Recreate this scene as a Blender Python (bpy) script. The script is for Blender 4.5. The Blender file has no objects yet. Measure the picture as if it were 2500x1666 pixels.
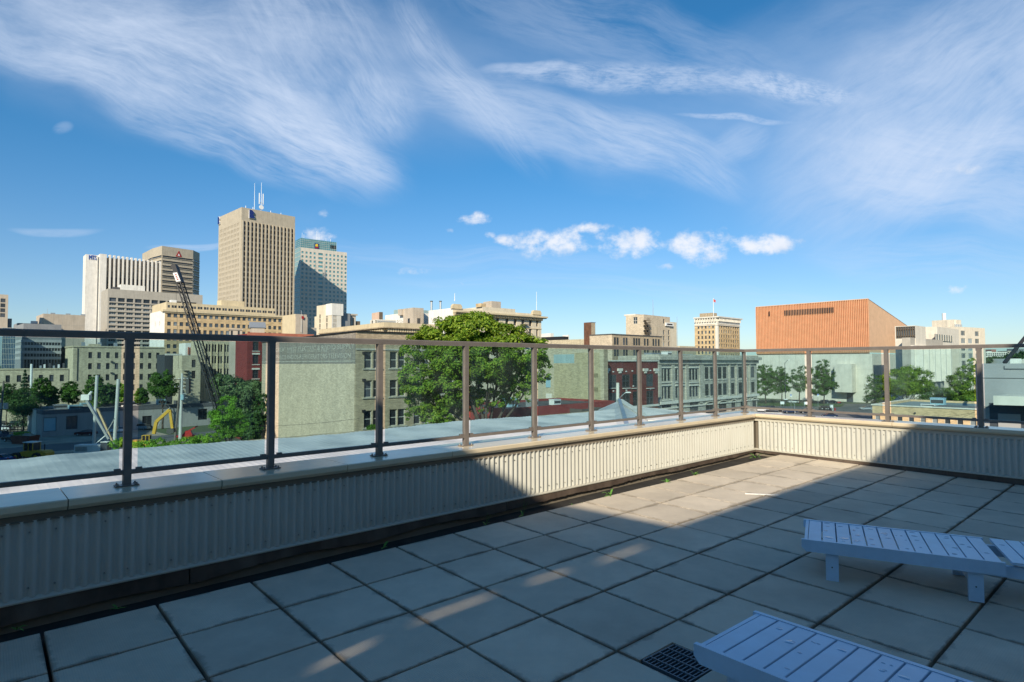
import bpy, math, random
import numpy as np
from mathutils import Vector, Matrix
R = math.radians
random.seed(7); rng = np.random.default_rng(7)
sc = bpy.context.scene
COL = sc.collection
# ------------------------------------------------------------------ camera (eye at the origin, looking along +Y)
F = 1466.8; PIT = R(2.13); RO = -.00269          # focal length in px of a 2500 px wide picture
cam = bpy.data.cameras.new('camera'); co = bpy.data.objects.new('camera', cam); COL.objects.link(co)
cam.sensor_width = 36; cam.lens = F/2500*36; cam.clip_start = .05; cam.clip_end = 20000
_c, _s = math.cos(PIT), math.sin(PIT)
_U = Vector((0, -_s, _c)); _X = Vector((1, 0, 0)); _Fw = Vector((0, _c, _s))
_r = _X*math.cos(RO) + _U*math.sin(RO)
_u = -_X*math.sin(RO) + _U*math.cos(RO)
M = Matrix.Identity(4)
for i in range(3):
    M[i][0] = _r[i]; M[i][1] = _u[i]; M[i][2] = -_Fw[i]
co.matrix_world = M
sc.camera = co
# ------------------------------------------------------------------ exposure, sun, sky
sc.view_settings.view_transform = 'Standard'; sc.view_settings.look = 'None'
sc.view_settings.exposure = 0.36; sc.view_settings.gamma = 1
sc.view_settings.use_curve_mapping = False
SUN_AZ, SUN_EL = R(-165), R(29)
SV = Vector((math.sin(SUN_AZ)*math.cos(SUN_EL), math.cos(SUN_AZ)*math.cos(SUN_EL), math.sin(SUN_EL)))
sl = bpy.data.lights.new('sun', 'SUN'); sl.energy = 4.7; sl.angle = R(.53); sl.color = (1, .89, .70)
so = bpy.data.objects.new('sun', sl); COL.objects.link(so)
so.rotation_euler = (-SV).to_track_quat('-Z', 'Y').to_euler()
so.location = (0, 0, 60)
SKY = .085
w = bpy.data.worlds.new('World'); sc.world = w; w.use_nodes = True
nt = w.node_tree; nt.nodes.clear()
def N(t, **k):
    n = nt.nodes.new(t)
    for a, b in k.items(): setattr(n, a, b)
    return n
def mth(op, a, b=None, c=None, clamp=False):
    n = N('ShaderNodeMath', operation=op, use_clamp=clamp)
    for i, v in enumerate((a, b, c)):
        if v is None: continue
        if isinstance(v, (int, float)): n.inputs[i].default_value = v
        else: nt.links.new(v, n.inputs[i])
    return n.outputs[0]
def sstep(v, a, b):
    n = N('ShaderNodeMapRange', interpolation_type='SMOOTHSTEP'); n.clamp = True
    nt.links.new(v, n.inputs[0]); n.inputs[1].default_value = a; n.inputs[2].default_value = b
    return n.outputs[0]
def comb(x, y, z=0.):
    n = N('ShaderNodeCombineXYZ')
    for i, v in enumerate((x, y, z)):
        if isinstance(v, (int, float)): n.inputs[i].default_value = v
        else: nt.links.new(v, n.inputs[i])
    return n.outputs[0]
def wnoise(vec, scale, detail=6, rough=.6, dist=0.):
    n = N('ShaderNodeTexNoise'); n.inputs['Scale'].default_value = scale; n.inputs['Detail'].default_value = detail
    n.inputs['Roughness'].default_value = rough; n.inputs['Distortion'].default_value = dist
    nt.links.new(vec, n.inputs['Vector']); return n.outputs[0]
sky = N('ShaderNodeTexSky', sky_type='NISHITA'); sky.sun_disc = False
sky.sun_elevation = SUN_EL; sky.sun_rotation = SUN_AZ
sky.altitude = 200; sky.air_density = 1.0; sky.dust_density = .25; sky.ozone_density = 2.6
tc = N('ShaderNodeTexCoord'); sp = N('ShaderNodeSeparateXYZ'); nt.links.new(tc.outputs['Generated'], sp.inputs[0])
dx, dy, dz = sp.outputs
front = sstep(dy, .12, .4)
dyc = mth('MAXIMUM', dy, .1)
GX_, GZ_ = mth('DIVIDE', dx, dyc), mth('DIVIDE', dz, dyc)     # tangent-plane coordinates of the sky's direction
def cpx(px): return (px-1250)/F
def cpz(py): return (887-py)/F
n_wob = wnoise(comb(GX_, GZ_, 3.), 2.2, 3, .5)
wob = mth('MULTIPLY', mth('SUBTRACT', n_wob, .5), .16)
def cirrus(cx, cy, a, b, ang, k, stretch=5., scale=5., soft=.9, seed=0., lo=.36, hi=.72):
    X = mth('SUBTRACT', GX_, cpx(cx)); Z = mth('SUBTRACT', GZ_, cpz(cy))
    c, s = math.cos(R(ang)), math.sin(R(ang))
    u = mth('SUBTRACT', mth('MULTIPLY', X, c), mth('MULTIPLY', Z, s))
    v = mth('ADD', mth('MULTIPLY', X, s), mth('MULTIPLY', Z, c))
    v2 = mth('ADD', v, wob)
    r2 = mth('ADD', mth('POWER', mth('ABSOLUTE', mth('DIVIDE', u, a/F)), 2.), mth('POWER', mth('ABSOLUTE', mth('DIVIDE', v2, b/F)), 2.))
    m = mth('SUBTRACT', 1., sstep(r2, 1-soft, 1.))
    nz = wnoise(comb(mth('MULTIPLY', u, 1.), mth('MULTIPLY', v2, stretch), seed), scale, 6, .62, .5)
    fb = wnoise(comb(mth('MULTIPLY', u, 1.), mth('MULTIPLY', v2, stretch*2.2), seed+50.), scale*3.2, 5, .65, .3)
    nz = mth('ADD', mth('MULTIPLY', nz, .62), mth('MULTIPLY', fb, .38))
    nz = sstep(nz, lo, hi)
    return mth('MULTIPLY', mth('MULTIPLY', m, nz), k)
cl = []
for a in [(450, 60, 1000, 300, 14, .24, 1.5, 3, .95, 31., .1, .6), (2280, 180, 800, 380, -20, .26, 1.5, 3, .95, 32., .1, .6), (1350, 230, 620, 220, 20, .16, 1.5, 3, .95, 33., .1, .6), (200, 60, 760, 150, 17, .50, 2.6, 4, .7, 1., .30, .80), (520, 235, 560, 150, 25, .72, 3.5, 5, .7, 2., .28, .78),
          (780, 345, 240, 70, 30, .60, 4, 8, .8, 21., .28, .6), (100, 110, 420, 50, 22, .35, 4, 7, .9, 24., .2, .6),
          (760, 130, 360, 230, 50, .52, 2.5, 5, .9, 3., .32, .8), (350, -20, 700, 150, 8, .50, 2.5, 4, .9, 4., .28, .78),
          (920, 250, 120, 130, 60, .35, 2.5, 12, .9, 25., .3, .7),
          (1120, 180, 360, 70, 52, .40, 5, 6, .95, 5., .3, .7), (1300, 290, 430, 100, 20, .52, 3, 6, .9, 6., .26, .7),
          (1600, 375, 280, 90, 27, .52, 3, 7, .9, 7., .28, .7), (1500, 60, 700, 120, 20, .24, 3, 5, .95, 8., .3, .7),
          (1560, 185, 430, 52, 4.5, .62, 1.8, 20, 1., 9., .32, .68), (1940, 215, 210, 42, 5, .66, 1.4, 30, 1., 10., .34, .66),
          (1300, 150, 150, 22, 2, .45, 2, 14, .95, 26., .2, .6),
          (1800, 300, 160, 11, 1, .5, 2, 26, .95, 11., .3, .6), (2330, 230, 640, 280, -38, .60, 2.6, 4, .9, 12., .2, .72),
          (2420, 430, 460, 170, 8, .62, 2.5, 5, .85, 13., .2, .66), (130, 525, 130, 14, 3, .30, 5, 9, .9, 14., .2, .6),
          (470, 596, 130, 13, 1, .42, 4, 9, .9, 15., .2, .6), (1100, 625, 620, 40, 4, .20, 8, 4, .95, 16., .3, .7),
          (1500, 705, 700, 26, 3, .20, 9, 4, .95, 17., .3, .7), (2300, 640, 420, 70, 2, .25, 6, 4, .95, 18., .3, .7),
          (140, 268, 30, 18, 0, .22, 2, 20, 1., 19., .2, .6), (1830, 360, 90, 50, -35, .28, 4, 9, 1., 20., .25, .6)]:
    cl.append(cirrus(*a))
tot = cl[0]
for q in cl[1:]: tot = mth('ADD', tot, q)
tot = mth('DIVIDE', tot, mth('ADD', 1., mth('MULTIPLY', tot, .5)))
tot = mth('MINIMUM', tot, .84)
# puffs low over the city
puff = None; under = None
pn = wnoise(comb(GX_, mth('MULTIPLY', GZ_, 1.25), 0.), 26., 8, .62)
pnl = wnoise(comb(GX_, mth('MULTIPLY', GZ_, 1.25), 5.), 14., 4, .6)
for cx, cy, a, b, k in [(1158, 531, 58, 20, 1), (1245, 584, 44, 20, 1.1), (1345, 590, 115, 46, 1.4), (1435, 556, 50, 20, 1.1), (1540, 590, 115, 44, 1.35),
                        (1712, 600, 92, 54, 1.4), (1872, 597, 110, 34, 1.4), (1192, 571, 22, 12, .85), (1625, 650, 34, 13, .7), (1490, 555, 40, 12, .7),
                        (775, 570, 58, 24, .95), (790, 516, 22, 13, .8), (1100, 560, 15, 7, .6), (1005, 660, 60, 14, .55), (2320, 412, 130, 22, .7),
                        (2330, 708, 52, 14, .65), (2200, 716, 28, 9, .5), (925, 555, 24, 7, .5), (1280, 385, 24, 9, .4), (1115, 690, 28, 7, .4), (1720, 640, 30, 20, .8)]:
    X = mth('DIVIDE', mth('SUBTRACT', GX_, cpx(cx)), a/F); Z = mth('DIVIDE', mth('SUBTRACT', GZ_, cpz(cy)), b/F)
    r2 = mth('ADD', mth('MULTIPLY', X, X), mth('MULTIPLY', Z, Z))
    m = mth('MULTIPLY', mth('SUBTRACT', 1., r2), k)
    m = mth('MAXIMUM', m, -1.)
    puff = m if puff is None else mth('MAXIMUM', puff, m)
dens = mth('ADD', puff, mth('MULTIPLY', mth('SUBTRACT', pn, .56), 4.2))
pm = mth('MULTIPLY', sstep(dens, .0, 1.5), .92)
pshade = sstep(mth('ADD', mth('MULTIPLY', puff, .6), mth('MULTIPLY', mth('SUBTRACT', pnl, .5), 3.)), -.6, .9)
# the rest of the sky carries the same thin cirrus
gen = wnoise(comb(mth('MULTIPLY', dx, 1.), mth('MULTIPLY', dy, 2.6), mth('MULTIPLY', dz, 3.)), 2.1, 8, .6, .5)
gen = mth('MULTIPLY', sstep(gen, .5, .8), mth('MULTIPLY', sstep(dz, .02, .3), .6))
tot = mth('ADD', mth('MULTIPLY', tot, front), mth('MULTIPLY', gen, mth('SUBTRACT', 1., mth('MULTIPLY', front, .85))))
pm = mth('MULTIPLY', pm, front)
def mixc(f, a, b, bt='MIX'):
    n = N('ShaderNodeMix', data_type='RGBA', blend_type=bt)
    for sck, v in ((n.inputs[0], f), (n.inputs[6], a), (n.inputs[7], b)):
        if isinstance(v, (int, float)): sck.default_value = v
        elif isinstance(v, tuple): sck.default_value = (*v, 1)
        else: nt.links.new(v, sck)
    return n.outputs[2]
K = 1/SKY
tint = mixc(sstep(dz, .02, .42), (.80*.96, .90, 1.06), (.80*.40, .96, 1.25))
skyc = mixc(1., sky.outputs[0], tint, 'MULTIPLY')
c1 = mixc(tot, skyc, (.55*K, .63*K, .77*K))
pc = mixc(pshade, (.40*K, .50*K, .66*K), (.72*K, .74*K, .79*K))
c2 = mixc(pm, c1, pc)
bg = N('ShaderNodeBackground'); bg.inputs[1].default_value = SKY; nt.links.new(c2, bg.inputs[0])
wo = N('ShaderNodeOutputWorld'); nt.links.new(bg.outputs[0], wo.inputs[0])
w.cycles.sampling_method = 'MANUAL'; w.cycles.sample_map_resolution = 512

# ------------------------------------------------------------------ geometry of the picture: pixel -> place
def ray(px, py):
    X = (px-1250)/F; Y = (py-833)/F
    x = X*math.cos(RO)+Y*math.sin(RO); y = -X*math.sin(RO)+Y*math.cos(RO)
    return Vector((x, _c+y*_s, _s-y*_c))
def P(px, py, Y): r = ray(px, py); return r*(Y/r.y)
def PZ(px, py, z): r = ray(px, py); return r*(z/r.z)
GND = -18.
def G(px, Y): p = P(px, 887, Y); return Vector((p.x, Y, GND))
# ------------------------------------------------------------------ materials
MATS = {}
def mat(name, col, rough=.8, metal=0., var=.12, scale=3., bump=0., bscale=None, spec=.5, kind=None, col2=None, emit=0, **kw):
    if name in MATS: return MATS[name]
    m = bpy.data.materials.new(name); m.use_nodes = True; t = m.node_tree; b = t.nodes['Principled BSDF']
    b.inputs['Roughness'].default_value = rough; b.inputs['Metallic'].default_value = metal
    b.inputs['Specular IOR Level'].default_value = spec
    L = t.links.new
    def n(tp, **k):
        q = t.nodes.new(tp)
        for a, v in k.items(): setattr(q, a, v)
        return q
    tcn = n('ShaderNodeTexCoord'); vec = tcn.outputs['Object']
    if kind == 'world':
        g = n('ShaderNodeNewGeometry'); vec = g.outputs['Position']
    nz = n('ShaderNodeTexNoise'); nz.inputs['Scale'].default_value = scale; nz.inputs['Detail'].default_value = 6
    nz.inputs['Roughness'].default_value = .65; L(vec, nz.inputs['Vector'])
    mp = n('ShaderNodeMapRange'); mp.inputs[1].default_value = .3; mp.inputs[2].default_value = .7
    L(nz.outputs[0], mp.inputs[0])
    mx = n('ShaderNodeMix', data_type='RGBA'); L(mp.outputs[0], mx.inputs[0])
    ca = tuple(c*(1-var) for c in col); cb = tuple(min(1, c*(1+var)) for c in col) if col2 is None else col2
    mx.inputs[6].default_value = (*ca, 1); mx.inputs[7].default_value = (*cb, 1)
    out = mx.outputs[2]
    if kw.get('streak'):      # rain streaks and grime running down the face
        mpp = n('ShaderNodeMapping'); mpp.inputs['Scale'].default_value = kw.get('sscale', (1.2, 1.2, .12)); L(vec, mpp.inputs[0])
        n2 = n('ShaderNodeTexNoise'); n2.inputs['Scale'].default_value = kw.get('sfreq', 1.); n2.inputs['Detail'].default_value = 5; L(mpp.outputs[0], n2.inputs['Vector'])
        r2 = n('ShaderNodeMapRange'); r2.inputs[1].default_value = .45; r2.inputs[2].default_value = .75; r2.inputs[4].default_value = kw['streak']; L(n2.outputs[0], r2.inputs[0])
        m2 = n('ShaderNodeMix', data_type='RGBA'); L(r2.outputs[0], m2.inputs[0]); L(out, m2.inputs[6])
        m2.inputs[7].default_value = (*kw.get('scol', tuple(c*.35 for c in col)), 1); out = m2.outputs[2]
    if kw.get('brick'):       # running-bond courses with recessed joints
        bw, bh, mc = kw['brick']
        sx = n('ShaderNodeSeparateXYZ'); L(vec, sx.inputs[0]); ad = n('ShaderNodeMath', operation='ADD'); L(sx.outputs[0], ad.inputs[0]); L(sx.outputs[1], ad.inputs[1])
        cb_ = n('ShaderNodeCombineXYZ'); L(ad.outputs[0], cb_.inputs[0]); L(sx.outputs[2], cb_.inputs[1])
        bt = n('ShaderNodeTexBrick'); bt.inputs['Scale'].default_value = 1; bt.inputs['Brick Width'].default_value = bw; bt.inputs['Row Height'].default_value = bh
        bt.inputs['Mortar Size'].default_value = bh*.09; L(cb_.outputs[0], bt.inputs['Vector'])
        bt.inputs['Color1'].default_value = (.78, .78, .78, 1); bt.inputs['Color2'].default_value = (1.15, 1.15, 1.15, 1); bt.inputs['Mortar'].default_value = (mc, mc, mc, 1)
        m3 = n('ShaderNodeMix', data_type='RGBA', blend_type='MULTIPLY'); m3.inputs[0].default_value = 1; L(out, m3.inputs[6]); L(bt.outputs[0], m3.inputs[7]); out = m3.outputs[2]
    if kw.get('island'):
        g = n('ShaderNodeNewGeometry'); oi = n('ShaderNodeObjectInfo'); a1 = n('ShaderNodeMath', operation='ADD'); L(g.outputs['Random Per Island'], a1.inputs[0]); L(oi.outputs['Random'], a1.inputs[1])
        fr = n('ShaderNodeMath', operation='FRACT'); L(a1.outputs[0], fr.inputs[0])
        cr = n('ShaderNodeValToRGB'); L(fr.outputs[0], cr.inputs[0]); e = cr.color_ramp.elements
        stops = kw['island']; e[0].position = stops[0][0]; e[0].color = (*stops[0][1], 1); e[1].position = stops[-1][0]; e[1].color = (*stops[-1][1], 1)
        for q in stops[1:-1]: x = e.new(q[0]); x.color = (*q[1], 1)
        if kw.get('iconst'): cr.color_ramp.interpolation = 'CONSTANT'
        m4 = n('ShaderNodeMix', data_type='RGBA', blend_type='MULTIPLY'); m4.inputs[0].default_value = 1; L(out, m4.inputs[6]); L(cr.outputs[0], m4.inputs[7]); out = m4.outputs[2]
    L(out, b.inputs['Base Color'])
    if bump:
        bn = n('ShaderNodeTexNoise'); bn.inputs['Scale'].default_value = bscale or scale*8; bn.inputs['Detail'].default_value = 5; L(vec, bn.inputs['Vector'])
        bp = n('ShaderNodeBump'); bp.inputs['Strength'].default_value = min(1, bump*10); bp.inputs['Distance'].default_value = bump; L(bn.outputs[0], bp.inputs['Height']); L(bp.outputs[0], b.inputs['Normal'])
    if emit: b.inputs['Emission Strength'].default_value = emit; b.inputs['Emission Color'].default_value = (*col, 1)
    MATS[name] = m; return m
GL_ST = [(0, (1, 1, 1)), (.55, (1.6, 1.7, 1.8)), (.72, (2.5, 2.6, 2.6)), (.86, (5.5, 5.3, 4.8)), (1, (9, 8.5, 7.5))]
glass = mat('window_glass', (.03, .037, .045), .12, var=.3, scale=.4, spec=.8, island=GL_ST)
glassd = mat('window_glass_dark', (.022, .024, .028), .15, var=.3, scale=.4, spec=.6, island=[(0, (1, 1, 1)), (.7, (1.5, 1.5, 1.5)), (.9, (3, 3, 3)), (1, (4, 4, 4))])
glassb = mat('window_glass_blue', (.015, .10, .20), .1, var=.4, scale=.3, spec=1)
glasst = mat('curtain_glass_teal', (.10, .27, .30), .12, var=.25, scale=.3, spec=1, island=[(0, (.8, .8, .8)), (1, (1.25, 1.25, 1.25))])
frame_w = mat('frame_pale', (.55, .53, .47), .6)
frame_d = mat('frame_dark', (.06, .065, .065), .5)
frame_b = mat('frame_brown', (.12, .09, .06), .6)
roofm = mat('roof_gravel', (.20, .19, .17), .95, var=.35, scale=.6)
roofd = mat('roof_tar', (.08, .08, .085), .9, var=.4, scale=.5)
metal = mat('galvanised_metal', (.45, .47, .48), .45, .6)
hvacb = mat('rooftop_unit_blue', (.30, .48, .55), .5)
hvacw = mat('rooftop_unit_white', (.72, .72, .70), .5)
blackm = mat('black_paint', (.015, .015, .018), .5)
rubber = mat('tyre_rubber', (.02, .02, .02), .85)
whitep = mat('white_paint', (.78, .78, .76), .5)

# ------------------------------------------------------------------ mesh collector
class MB:
    def __init__(s): s.v = []; s.f = []; s.mi = []; s.ms = []
    def mid(s, m):
        if m not in s.ms: s.ms.append(m)
        return s.ms.index(m)
    def face(s, pts, m):
        i = len(s.v); s.v += [tuple(p) for p in pts]; s.f.append(tuple(range(i, i+len(pts)))); s.mi.append(s.mid(m))
    def box(s, a, b, m, skip=''):
        (x0, y0, z0), (x1, y1, z1) = a, b
        i = len(s.v); s.v += [(x0, y0, z0), (x1, y0, z0), (x1, y1, z0), (x0, y1, z0), (x0, y0, z1), (x1, y0, z1), (x1, y1, z1), (x0, y1, z1)]
        fs = {'b': (3, 2, 1, 0), 't': (4, 5, 6, 7), 'f': (0, 1, 5, 4), 'r': (1, 2, 6, 5), 'k': (2, 3, 7, 6), 'l': (3, 0, 4, 7)}
        k = s.mid(m)
        for n_, q in fs.items():
            if n_ in skip: continue
            s.f.append(tuple(i+x for x in q)); s.mi.append(k)
    def obox(s, c, ax, ay, hx, hy, z0, z1, m):      # oriented box, ax/ay unit 2D
        pts = []
        for z in (z0, z1):
            for a, b in ((-1, -1), (1, -1), (1, 1), (-1, 1)):
                pts.append((c[0]+ax[0]*hx*a+ay[0]*hy*b, c[1]+ax[1]*hx*a+ay[1]*hy*b, z))
        i = len(s.v); s.v += pts; k = s.mid(m)
        for q in ((3, 2, 1, 0), (4, 5, 6, 7), (0, 1, 5, 4), (1, 2, 6, 5), (2, 3, 7, 6), (3, 0, 4, 7)): s.f.append(tuple(i+x for x in q)); s.mi.append(k)
    def tube(s, p0, p1, r0, r1, m, n=8, cap=True):
        p0, p1 = Vector(p0), Vector(p1); d = (p1-p0).normalized()
        a = d.orthogonal().normalized(); b = d.cross(a); i = len(s.v); k = s.mid(m)
        for p, r in ((p0, r0), (p1, r1)):
            for j in range(n):
                t = 2*math.pi*(j+.5)/n; s.v.append(tuple(p+a*(r*math.cos(t))+b*(r*math.sin(t))))
        for j in range(n): s.f.append((i+j, i+(j+1) % n, i+n+(j+1) % n, i+n+j)); s.mi.append(k)
        if cap: s.f.append(tuple(i+j for j in range(n))[::-1]); s.mi.append(k); s.f.append(tuple(i+n+j for j in range(n))); s.mi.append(k)
    def bar(s, p0, p1, wd, hd, m):                  # rectangular bar, upright section
        p0, p1 = Vector(p0), Vector(p1); d = (p1-p0).normalized(); up = Vector((0, 0, 1))
        if abs(d.z) > .99: up = Vector((0, 1, 0))
        sd = d.cross(up).normalized(); u2 = sd.cross(d).normalized(); i = len(s.v); k = s.mid(m)
        for p in (p0, p1):
            for a, b in ((-1, -1), (1, -1), (1, 1), (-1, 1)): s.v.append(tuple(p+sd*(wd/2*a)+u2*(hd/2*b)))
        for q in ((3, 2, 1, 0), (4, 5, 6, 7), (0, 1, 5, 4), (1, 2, 6, 5), (2, 3, 7, 6), (3, 0, 4, 7)): s.f.append(tuple(i+x for x in q)); s.mi.append(k)
    def prism(s, poly, z0, z1, m, axis='z'):
        def tr(a, b, c): return (a, b, c) if axis == 'z' else ((a, c, b) if axis == 'y' else (c, a, b))
        n = len(poly); i = len(s.v); k = s.mid(m)
        s.v += [tr(a, b, z0) for a, b in poly]+[tr(a, b, z1) for a, b in poly]
        s.f.append(tuple(range(i, i+n))[::-1]); s.mi.append(k); s.f.append(tuple(range(i+n, i+2*n))); s.mi.append(k)
        for j in range(n): s.f.append((i+j, i+(j+1) % n, i+n+(j+1) % n, i+n+j)); s.mi.append(k)
    def mesh(s, name):
        me = bpy.data.meshes.new(name); me.from_pydata(s.v, [], s.f)
        for m in s.ms: me.materials.append(m)
        me.polygons.foreach_set('material_index', s.mi); me.update(); return me
    def build(s, name, parent=None, **t):
        return link(name, s.mesh(name), parent, **t)
def link(name, me, parent=None, **t):
    o = bpy.data.objects.new(name, me); COL.objects.link(o)
    if parent is not None: o.parent = parent
    for a, b in t.items():
        if b: o[a] = b
    return o
def empty(name, label, cat, loc=(0, 0, 0), rz=0., group=None):
    o = bpy.data.objects.new(name, None); COL.objects.link(o); o.location = loc; o.rotation_euler = (0, 0, rz)
    o['label'] = label; o['category'] = cat; o.empty_display_size = .3
    if group: o['group'] = group
    return o
def smooth(o):
    me = o.data; me.polygons.foreach_set('use_smooth', [True]*len(me.polygons)); return o
def text(name, s, size, m, parent, depth=.02, xscale=1.):
    cu = bpy.data.curves.new(name, 'FONT'); cu.body = s; cu.size = size; cu.extrude = depth; cu.align_x = 'LEFT'; cu.resolution_u = 2
    t = bpy.data.objects.new(name+'_tmp', cu); COL.objects.link(t)
    dg = bpy.context.evaluated_depsgraph_get(); me = bpy.data.meshes.new_from_object(t.evaluated_get(dg))
    bpy.data.objects.remove(t); me.materials.clear(); me.materials.append(m)
    o = link(name, me, parent); o.rotation_euler = (R(90), 0, 0); o.scale = (xscale, 1, 1); return o

# ------------------------------------------------------------------ terrace frame
AL, AR = .83556, -.71373
dL = Vector((math.sin(AL), math.cos(AL), 0)); nL = Vector((math.cos(AL), -math.sin(AL), 0))
dR = Vector((math.sin(AR), math.cos(AR), 0)); nR = Vector((math.cos(AR), -math.sin(AR), 0))
ZC, ZT, ZR = -.884, -1.4956, .2405      # coping top, trim, rail top
DL, DR = -4.9067, 10.0186               # inner edges of the copings
WL, WR = DL-.045, DR+.045               # faces of the parapets
def fz(x, y): return -1.685-.00328*x+.01596*y      # the paved floor falls slightly
def LP(t, d, z): p = dL*t+nL*d; return Vector((p.x, p.y, z))
def RP(t, d, z): p = dR*t+nR*d; return Vector((p.x, p.y, z))
def corner(dl, dr):
    a, b, c, d = nL.x, nL.y, nR.x, nR.y; D = a*d-b*c
    return Vector(((dl*d-b*dr)/D, (a*dr-dl*c)/D, 0))
T0L, T1R = -8.3, -3.9

# own building: the notch it leaves round the terrace
BH = 5.5
azA, azB = R(48.5), R(131.5)
_k = SV*((BH+1.6)/SV.z); KC = Vector((1.59+_k.x, 5.94+_k.y, 0))
dA = Vector((math.sin(azA), math.cos(azA), 0)); dB = Vector((-math.sin(azB), -math.cos(azB), 0))
# ------------------------------------------------------------------ terrace materials
def tile_material():
    m = mat('paving_concrete', (.72, .61, .475), .75, var=.10, scale=2.2, kind='world', streak=.0, bump=.0012, bscale=160)
    t = m.node_tree; b = t.nodes['Principled BSDF']; L = t.links.new
    base = b.inputs['Base Color'].links[0].from_socket
    tcn = t.nodes.new('ShaderNodeTexCoord'); sx = t.nodes.new('ShaderNodeSeparateXYZ'); L(tcn.outputs['Object'], sx.inputs[0])
    def mm(op, a, b2=None, clamp=False):
        q = t.nodes.new('ShaderNodeMath'); q.operation = op; q.use_clamp = clamp
        for i, v in enumerate((a, b2)):
            if v is None: continue
            if isinstance(v, (int, float)): q.inputs[i].default_value = v
            else: L(v, q.inputs[i])
        return q.outputs[0]
    ax = mm('ABSOLUTE', sx.outputs[0]); ay = mm('ABSOLUTE', sx.outputs[1])
    e = mm('SUBTRACT', .3, mm('MAXIMUM', ax, ay))           # distance to the slab's edge
    g = t.nodes.new('ShaderNodeNewGeometry'); n1 = t.nodes.new('ShaderNodeTexNoise'); n1.inputs['Scale'].default_value = 3.2; n1.inputs['Detail'].default_value = 7
    n1.inputs['Roughness'].default_value = .7; L(g.outputs['Position'], n1.inputs['Vector'])
    wd = mm('MULTIPLY', mm('MAXIMUM', mm('SUBTRACT', n1.outputs[0], .46), 0.), .30)
    wd = mm('ADD', wd, .010)
    dirt = mm('SUBTRACT', 1., mm('DIVIDE', e, wd), True)
    dirt = mm('MULTIPLY', mm('POWER', dirt, 1.0), .62, True)
    mx = t.nodes.new('ShaderNodeMix'); mx.data_type = 'RGBA'; L(dirt, mx.inputs[0]); L(base, mx.inputs[6]); mx.inputs[7].default_value = (.045, .036, .028, 1)
    oi = t.nodes.new('ShaderNodeObjectInfo'); mr = t.nodes.new('ShaderNodeMapRange'); mr.inputs[3].default_value = .80; mr.inputs[4].default_value = 1.10; L(oi.outputs['Random'], mr.inputs[0])
    mu = t.nodes.new('ShaderNodeMix'); mu.data_type = 'RGBA'; mu.blend_type = 'MULTIPLY'; mu.inputs[0].default_value = 1; L(mx.outputs[2], mu.inputs[6])
    cc = t.nodes.new('ShaderNodeCombineColor'); [L(mr.outputs[0], cc.inputs[i]) for i in range(3)]; L(cc.outputs[0], mu.inputs[7])
    # faint splotches
    n2 = t.nodes.new('ShaderNodeTexNoise'); n2.inputs['Scale'].default_value = .9; n2.inputs['Detail'].default_value = 8; n2.inputs['Roughness'].default_value = .75; L(g.outputs['Position'], n2.inputs['Vector'])
    r2 = t.nodes.new('ShaderNodeMapRange'); r2.inputs[1].default_value = .35; r2.inputs[2].default_value = .7; r2.inputs[3].default_value = .84; r2.inputs[4].default_value = 1.06; L(n2.outputs[0], r2.inputs[0])
    c3 = t.nodes.new('ShaderNodeCombineColor'); [L(r2.outputs[0], c3.inputs[i]) for i in range(3)]
    m3 = t.nodes.new('ShaderNodeMix'); m3.data_type = 'RGBA'; m3.blend_type = 'MULTIPLY'; m3.inputs[0].default_value = 1; L(mu.outputs[2], m3.inputs[6]); L(c3.outputs[0], m3.inputs[7])
    L(m3.outputs[2], b.inputs['Base Color'])
    # waffle relief cast into the slabs
    wv = t.nodes.new('ShaderNodeTexWave'); wv.inputs['Scale'].default_value = 26; wv.bands_direction = 'X'; L(tcn.outputs['Object'], wv.inputs['Vector'])
    wv2 = t.nodes.new('ShaderNodeTexWave'); wv2.inputs['Scale'].default_value = 26; wv2.bands_direction = 'Y'; L(tcn.outputs['Object'], wv2.inputs['Vector'])
    hh = mm('MULTIPLY', wv.outputs[0], wv2.outputs[0]); on = mm('GREATER_THAN', oi.outputs['Random'], .35)
    bp = t.nodes.new('ShaderNodeBump'); bp.inputs['Distance'].default_value = .0022; L(mm('MULTIPLY', hh, on), bp.inputs['Height']); bp.inputs['Strength'].default_value = .8
    old = b.inputs['Normal'].links[0].from_socket; L(old, bp.inputs['Normal']); L(bp.outputs[0], b.inputs['Normal'])
    dk = t.nodes.new('ShaderNodeMix'); dk.data_type = 'RGBA'; dk.blend_type = 'MULTIPLY'; L(mm('MULTIPLY', mm('SUBTRACT', 1., hh), mm('MULTIPLY', on, .16)), dk.inputs[0]); L(m3.outputs[2], dk.inputs[6]); dk.inputs[7].default_value = (.3, .3, .3, 1)
    L(dk.outputs[2], b.inputs['Base Color'])
    return m
tilem = tile_material()
deckm = mat('roof_membrane_dark', (.022, .019, .016), .95, var=.5, scale=6, bump=.004, kind='world')
membm = mat('flashing_brown', (.075, .052, .038), .7, var=.35, scale=5, kind='world', streak=.8, sscale=(3, 3, 1.2), sfreq=1.5, scol=(.16, .12, .09), bump=.002)
copem = mat('coping_cream', (.68, .57, .40), .22, var=.07, scale=4, kind='world', bump=.0008, bscale=60, spec=.7)
corrm = mat('corrugated_panel_paint', (.52, .515, .465), .38, var=.05, scale=2, kind='world', metal=.0, bump=.0004, bscale=30, streak=.25, sscale=(8, 8, .8), sfreq=1.5, scol=(.42, .39, .31))
trimm = mat('trim_paint', (.50, .475, .40), .45, var=.05)
recm = mat('recess_brown', (.20, .17, .13), .8)
postm = mat('rail_bronze', (.19, .165, .148), .38, metal=.1, var=.12, scale=9, bump=.0003, bscale=300)
boltm = mat('bolt_steel', (.35, .34, .33), .4, .8)
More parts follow.
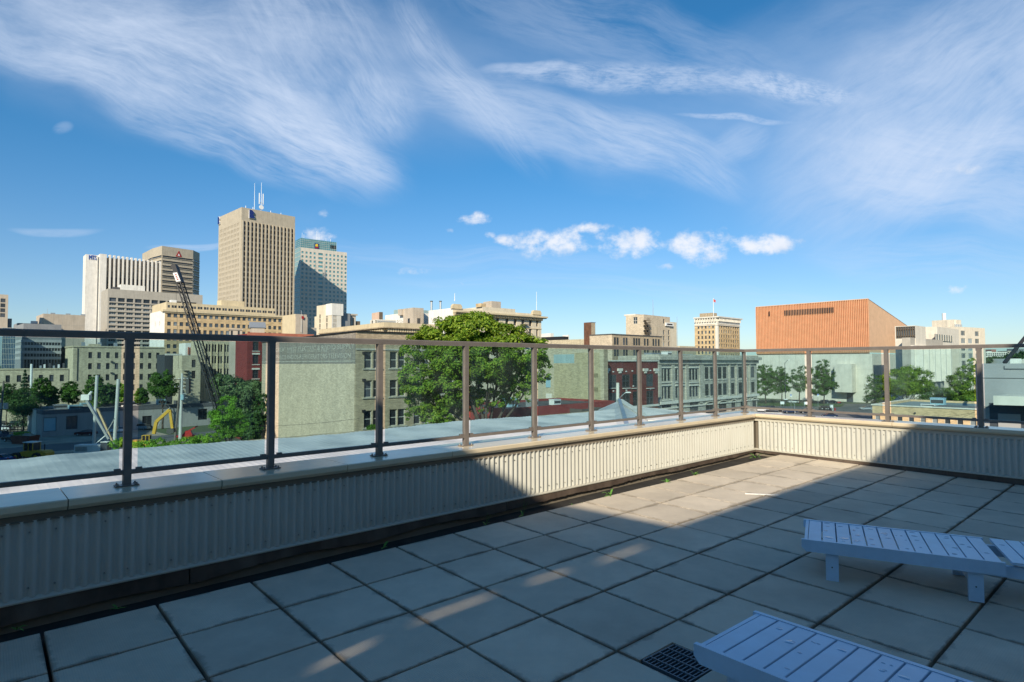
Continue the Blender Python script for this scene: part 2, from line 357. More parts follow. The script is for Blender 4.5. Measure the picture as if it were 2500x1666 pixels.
outm = mat('own_wall', (.30, .28, .25), .8)
def make_glass():
    m = bpy.data.materials.new('balustrade_glass'); m.use_nodes = True; t = m.node_tree; t.nodes.clear()
    tr = t.nodes.new('ShaderNodeBsdfTransparent'); tr.inputs[0].default_value = (.70, .84, .868, 1)
    gl = t.nodes.new('ShaderNodeBsdfGlossy'); gl.inputs['Roughness'].default_value = .01; gl.inputs[0].default_value = (.9, .97, 1, 1)
    lw = t.nodes.new('ShaderNodeLayerWeight'); lw.inputs[0].default_value = .5       # the same from both faces of the pane
    pw_n = t.nodes.new('ShaderNodeMath'); pw_n.operation = 'POWER'; t.links.new(lw.outputs['Facing'], pw_n.inputs[0]); pw_n.inputs[1].default_value = 5
    fr = t.nodes.new('ShaderNodeMapRange'); t.links.new(pw_n.outputs[0], fr.inputs[0]); fr.inputs[3].default_value = .03; fr.inputs[4].default_value = .9
    mx = t.nodes.new('ShaderNodeMixShader'); t.links.new(fr.outputs[0], mx.inputs[0]); t.links.new(tr.outputs[0], mx.inputs[1]); t.links.new(gl.outputs[0], mx.inputs[2])
    df = t.nodes.new('ShaderNodeBsdfDiffuse'); df.inputs[0].default_value = (.6, .68, .7, 1)       # dust film
    nz = t.nodes.new('ShaderNodeTexNoise'); nz.inputs['Scale'].default_value = 5; nz.inputs['Detail'].default_value = 6; tc_ = t.nodes.new('ShaderNodeTexCoord'); t.links.new(tc_.outputs['Object'], nz.inputs[0])
    mr = t.nodes.new('ShaderNodeMapRange'); mr.inputs[1].default_value = .4; mr.inputs[2].default_value = .8; mr.inputs[3].default_value = .008; mr.inputs[4].default_value = .035; t.links.new(nz.outputs[0], mr.inputs[0])
    m2 = t.nodes.new('ShaderNodeMixShader'); t.links.new(mr.outputs[0], m2.inputs[0]); t.links.new(mx.outputs[0], m2.inputs[1]); t.links.new(df.outputs[0], m2.inputs[2])
    o = t.nodes.new('ShaderNodeOutputMaterial'); t.links.new(m2.outputs[0], o.inputs[0]); MATS['balustrade_glass'] = m; return m
bglass = make_glass()

# ------------------------------------------------------------------ roof deck and paving slabs
def clip(poly, n, d, keep_less=True):
    out = []
    for i in range(len(poly)):
        a, b = poly[i], poly[(i+1) % len(poly)]
        fa, fb = a@n-d, b@n-d
        if not keep_less: fa, fb = -fa, -fb
        if fa <= 0: out.append(a)
        if (fa < 0 < fb) or (fb < 0 < fa):
            t = fa/(fa-fb); out.append(a+(b-a)*t)
    return out
ZD = Vector((0, 0, 0))
cB = corner(WL-.02, WR+.02)
mb = MB()
q = [LP(T0L-8, WL-.3, 0), cB+dL*.4+dR*.4, RP(T1R-14, WR+.3, 0), Vector((3, -16, 0)), Vector((-8, -16, 0))]
mb.face([(p.x, p.y, fz(p.x, p.y)-.075) for p in q], deckm)
deck = mb.build('roof_deck', kind='structure')
deck['label'] = 'dark roof membrane under the paving slabs'
ts = .54303*1.12333; ta = .85086; to = Vector((1.39297, 4.57649, 0))*1.12333
te1 = Vector((math.sin(ta), math.cos(ta), 0)); te2 = Vector((-math.cos(ta), math.sin(ta), 0))
HT = .2955
def slab_mesh(poly, name='paving_slab'):
    m = MB(); n = len(poly); c = sum(poly, Vector((0, 0, 0)))/n; b = .005; H = .045
    top = [Vector((p.x-(b if p.x > c.x else -b), p.y-(b if p.y > c.y else -b), 0)) for p in poly] if n == 4 and name == 'full' else [p+(c-p).normalized()*b*1.4 for p in poly]
    m.face(top, tilem)
    for i in range(n):
        j = (i+1) % n
        m.face([poly[i]+Vector((0, 0, -b)), poly[j]+Vector((0, 0, -b)), top[j], top[i]], tilem)
        m.face([poly[i]+Vector((0, 0, -H)), poly[j]+Vector((0, 0, -H)), poly[j]+Vector((0, 0, -b)), poly[i]+Vector((0, 0, -b))], tilem)
    return m.mesh('paving_slab')
full = slab_mesh([Vector((-HT, -HT, 0)), Vector((HT, -HT, 0)), Vector((HT, HT, 0)), Vector((-HT, HT, 0))], 'full')
nT = Vector((.01596, -.00328))
def slab_frame(c, yaw=0.):
    ex = (te1*math.cos(yaw)+te2*math.sin(yaw)); ey = (te2*math.cos(yaw)-te1*math.sin(yaw))
    ex = Vector((ex.x, ex.y, -.00328*ex.x+.01596*ex.y)).normalized(); ey = Vector((ey.x, ey.y, -.00328*ey.x+.01596*ey.y)).normalized()
    ez = ex.cross(ey)
    m = Matrix.Identity(4)
    for i in range(3): m[i][0] = ex[i]; m[i][1] = ey[i]; m[i][2] = ez[i]; m[i][3] = c[i]
    return m
nA = Vector((dA.y, -dA.x, 0)); nB = Vector((math.sin(azA), math.cos(azA), 0))
DA = KC@nA; DB_ = KC@Vector((dB.y, -dB.x, 0)); nBv = Vector((dB.y, -dB.x, 0))
if (Vector((0, 0, 0))@nBv) > DB_: pass
slabs = 0
GR = Vector((.919, 3.351, 0))      # centre of the drain grate
for i in range(-17, 10):
    for j in range(-12, 4):
        c = to+te1*(ts*(i+.5))+te2*(ts*(j-.5))
        pts = [c+te1*a*HT+te2*b*HT for a, b in ((-1, -1), (1, -1), (1, 1), (-1, 1))]
        pl = clip(pts, nR, WR-.035); pl = clip(pl, nL, WL+.03, False) if pl else pl
        if pl: pl = clip(pl, nA, DA-.03)
        if pl: pl = clip(pl, nBv, DB_, (Vector((0, 5, 0))@nBv) < DB_)
        if not pl or len(pl) < 3: continue
        area = abs(sum((pl[k].x*pl[(k+1) % len(pl)].y-pl[(k+1) % len(pl)].x*pl[k].y) for k in range(len(pl))))/2
        if area < .02: continue
        zc = fz(c.x, c.y)+random.uniform(-.0015, .0015)
        if area > .35 and (c-GR).length > .55:
            o = link('paving_slab', full, deck)
            mw = slab_frame((c.x, c.y, zc), random.uniform(-.004, .004))
        elif (c-GR).length <= .55 and abs((GR-c)@te1) < .3 and abs((GR-c)@te2) < .3:
            # slab cut round the drain: three pieces stay out of the grate's square
            gx, gy = (GR-c)@te1, (GR-c)@te2; h = .16
            m = MB(); X0, X1 = max(-HT, gx-h), min(HT, gx+h); Y0, Y1 = max(-HT, gy-h), min(HT, gy+h)
            for a, b in (((-HT, -HT), (X0, HT)), ((X1, -HT), (HT, HT)), ((X0, -HT), (X1, Y0)), ((X0, Y1), (X1, HT))):
                if b[0]-a[0] > .004 and b[1]-a[1] > .004: m.box((a[0], a[1], -.045), (b[0], b[1], 0), tilem)
            o = m.build('paving_slab', deck); mw = slab_frame((c.x, c.y, zc))
        else:
            loc = [Vector(((p-c)@te1, (p-c)@te2, 0)) for p in pl]
            o = link('paving_slab', slab_mesh(loc), deck); mw = slab_frame((c.x, c.y, zc))
        o.matrix_world = mw; slabs += 1
# ------------------------------------------------------------------ drain grate
gm = mat('grate_paint', (.10, .14, .17), .45, metal=.3)
gaz = R(50.5); gx_ = Vector((math.sin(gaz), math.cos(gaz), 0)); gy_ = Vector((-gx_.y, gx_.x, 0))
dg_ = empty('drain_grate', 'square steel drain grate set into the paving beside the nearer lounger', 'drain grate', (GR.x, GR.y, fz(GR.x, GR.y)), math.pi/2-gaz)
mb = MB(); h = .15
for a, b in (((-h, -h), (h, -h+.008)), ((-h, h-.008), (h, h)), ((-h, -h), (-h+.008, h)), ((h-.008, -h), (h, h))): mb.box((a[0], a[1], -.03), (b[0], b[1], .0), gm)
mb.build('frame', dg_)
for k in range(11):
    y = -h+.026+k*.0248; mb = MB(); mb.box((-h+.008, y-.003, -.025), (h-.008, y+.003, -.002), gm); mb.build('grate_bar', dg_)
for k in range(3):
    x = -.08+k*.08; mb = MB(); mb.box((x-.004, -h+.008, -.02), (x+.004, h-.008, .0015), gm); mb.build('cross_bar', dg_)
mb = MB(); mb.box((-h, -h, -.07), (h, h, -.06), blackm); mb.build('pit', dg_)

# ------------------------------------------------------------------ parapets
def pt(side, t, d, z): return LP(t, d, z) if side == 'L' else RP(t, d, z)
CRN = corner(WL, WR); CCO = corner(DL, DR); OUT = corner(DL-.53, DR+.44)
def tpos(p, d): return p@d
def parapet(side, t0, t1, dface, dcop, wout, sgn, label):
    # sgn: +1 when "inward" is towards larger d (left wall), -1 for the right wall
    root = empty('parapet_wall', label, 'parapet wall')
    d_out = dcop-sgn*wout
    ext = tpos(corner(DL-.53, DR+.44), dL if side == 'L' else dR)
    core = MB()
    a = [pt(side, t0, dface-sgn*.03, 0), pt(side, tpos(CRN, dL if side == 'L' else dR), dface-sgn*.03, 0), pt(side, ext, d_out+sgn*.04, 0), pt(side, t0, d_out+sgn*.04, 0)]
    lo, hi = -3.2, ZC-.076
    if sgn < 0: a = a[::-1]
    core.v += [(p.x, p.y, lo) for p in a]+[(p.x, p.y, hi) for p in a]; core.ms = [recm]
    for f in ((0, 1, 2, 3), (7, 6, 5, 4), (0, 4, 5, 1), (1, 5, 6, 2), (2, 6, 7, 3), (3, 7, 4, 0)): core.f.append(f); core.mi.append(0)
    core.build('wall_core', root)
    # corrugated sheets
    pw = .0678*14; t = t1-.06; AMP = .0125
    while t > t0:
        ta_ = max(t0, t-pw); n = int(round((t-ta_)/.0678*10)); m = MB(); k = m.mid(corrm)
        for i in range(n+1):
            tt = t-(t-ta_)*i/max(n, 1); off = AMP*math.cos(2*math.pi*(t1-tt)/.0678)
            ph = abs(off/AMP)**.8*AMP*(1 if off > 0 else -1)
            for z in (ZT+.012, ZC-.114):
                p = pt(side, tt, dface+sgn*(ph-.008), z); m.v.append(tuple(p))
        for i in range(n): m.f.append((2*i, 2*i+2, 2*i+3, 2*i+1)); m.mi.append(0)
        smooth(m.build('corrugated_panel', root)); t = ta_
    m = MB()
    tt = t1-.06-.0339
    kk = 0
    while tt > t0:
        for z in (ZT+.07, ZC-.19):
            if kk % 2 == (0 if z < -1.3 else 1) or True:
                p = pt(side, tt, dface-sgn*.012, z); q = pt(side, tt, dface-sgn*.002, z); m.tube(p, q, .0065, .005, boltm if kk % 5 else trimm, 6)
        tt -= .0678*2; kk += 1
    m.build('panel_screws', root, kind='stuff')
    def sweep(name, prof, mt, joints=None, ta=t0, tb=None):
        # profile as (d offset inward, z); mitred at the inner corner
        tb_ = []
        for dd, z in prof:
            dl = dface+sgn*dd
            if side == 'L': cc = corner(dl, WR-dd)
            else: cc = corner(WL+dd, dl)
            tb_.append(tpos(cc, dL if side == 'L' else dR))
        cuts = [ta]+[j for j in (joints or []) if j > ta]+[None]
        for a_, b_ in zip(cuts[:-1], cuts[1:]):
            m = MB(); k = m.mid(mt); n = len(prof)
            for e in (0, 1):
                for i, (dd, z) in enumerate(prof):
                    tt = (a_+(.003 if a_ != ta else 0)) if e == 0 else (tb_[i] if b_ is None else b_-.003)
                    m.v.append(tuple(pt(side, tt, dface+sgn*dd, z)))
            for i in range(n): m.f.append((i, (i+1) % n, n+(i+1) % n, n+i)); m.mi.append(k)
            m.f.append(tuple(range(n))[::-1]); m.mi.append(k); m.f.append(tuple(range(n, 2*n))); m.mi.append(k)
            m.build(name, root)
    o = .045
    cop = [(-wout+o, ZC-.004), (-wout+o, ZC-.072), (-.012, ZC-.075), (o-.024, ZC-.071), (o-.004, ZC-.050), (o, ZC-.043), (o, ZC-.008), (o-.006, ZC)]
    sweep('coping_stone', cop, copem, joints={'L': [-3.9, -2.5, -1.0, .507, 1.455, 2.49, 3.63, 5.3, 7.1, 8.8], 'R': [-.6, 1.2, 3.05]}[side])
    sweep('head_trim', [(-.02, ZC-.078), (-.02, ZC-.125), (.002, ZC-.125), (.002, ZC-.117), (-.008, ZC-.113), (-.008, ZC-.078)], recm if side == 'L' else trimm)
    sweep('base_trim', [(-.025, ZT+.016), (-.025, ZT-.012), (.016, ZT-.012), (.018, ZT-.002), (.012, ZT+.001), (-.01, ZT+.014)], trimm)
    # flashing with a ragged lower edge, in lengths
    t = t0; L_ = {'L': 3.15, 'R': 2.6}[side]; tend = tpos(CRN, dL if side == 'L' else dR); st = []
    offs = {'L': .1, 'R': 1.1}[side]
    b_ = t0+offs
    edges = [t0]
    while b_ < tend: edges.append(b_); b_ += L_
    edges.append(tend)
    for a_, b_ in zip(edges[:-1], edges[1:]):
        m = MB(); k = m.mid(membm); n = max(4, int((b_-a_)/.035)); th = random.uniform(.002, .006)
        for i in range(n+1):
            tt = a_+.004+(b_-a_-.008)*i/n; p = pt(side, tt, dface, 0); zf = fz(p.x, p.y)
            rag = .012+.03*abs(math.sin(tt*1.9+1)*math.sin(tt*.73))*(.5+random.random()*.5)+random.uniform(0, .008)
            if side == 'L' and tt < 4: rag += .02*abs(math.sin(tt*2.3))
            for dd, z in ((.002+th, ZT-.012), (.008+th+.004*math.sin(tt*5), zf-.04+rag), (-.02, zf-.05+rag)):
                m.v.append(tuple(pt(side, tt, dface+sgn*dd, z)))
        for i in range(n):
            for r_ in (0, 1): m.f.append((3*i+r_, 3*i+3+r_, 3*i+4+r_, 3*i+1+r_)); m.mi.append(0)
        m.build('base_flashing', root)
    return root
tL1 = tpos(CRN, dL); tR1 = tpos(CRN, dR)
parapet('L', T0L, tL1, WL, DL, .53, +1, 'long corrugated metal parapet with cream coping along the left side of the roof terrace')
parapet('R', T1R, tR1, WR, DR, .44, -1, 'corrugated metal parapet with cream coping closing the right-hand end of the terrace')

# ------------------------------------------------------------------ balustrade
DRL, DRR = -5.175, 10.136
RC = corner(DRL, DRR); tLc, tRc = tpos(RC, dL), tpos(RC, dR)
def post_mesh():
    m = MB(); w = .0255; zb, zt = ZC, ZR-.05
    m.box((-w, -w, zb+.006), (w, w, zt), postm)
    m.box((-w-.006, -.018, zt-.012), (w+.006, .018, zt), postm)
    return m.mesh('post')
def plate_mesh():
    m = MB(); m.box((-.075, -.042, ZC), (.075, .042, ZC+.008), postm); return m.mesh('base_plate')
def bolt_mesh():
    m = MB()
    m.tube((0, 0, ZC+.008), (0, 0, ZC+.012), .012, .012, boltm, 8); m.tube((0, 0, ZC+.012), (0, 0, ZC+.024), .007, .006, boltm, 6); return m.mesh('bolt')
PM, PL_, BM = post_mesh(), plate_mesh(), bolt_mesh()
def place(o, p, d):
    a = math.atan2(d.y, d.x); o.location = (p.x, p.y, 0); o.rotation_euler = (0, 0, a)
def local(p, d, x, y): s = Vector((-d.y, d.x, 0)); return p+d*x+s*y
def balustrade(side, ts_, tc, drail, d, outward, label):
    root = empty('glass_balustrade', label, 'balustrade')
    P0 = lambda t: (LP if side == 'L' else RP)(t, drail, 0)
    for t in ts_:
        p = P0(t)
        for nm, me in (('post', PM), ('base_plate', PL_)): o = link(nm, me, root); place(o, p, d)
        for a, b in ((-.058, -.028), (.058, -.028), (-.058, .028), (.058, .028)):
            o = link('bolt', BM, root); place(o, local(p, d, a, b), d)
    # cap rail, mitred at the corner, with a rounded top
    t0 = ts_[0]-1.0 if side == 'L' else ts_[0]-.9
    prof = [(-.027, ZR-.052), (.027, ZR-.052), (.030, ZR-.010), (.024, ZR-.002), (-.024, ZR-.002), (-.030, ZR-.010)]
    m = MB(); k = m.mid(postm)
    for e in (0, 1):
        for off, z in prof:
            if e == 0: q = (LP if side == 'L' else RP)(t0, drail+off, z)
            else:
                q = corner(DRL+off, DRR-off) if side == 'L' else corner(DRL-off, DRR+off); q.z = z
            m.v.append(tuple(q))
    n = len(prof)
    for i in range(n): m.f.append((i, (i+1) % n, n+(i+1) % n, n+i)); m.mi.append(k)
    m.f.append(tuple(range(n))[::-1]); m.mi.append(k)
    m.build('cap_rail', root)
    all_t = sorted(ts_+[tc])
    pairs = list(zip(all_t[:-1], all_t[1:]))
    if side == 'L': pairs = [(t0-.02, all_t[0])]+pairs
    else: pairs = [(t0-.02, all_t[0])]+pairs
    for a, b in pairs:
        pa, pb = P0(a+.0255), P0(b-.0255)
        m = MB(); m.bar(pa+Vector((0, 0, ZC+.098)), pb+Vector((0, 0, ZC+.098)), .036, .032, postm); m.build('bottom_rail', root)
        g = MB(); ga, gb = P0(a+.066), P0(b-.05); s = outward*.004
        z0, z1 = ZC+.112, ZR-.056
        c8 = [ga-s, gb-s, gb+s, ga+s]
        g.v += [(p.x, p.y, z0) for p in c8]+[(p.x, p.y, z1) for p in c8]; g.ms = [bglass]
        for f in ((3, 2, 1, 0), (4, 5, 6, 7), (0, 1, 5, 4), (1, 2, 6, 5), (2, 3, 7, 6), (3, 0, 4, 7)): g.f.append(f); g.mi.append(0)
        g.build('glass_pane', root)
        for tt in (a+.075, b-.06):
            for zz in (z0+.0,):
                m = MB(); c = P0(tt); m.bar(c+dz_(zz)-d*.02, c+dz_(zz)+d*.02, .03, .03, postm); m.build('glass_clip', root)
    return root
def dz_(z): return Vector((0, 0, z))
tl = [tLc, 9.24, 8.206, 7.137, 6.08, 5.037, 4.002, 2.951, 1.916, .878]+[.878-1.045*k for k in range(1, 6)]
balustrade('L', sorted([t for t in tl if t > T0L+.2]), tLc, DRL, dL, -nL, 'bronze and glass balustrade on the long left parapet')
balustrade('R', sorted([4.269, 3.139, 2.017, .9, -.2, -1.3]), tRc, DRR, dR, nR, 'bronze and glass balustrade on the right-hand end parapet')

# ------------------------------------------------------------------ own building: penthouse walls round the terrace and the body below
pw = empty('penthouse_block', 'penthouse walls of the same building standing behind and right of the terrace', 'building')
stm = mat('penthouse_stucco', (.75, .68, .57), .85, bump=.002)
m = MB(); p0, p1 = KC+dA*0, KC+dA*30
def wallbox(m, a, b, n, th, z0, z1, mt):
    q = [a, b, b+n*th, a+n*th]; i = len(m.v); k = m.mid(mt)
    m.v += [(p.x, p.y, z0) for p in q]+[(p.x, p.y, z1) for p in q]
    for f in ((3, 2, 1, 0), (4, 5, 6, 7), (0, 1, 5, 4), (1, 2, 6, 5), (2, 3, 7, 6), (3, 0, 4, 7)): m.f.append(tuple(i+x for x in f)); m.mi.append(k)
m = MB(); wallbox(m, p0, p1, nA, 8, -3.2, BH, stm); m.build('wall', pw)
m = MB()
for k in range(11):
    a = KC+dA*(1.2+k*2.3)-nA*.02
    wallbox(m, a, a+dA*1.6, nA, .05, -1.7, .6, glassd)
m.build('glazed_doors', pw)
# unseen screen wall, with slanting slits added to throw sun streaks on the paving
bn = Vector((dB.y, -dB.x, 0))
if bn@Vector((0, 5, 0)) - bn@KC > 0: bn = -bn
th = .05; m = MB(); U1 = 10.
def bpt(u, z): p = KC+dB*u; return Vector((p.x, p.y, z))
# where the sun ray of a floor point crosses the screen
def cross(px, py):
    X = (px/.9412, py/.9412); f = ray(*X); tt = -1.685/(f.z+.00328*f.x-.01596*f.y); p = f*tt
    k = ((KC-p)@bn)/(SV@bn); q = p+SV*k; return (q-KC)@dB, q.z
SL = [cross(x, y) for x, y in ((1500, 1248), (1360, 1297), (1330, 1304), (1200, 1343), (1160, 1356), (930, 1438), (890, 1462), (700, 1545), (600, 1590), (420, 1660))]
def quadwall(m, pts, mt):
    i = len(m.v); k = m.mid(mt)
    m.v += [tuple(bpt(u, z)) for u, z in pts]+[tuple(bpt(u, z)+bn*th) for u, z in pts]; n = len(pts)
    m.f.append(tuple(range(i, i+n))); m.mi.append(k); m.f.append(tuple(range(i+n, i+2*n))[::-1]); m.mi.append(k)
    for j in range(n): m.f.append((i+j, i+(j+1) % n, i+n+(j+1) % n, i+n+j)); m.mi.append(k)
us = [s_[0] for s_ in SL]; zs = [s_[1] for s_ in SL]; g = .017
line_u = [0]+us+[U1]; line_z = [zs[0]+(zs[0]-zs[1])*.3]+zs+[zs[-1]-.3]
order = sorted(zip(line_u, line_z))
hasgap = [False]
sl_sorted = sorted(zip(us, zs))
mono = [(-.0, line_z[0])]+sl_sorted+[(U1, sl_sorted[-1][1]-.3)]
for i in range(len(mono)-1):
    (u0, z0), (u1, z1) = mono[i], mono[i+1]
    if u1-u0 < .002: continue
    gap = g if (i % 2 == 1 and i < len(mono)-2) else 0.
    lp = lambda t: (u0+(u1-u0)*t, z0+(z1-z0)*t)
    quadwall(m, [(u0, -3.2), (u1, -3.2), (u1, z1), (lp(.72)[0], lp(.72)[1]-gap), (lp(.28)[0], lp(.28)[1]-gap), (u0, z0)], stm)
    quadwall(m, [(u0, z0), (lp(.28)[0], lp(.28)[1]+gap), (lp(.72)[0], lp(.72)[1]+gap), (u1, z1), (u1, BH), (u0, BH)], stm)
m.build('unseen_slit_screen', pw)
# outer walls of the building below the parapets
bd = empty('terrace_building', 'lower walls of the building that carries the terrace', 'building')
m = MB(); oc = corner(DL-.49, DR+.40)
a = LP(T0L-3, DL-.49, 0); b = RP(T1R-6, DR+.40, 0)
for p_, q_ in ((a, oc), (oc, b)): m.face([(p_.x, p_.y, GND), (q_.x, q_.y, GND), (q_.x, q_.y, -3.1), (p_.x, p_.y, -3.1)], outm)
m.build('wall', bd)
# the block beyond the left edge whose shadow lies over the construction lot
nb = empty('neighbour_block', 'tall block just outside the picture on the left, shading the construction lot', 'building', (-122.7, 108, GND), math.pi/2-R(156))
m = MB(); m.box((0, -36, 0), (125, 0, 40), mat('neighbour_brick', (.40, .33, .24), .85)); m.build('wall', nb)
m = MB()
for k in range(24):
    for j in range(9): m.box((2.5+k*5, 0, 3+j*4.1), (4.6+k*5, .06, 5.4+j*4.1), glassd)
m.build('windows', nb, kind='stuff')
# ------------------------------------------------------------------ loungers
lm = mat('lounger_paint', (.50, .68, .86), .30, var=.08, scale=5, bump=.0006, bscale=90, spec=.6)
wm_ = bpy.data.materials.new('rain_water'); wm_.use_nodes = True; _b = wm_.node_tree.nodes['Principled BSDF']
_b.inputs['Base Color'].default_value = (.36, .52, .70, 1); _b.inputs['Roughness'].default_value = .02; _b.inputs['Specular IOR Level'].default_value = 1.; _b.inputs['IOR'].default_value = 1.6
def puddles(parent, x0, x1, y0, y1, z, n, seed, big=.02):
    r = random.Random(seed); m = MB(); m.mid(wm_)
    for _ in range(n):
        cx, cy = r.uniform(x0, x1), r.uniform(y0, y1); a = r.uniform(.3, 1)*big; b = a*r.uniform(.2, .55); k = 9
        ph = [r.uniform(.65, 1.2) for _ in range(k)]
        if cx-a < x0 or cx+a > x1: continue
        ring = [(cx+a*ph[i]*math.cos(2*math.pi*i/k), cy+b*1.6*ph[i]*math.sin(2*math.pi*i/k)) for i in range(k)]
        i0 = len(m.v); m.v += [(x, y, z+.0002) for x, y in ring]+[(cx+(x-cx)*.75, cy+(y-cy)*.75, z+.0018) for x, y in ring]
        for i in range(k): m.f.append((i0+i, i0+(i+1) % k, i0+k+(i+1) % k, i0+k+i)); m.mi.append(0)
        m.f.append(tuple(i0+k+i for i in range(k))); m.mi.append(0)
    o = m.build('rain_drops', parent, kind='stuff'); return smooth(o)
def lounger(p, az, width, label, seed):
    """p: near-left top corner of the seat frame; az: heading along the seat"""
    H = .29
    root = empty('sun_lounger', label, 'sun lounger', (p.x, p.y, fz(p.x, p.y)), math.pi/2-az, 'slatted sun loungers on the terrace')
    Wd, L_ = width, 1.2       # local x along, local y towards the far side
    for y0 in (0, Wd-.026):
        m = MB(); m.prism([(-.02, H), (-.02, H-.055), (.012, H-.088), (L_, H-.088), (L_, H)], y0, y0+.026, lm, 'y'); m.build('side_board', root)
    m = MB(); m.box((.0, .026, H-.085), (.022, Wd-.026, H-.004), lm); m.build('end_board', root)
    nS = 12; x = .026; sw = (L_-.03)/nS
    for k in range(nS):
        m = MB(); a, b = x+k*sw, x+(k+1)*sw-.009; z1 = H-.003
        m.prism([(a, z1-.018), (a, z1-.002), (a+.002, z1), (b-.002, z1), (b, z1-.002), (b, z1-.018)], .029, Wd-.029, lm, 'y')
        o = m.build('slat', root)
        if k > 0: puddles(o, a+.006, b-.006, .08, Wd-.06, z1, 9 if seed == 1 else 8, seed*50+k, (.024, .036, .045)[k % 3])
    for xl in (.14, L_-.20):
        for yl in (-.0, Wd):
            m = MB(); s = -.004 if yl else .004
            yy = (.027, .062) if not yl else (Wd-.062, Wd-.027)
            m.box((xl, yy[0], .0), (xl+.085, yy[1], H-.03), lm); leg = m.build('leg', root)
            m = MB(); yb = yy[0]-.0 if not yl else yy[1]
            m.tube((xl+.042, yb-.002 if not yl else yb+.002, .1), (xl+.042, yb+.001 if not yl else yb-.001, .1), .005, .005, blackm, 8); m.build('screw', leg)
        m = MB(); m.box((xl+.02, .062, .10), (xl+.05, Wd-.062, .16), lm); m.build('cross_rail', root)
    # back part, lying flat
    X0 = L_+.03
    for y0 in (.055, Wd-.083):
        m = MB(); m.box((L_-.14, y0, H-.11), (X0+.72, y0+.028, H-.035), lm); m.build('back_rail', root)
    for k in range(8):
        m = MB(); a = X0+.01+k*.092; z1 = H+.004
        m.prism([(a, z1-.018), (a, z1-.002), (a+.002, z1), (a+.081, z1), (a+.083, z1-.002), (a+.083, z1-.018)], .02, Wd-.02, lm, 'y')
        o = m.build('slat', root); puddles(o, a+.006, a+.077, .06, Wd-.06, z1, 8, seed*90+k, .036)
    for yl in (.02, Wd-.055):
        m = MB(); m.box((X0+.58, yl, 0), (X0+.66, yl+.035, H-.11), lm); m.build('leg', root)
    return root
lounger(Vector((2.196, 4.575, 0)), R(117.2), .66, 'farther blue-grey slatted wooden lounger, seen side-on in the shade', 1)
lounger(Vector((.884, 2.934, 0)), R(139.8), .595, 'nearer blue-grey slatted wooden lounger, cut off by the bottom edge beside the drain grate', 2)
# ------------------------------------------------------------------ weeds along the flashing, a white stick
leafm = mat('weed_leaf', (.09, .22, .03), .6, var=.4, scale=30)
wl = ['three-leaved seedling at the foot of the long parapet, nearest the camera', 'low dark sprig of weed by the second slab joint from the camera', 'small two-leaved weed beside the long parapet left of the middle of the picture',
      'thin weed with a dry upright stalk against the dark flashing', 'tall grassy weed with two blades in the shade of the long parapet', 'small weed just left of the sun patch edge', 'little weed right beside the sun patch edge',
      'big bright dandelion clump in sunlight against the long parapet', 'flat grass tuft in the sun between the dandelion clump and the corner', 'sunlit leafy weed two slabs from the corner', 'bushy weed growing in the inner corner of the two parapets']
wp = [(40, 1535, .09, 4), (288, 1484, .07, 5), (936, 1336, .08, 3), (1186, 1280, .07, 4), (1276, 1258, .10, 5), (1396, 1232, .06, 5), (1423, 1228, .06, 4), (1490, 1209, .13, 9), (1628, 1178, .12, 9), (1697, 1160, .13, 10), (1844, 1118, .14, 16)]
for (x, y, h, n), lab in zip(wp, wl):
    f = ray(x, y); tt = -1.685/(f.z+.00328*f.x-.01596*f.y); p = f*tt
    m = MB(); r = random.Random(int(x))
    for k in range(n):
        a = r.uniform(0, 6.28); l = h*r.uniform(.5, 1.1); wd = l*r.uniform(.12, .28) if n > 3 else l*.35; up = r.uniform(.35, 1.3)
        pr = None
        for s in range(5):
            u_ = s/4; rr = l*u_*.75; z = l*(up*u_-.7*u_*u_); ww = wd*math.sin(math.pi*min(.97, u_*.85+.12))
            c = Vector((math.cos(a)*rr, math.sin(a)*rr, max(z, .002))); sd = Vector((-math.sin(a), math.cos(a), 0))*ww/2
            cur = (c-sd, c+sd)
            if pr: m.face([pr[0], pr[1], cur[1], cur[0]], leafm)
            pr = cur
    if int(x) in (1186, 1276):
        m.tube((0, 0, 0), (.02, .01, h*1.7), .0015, .001, leafm, 4); m.tube((0, 0, 0), (.05, -.01, h*1.5), .0012, .001, leafm, 4)
    o = m.build('weed_plant'); o.location = p-Vector((0, 0, .01)); o['label'] = lab; o['category'] = 'weed'; o['group'] = 'weeds along the parapet foot'
f = ray(1860, 1208); tt = -1.685/(f.z+.00328*f.x-.01596*f.y); p = f*tt
m = MB(); m.prism([(-.19, -.011), (.19, -.009), (.192, .008), (-.188, .012)], 0, .008, whitep); o = m.build('white_strip'); o.location = p; o.rotation_euler = (0, .0, R(-13)); o['label'] = 'thin white strip of trim lying on a sunlit paving slab'; o['category'] = 'strip'
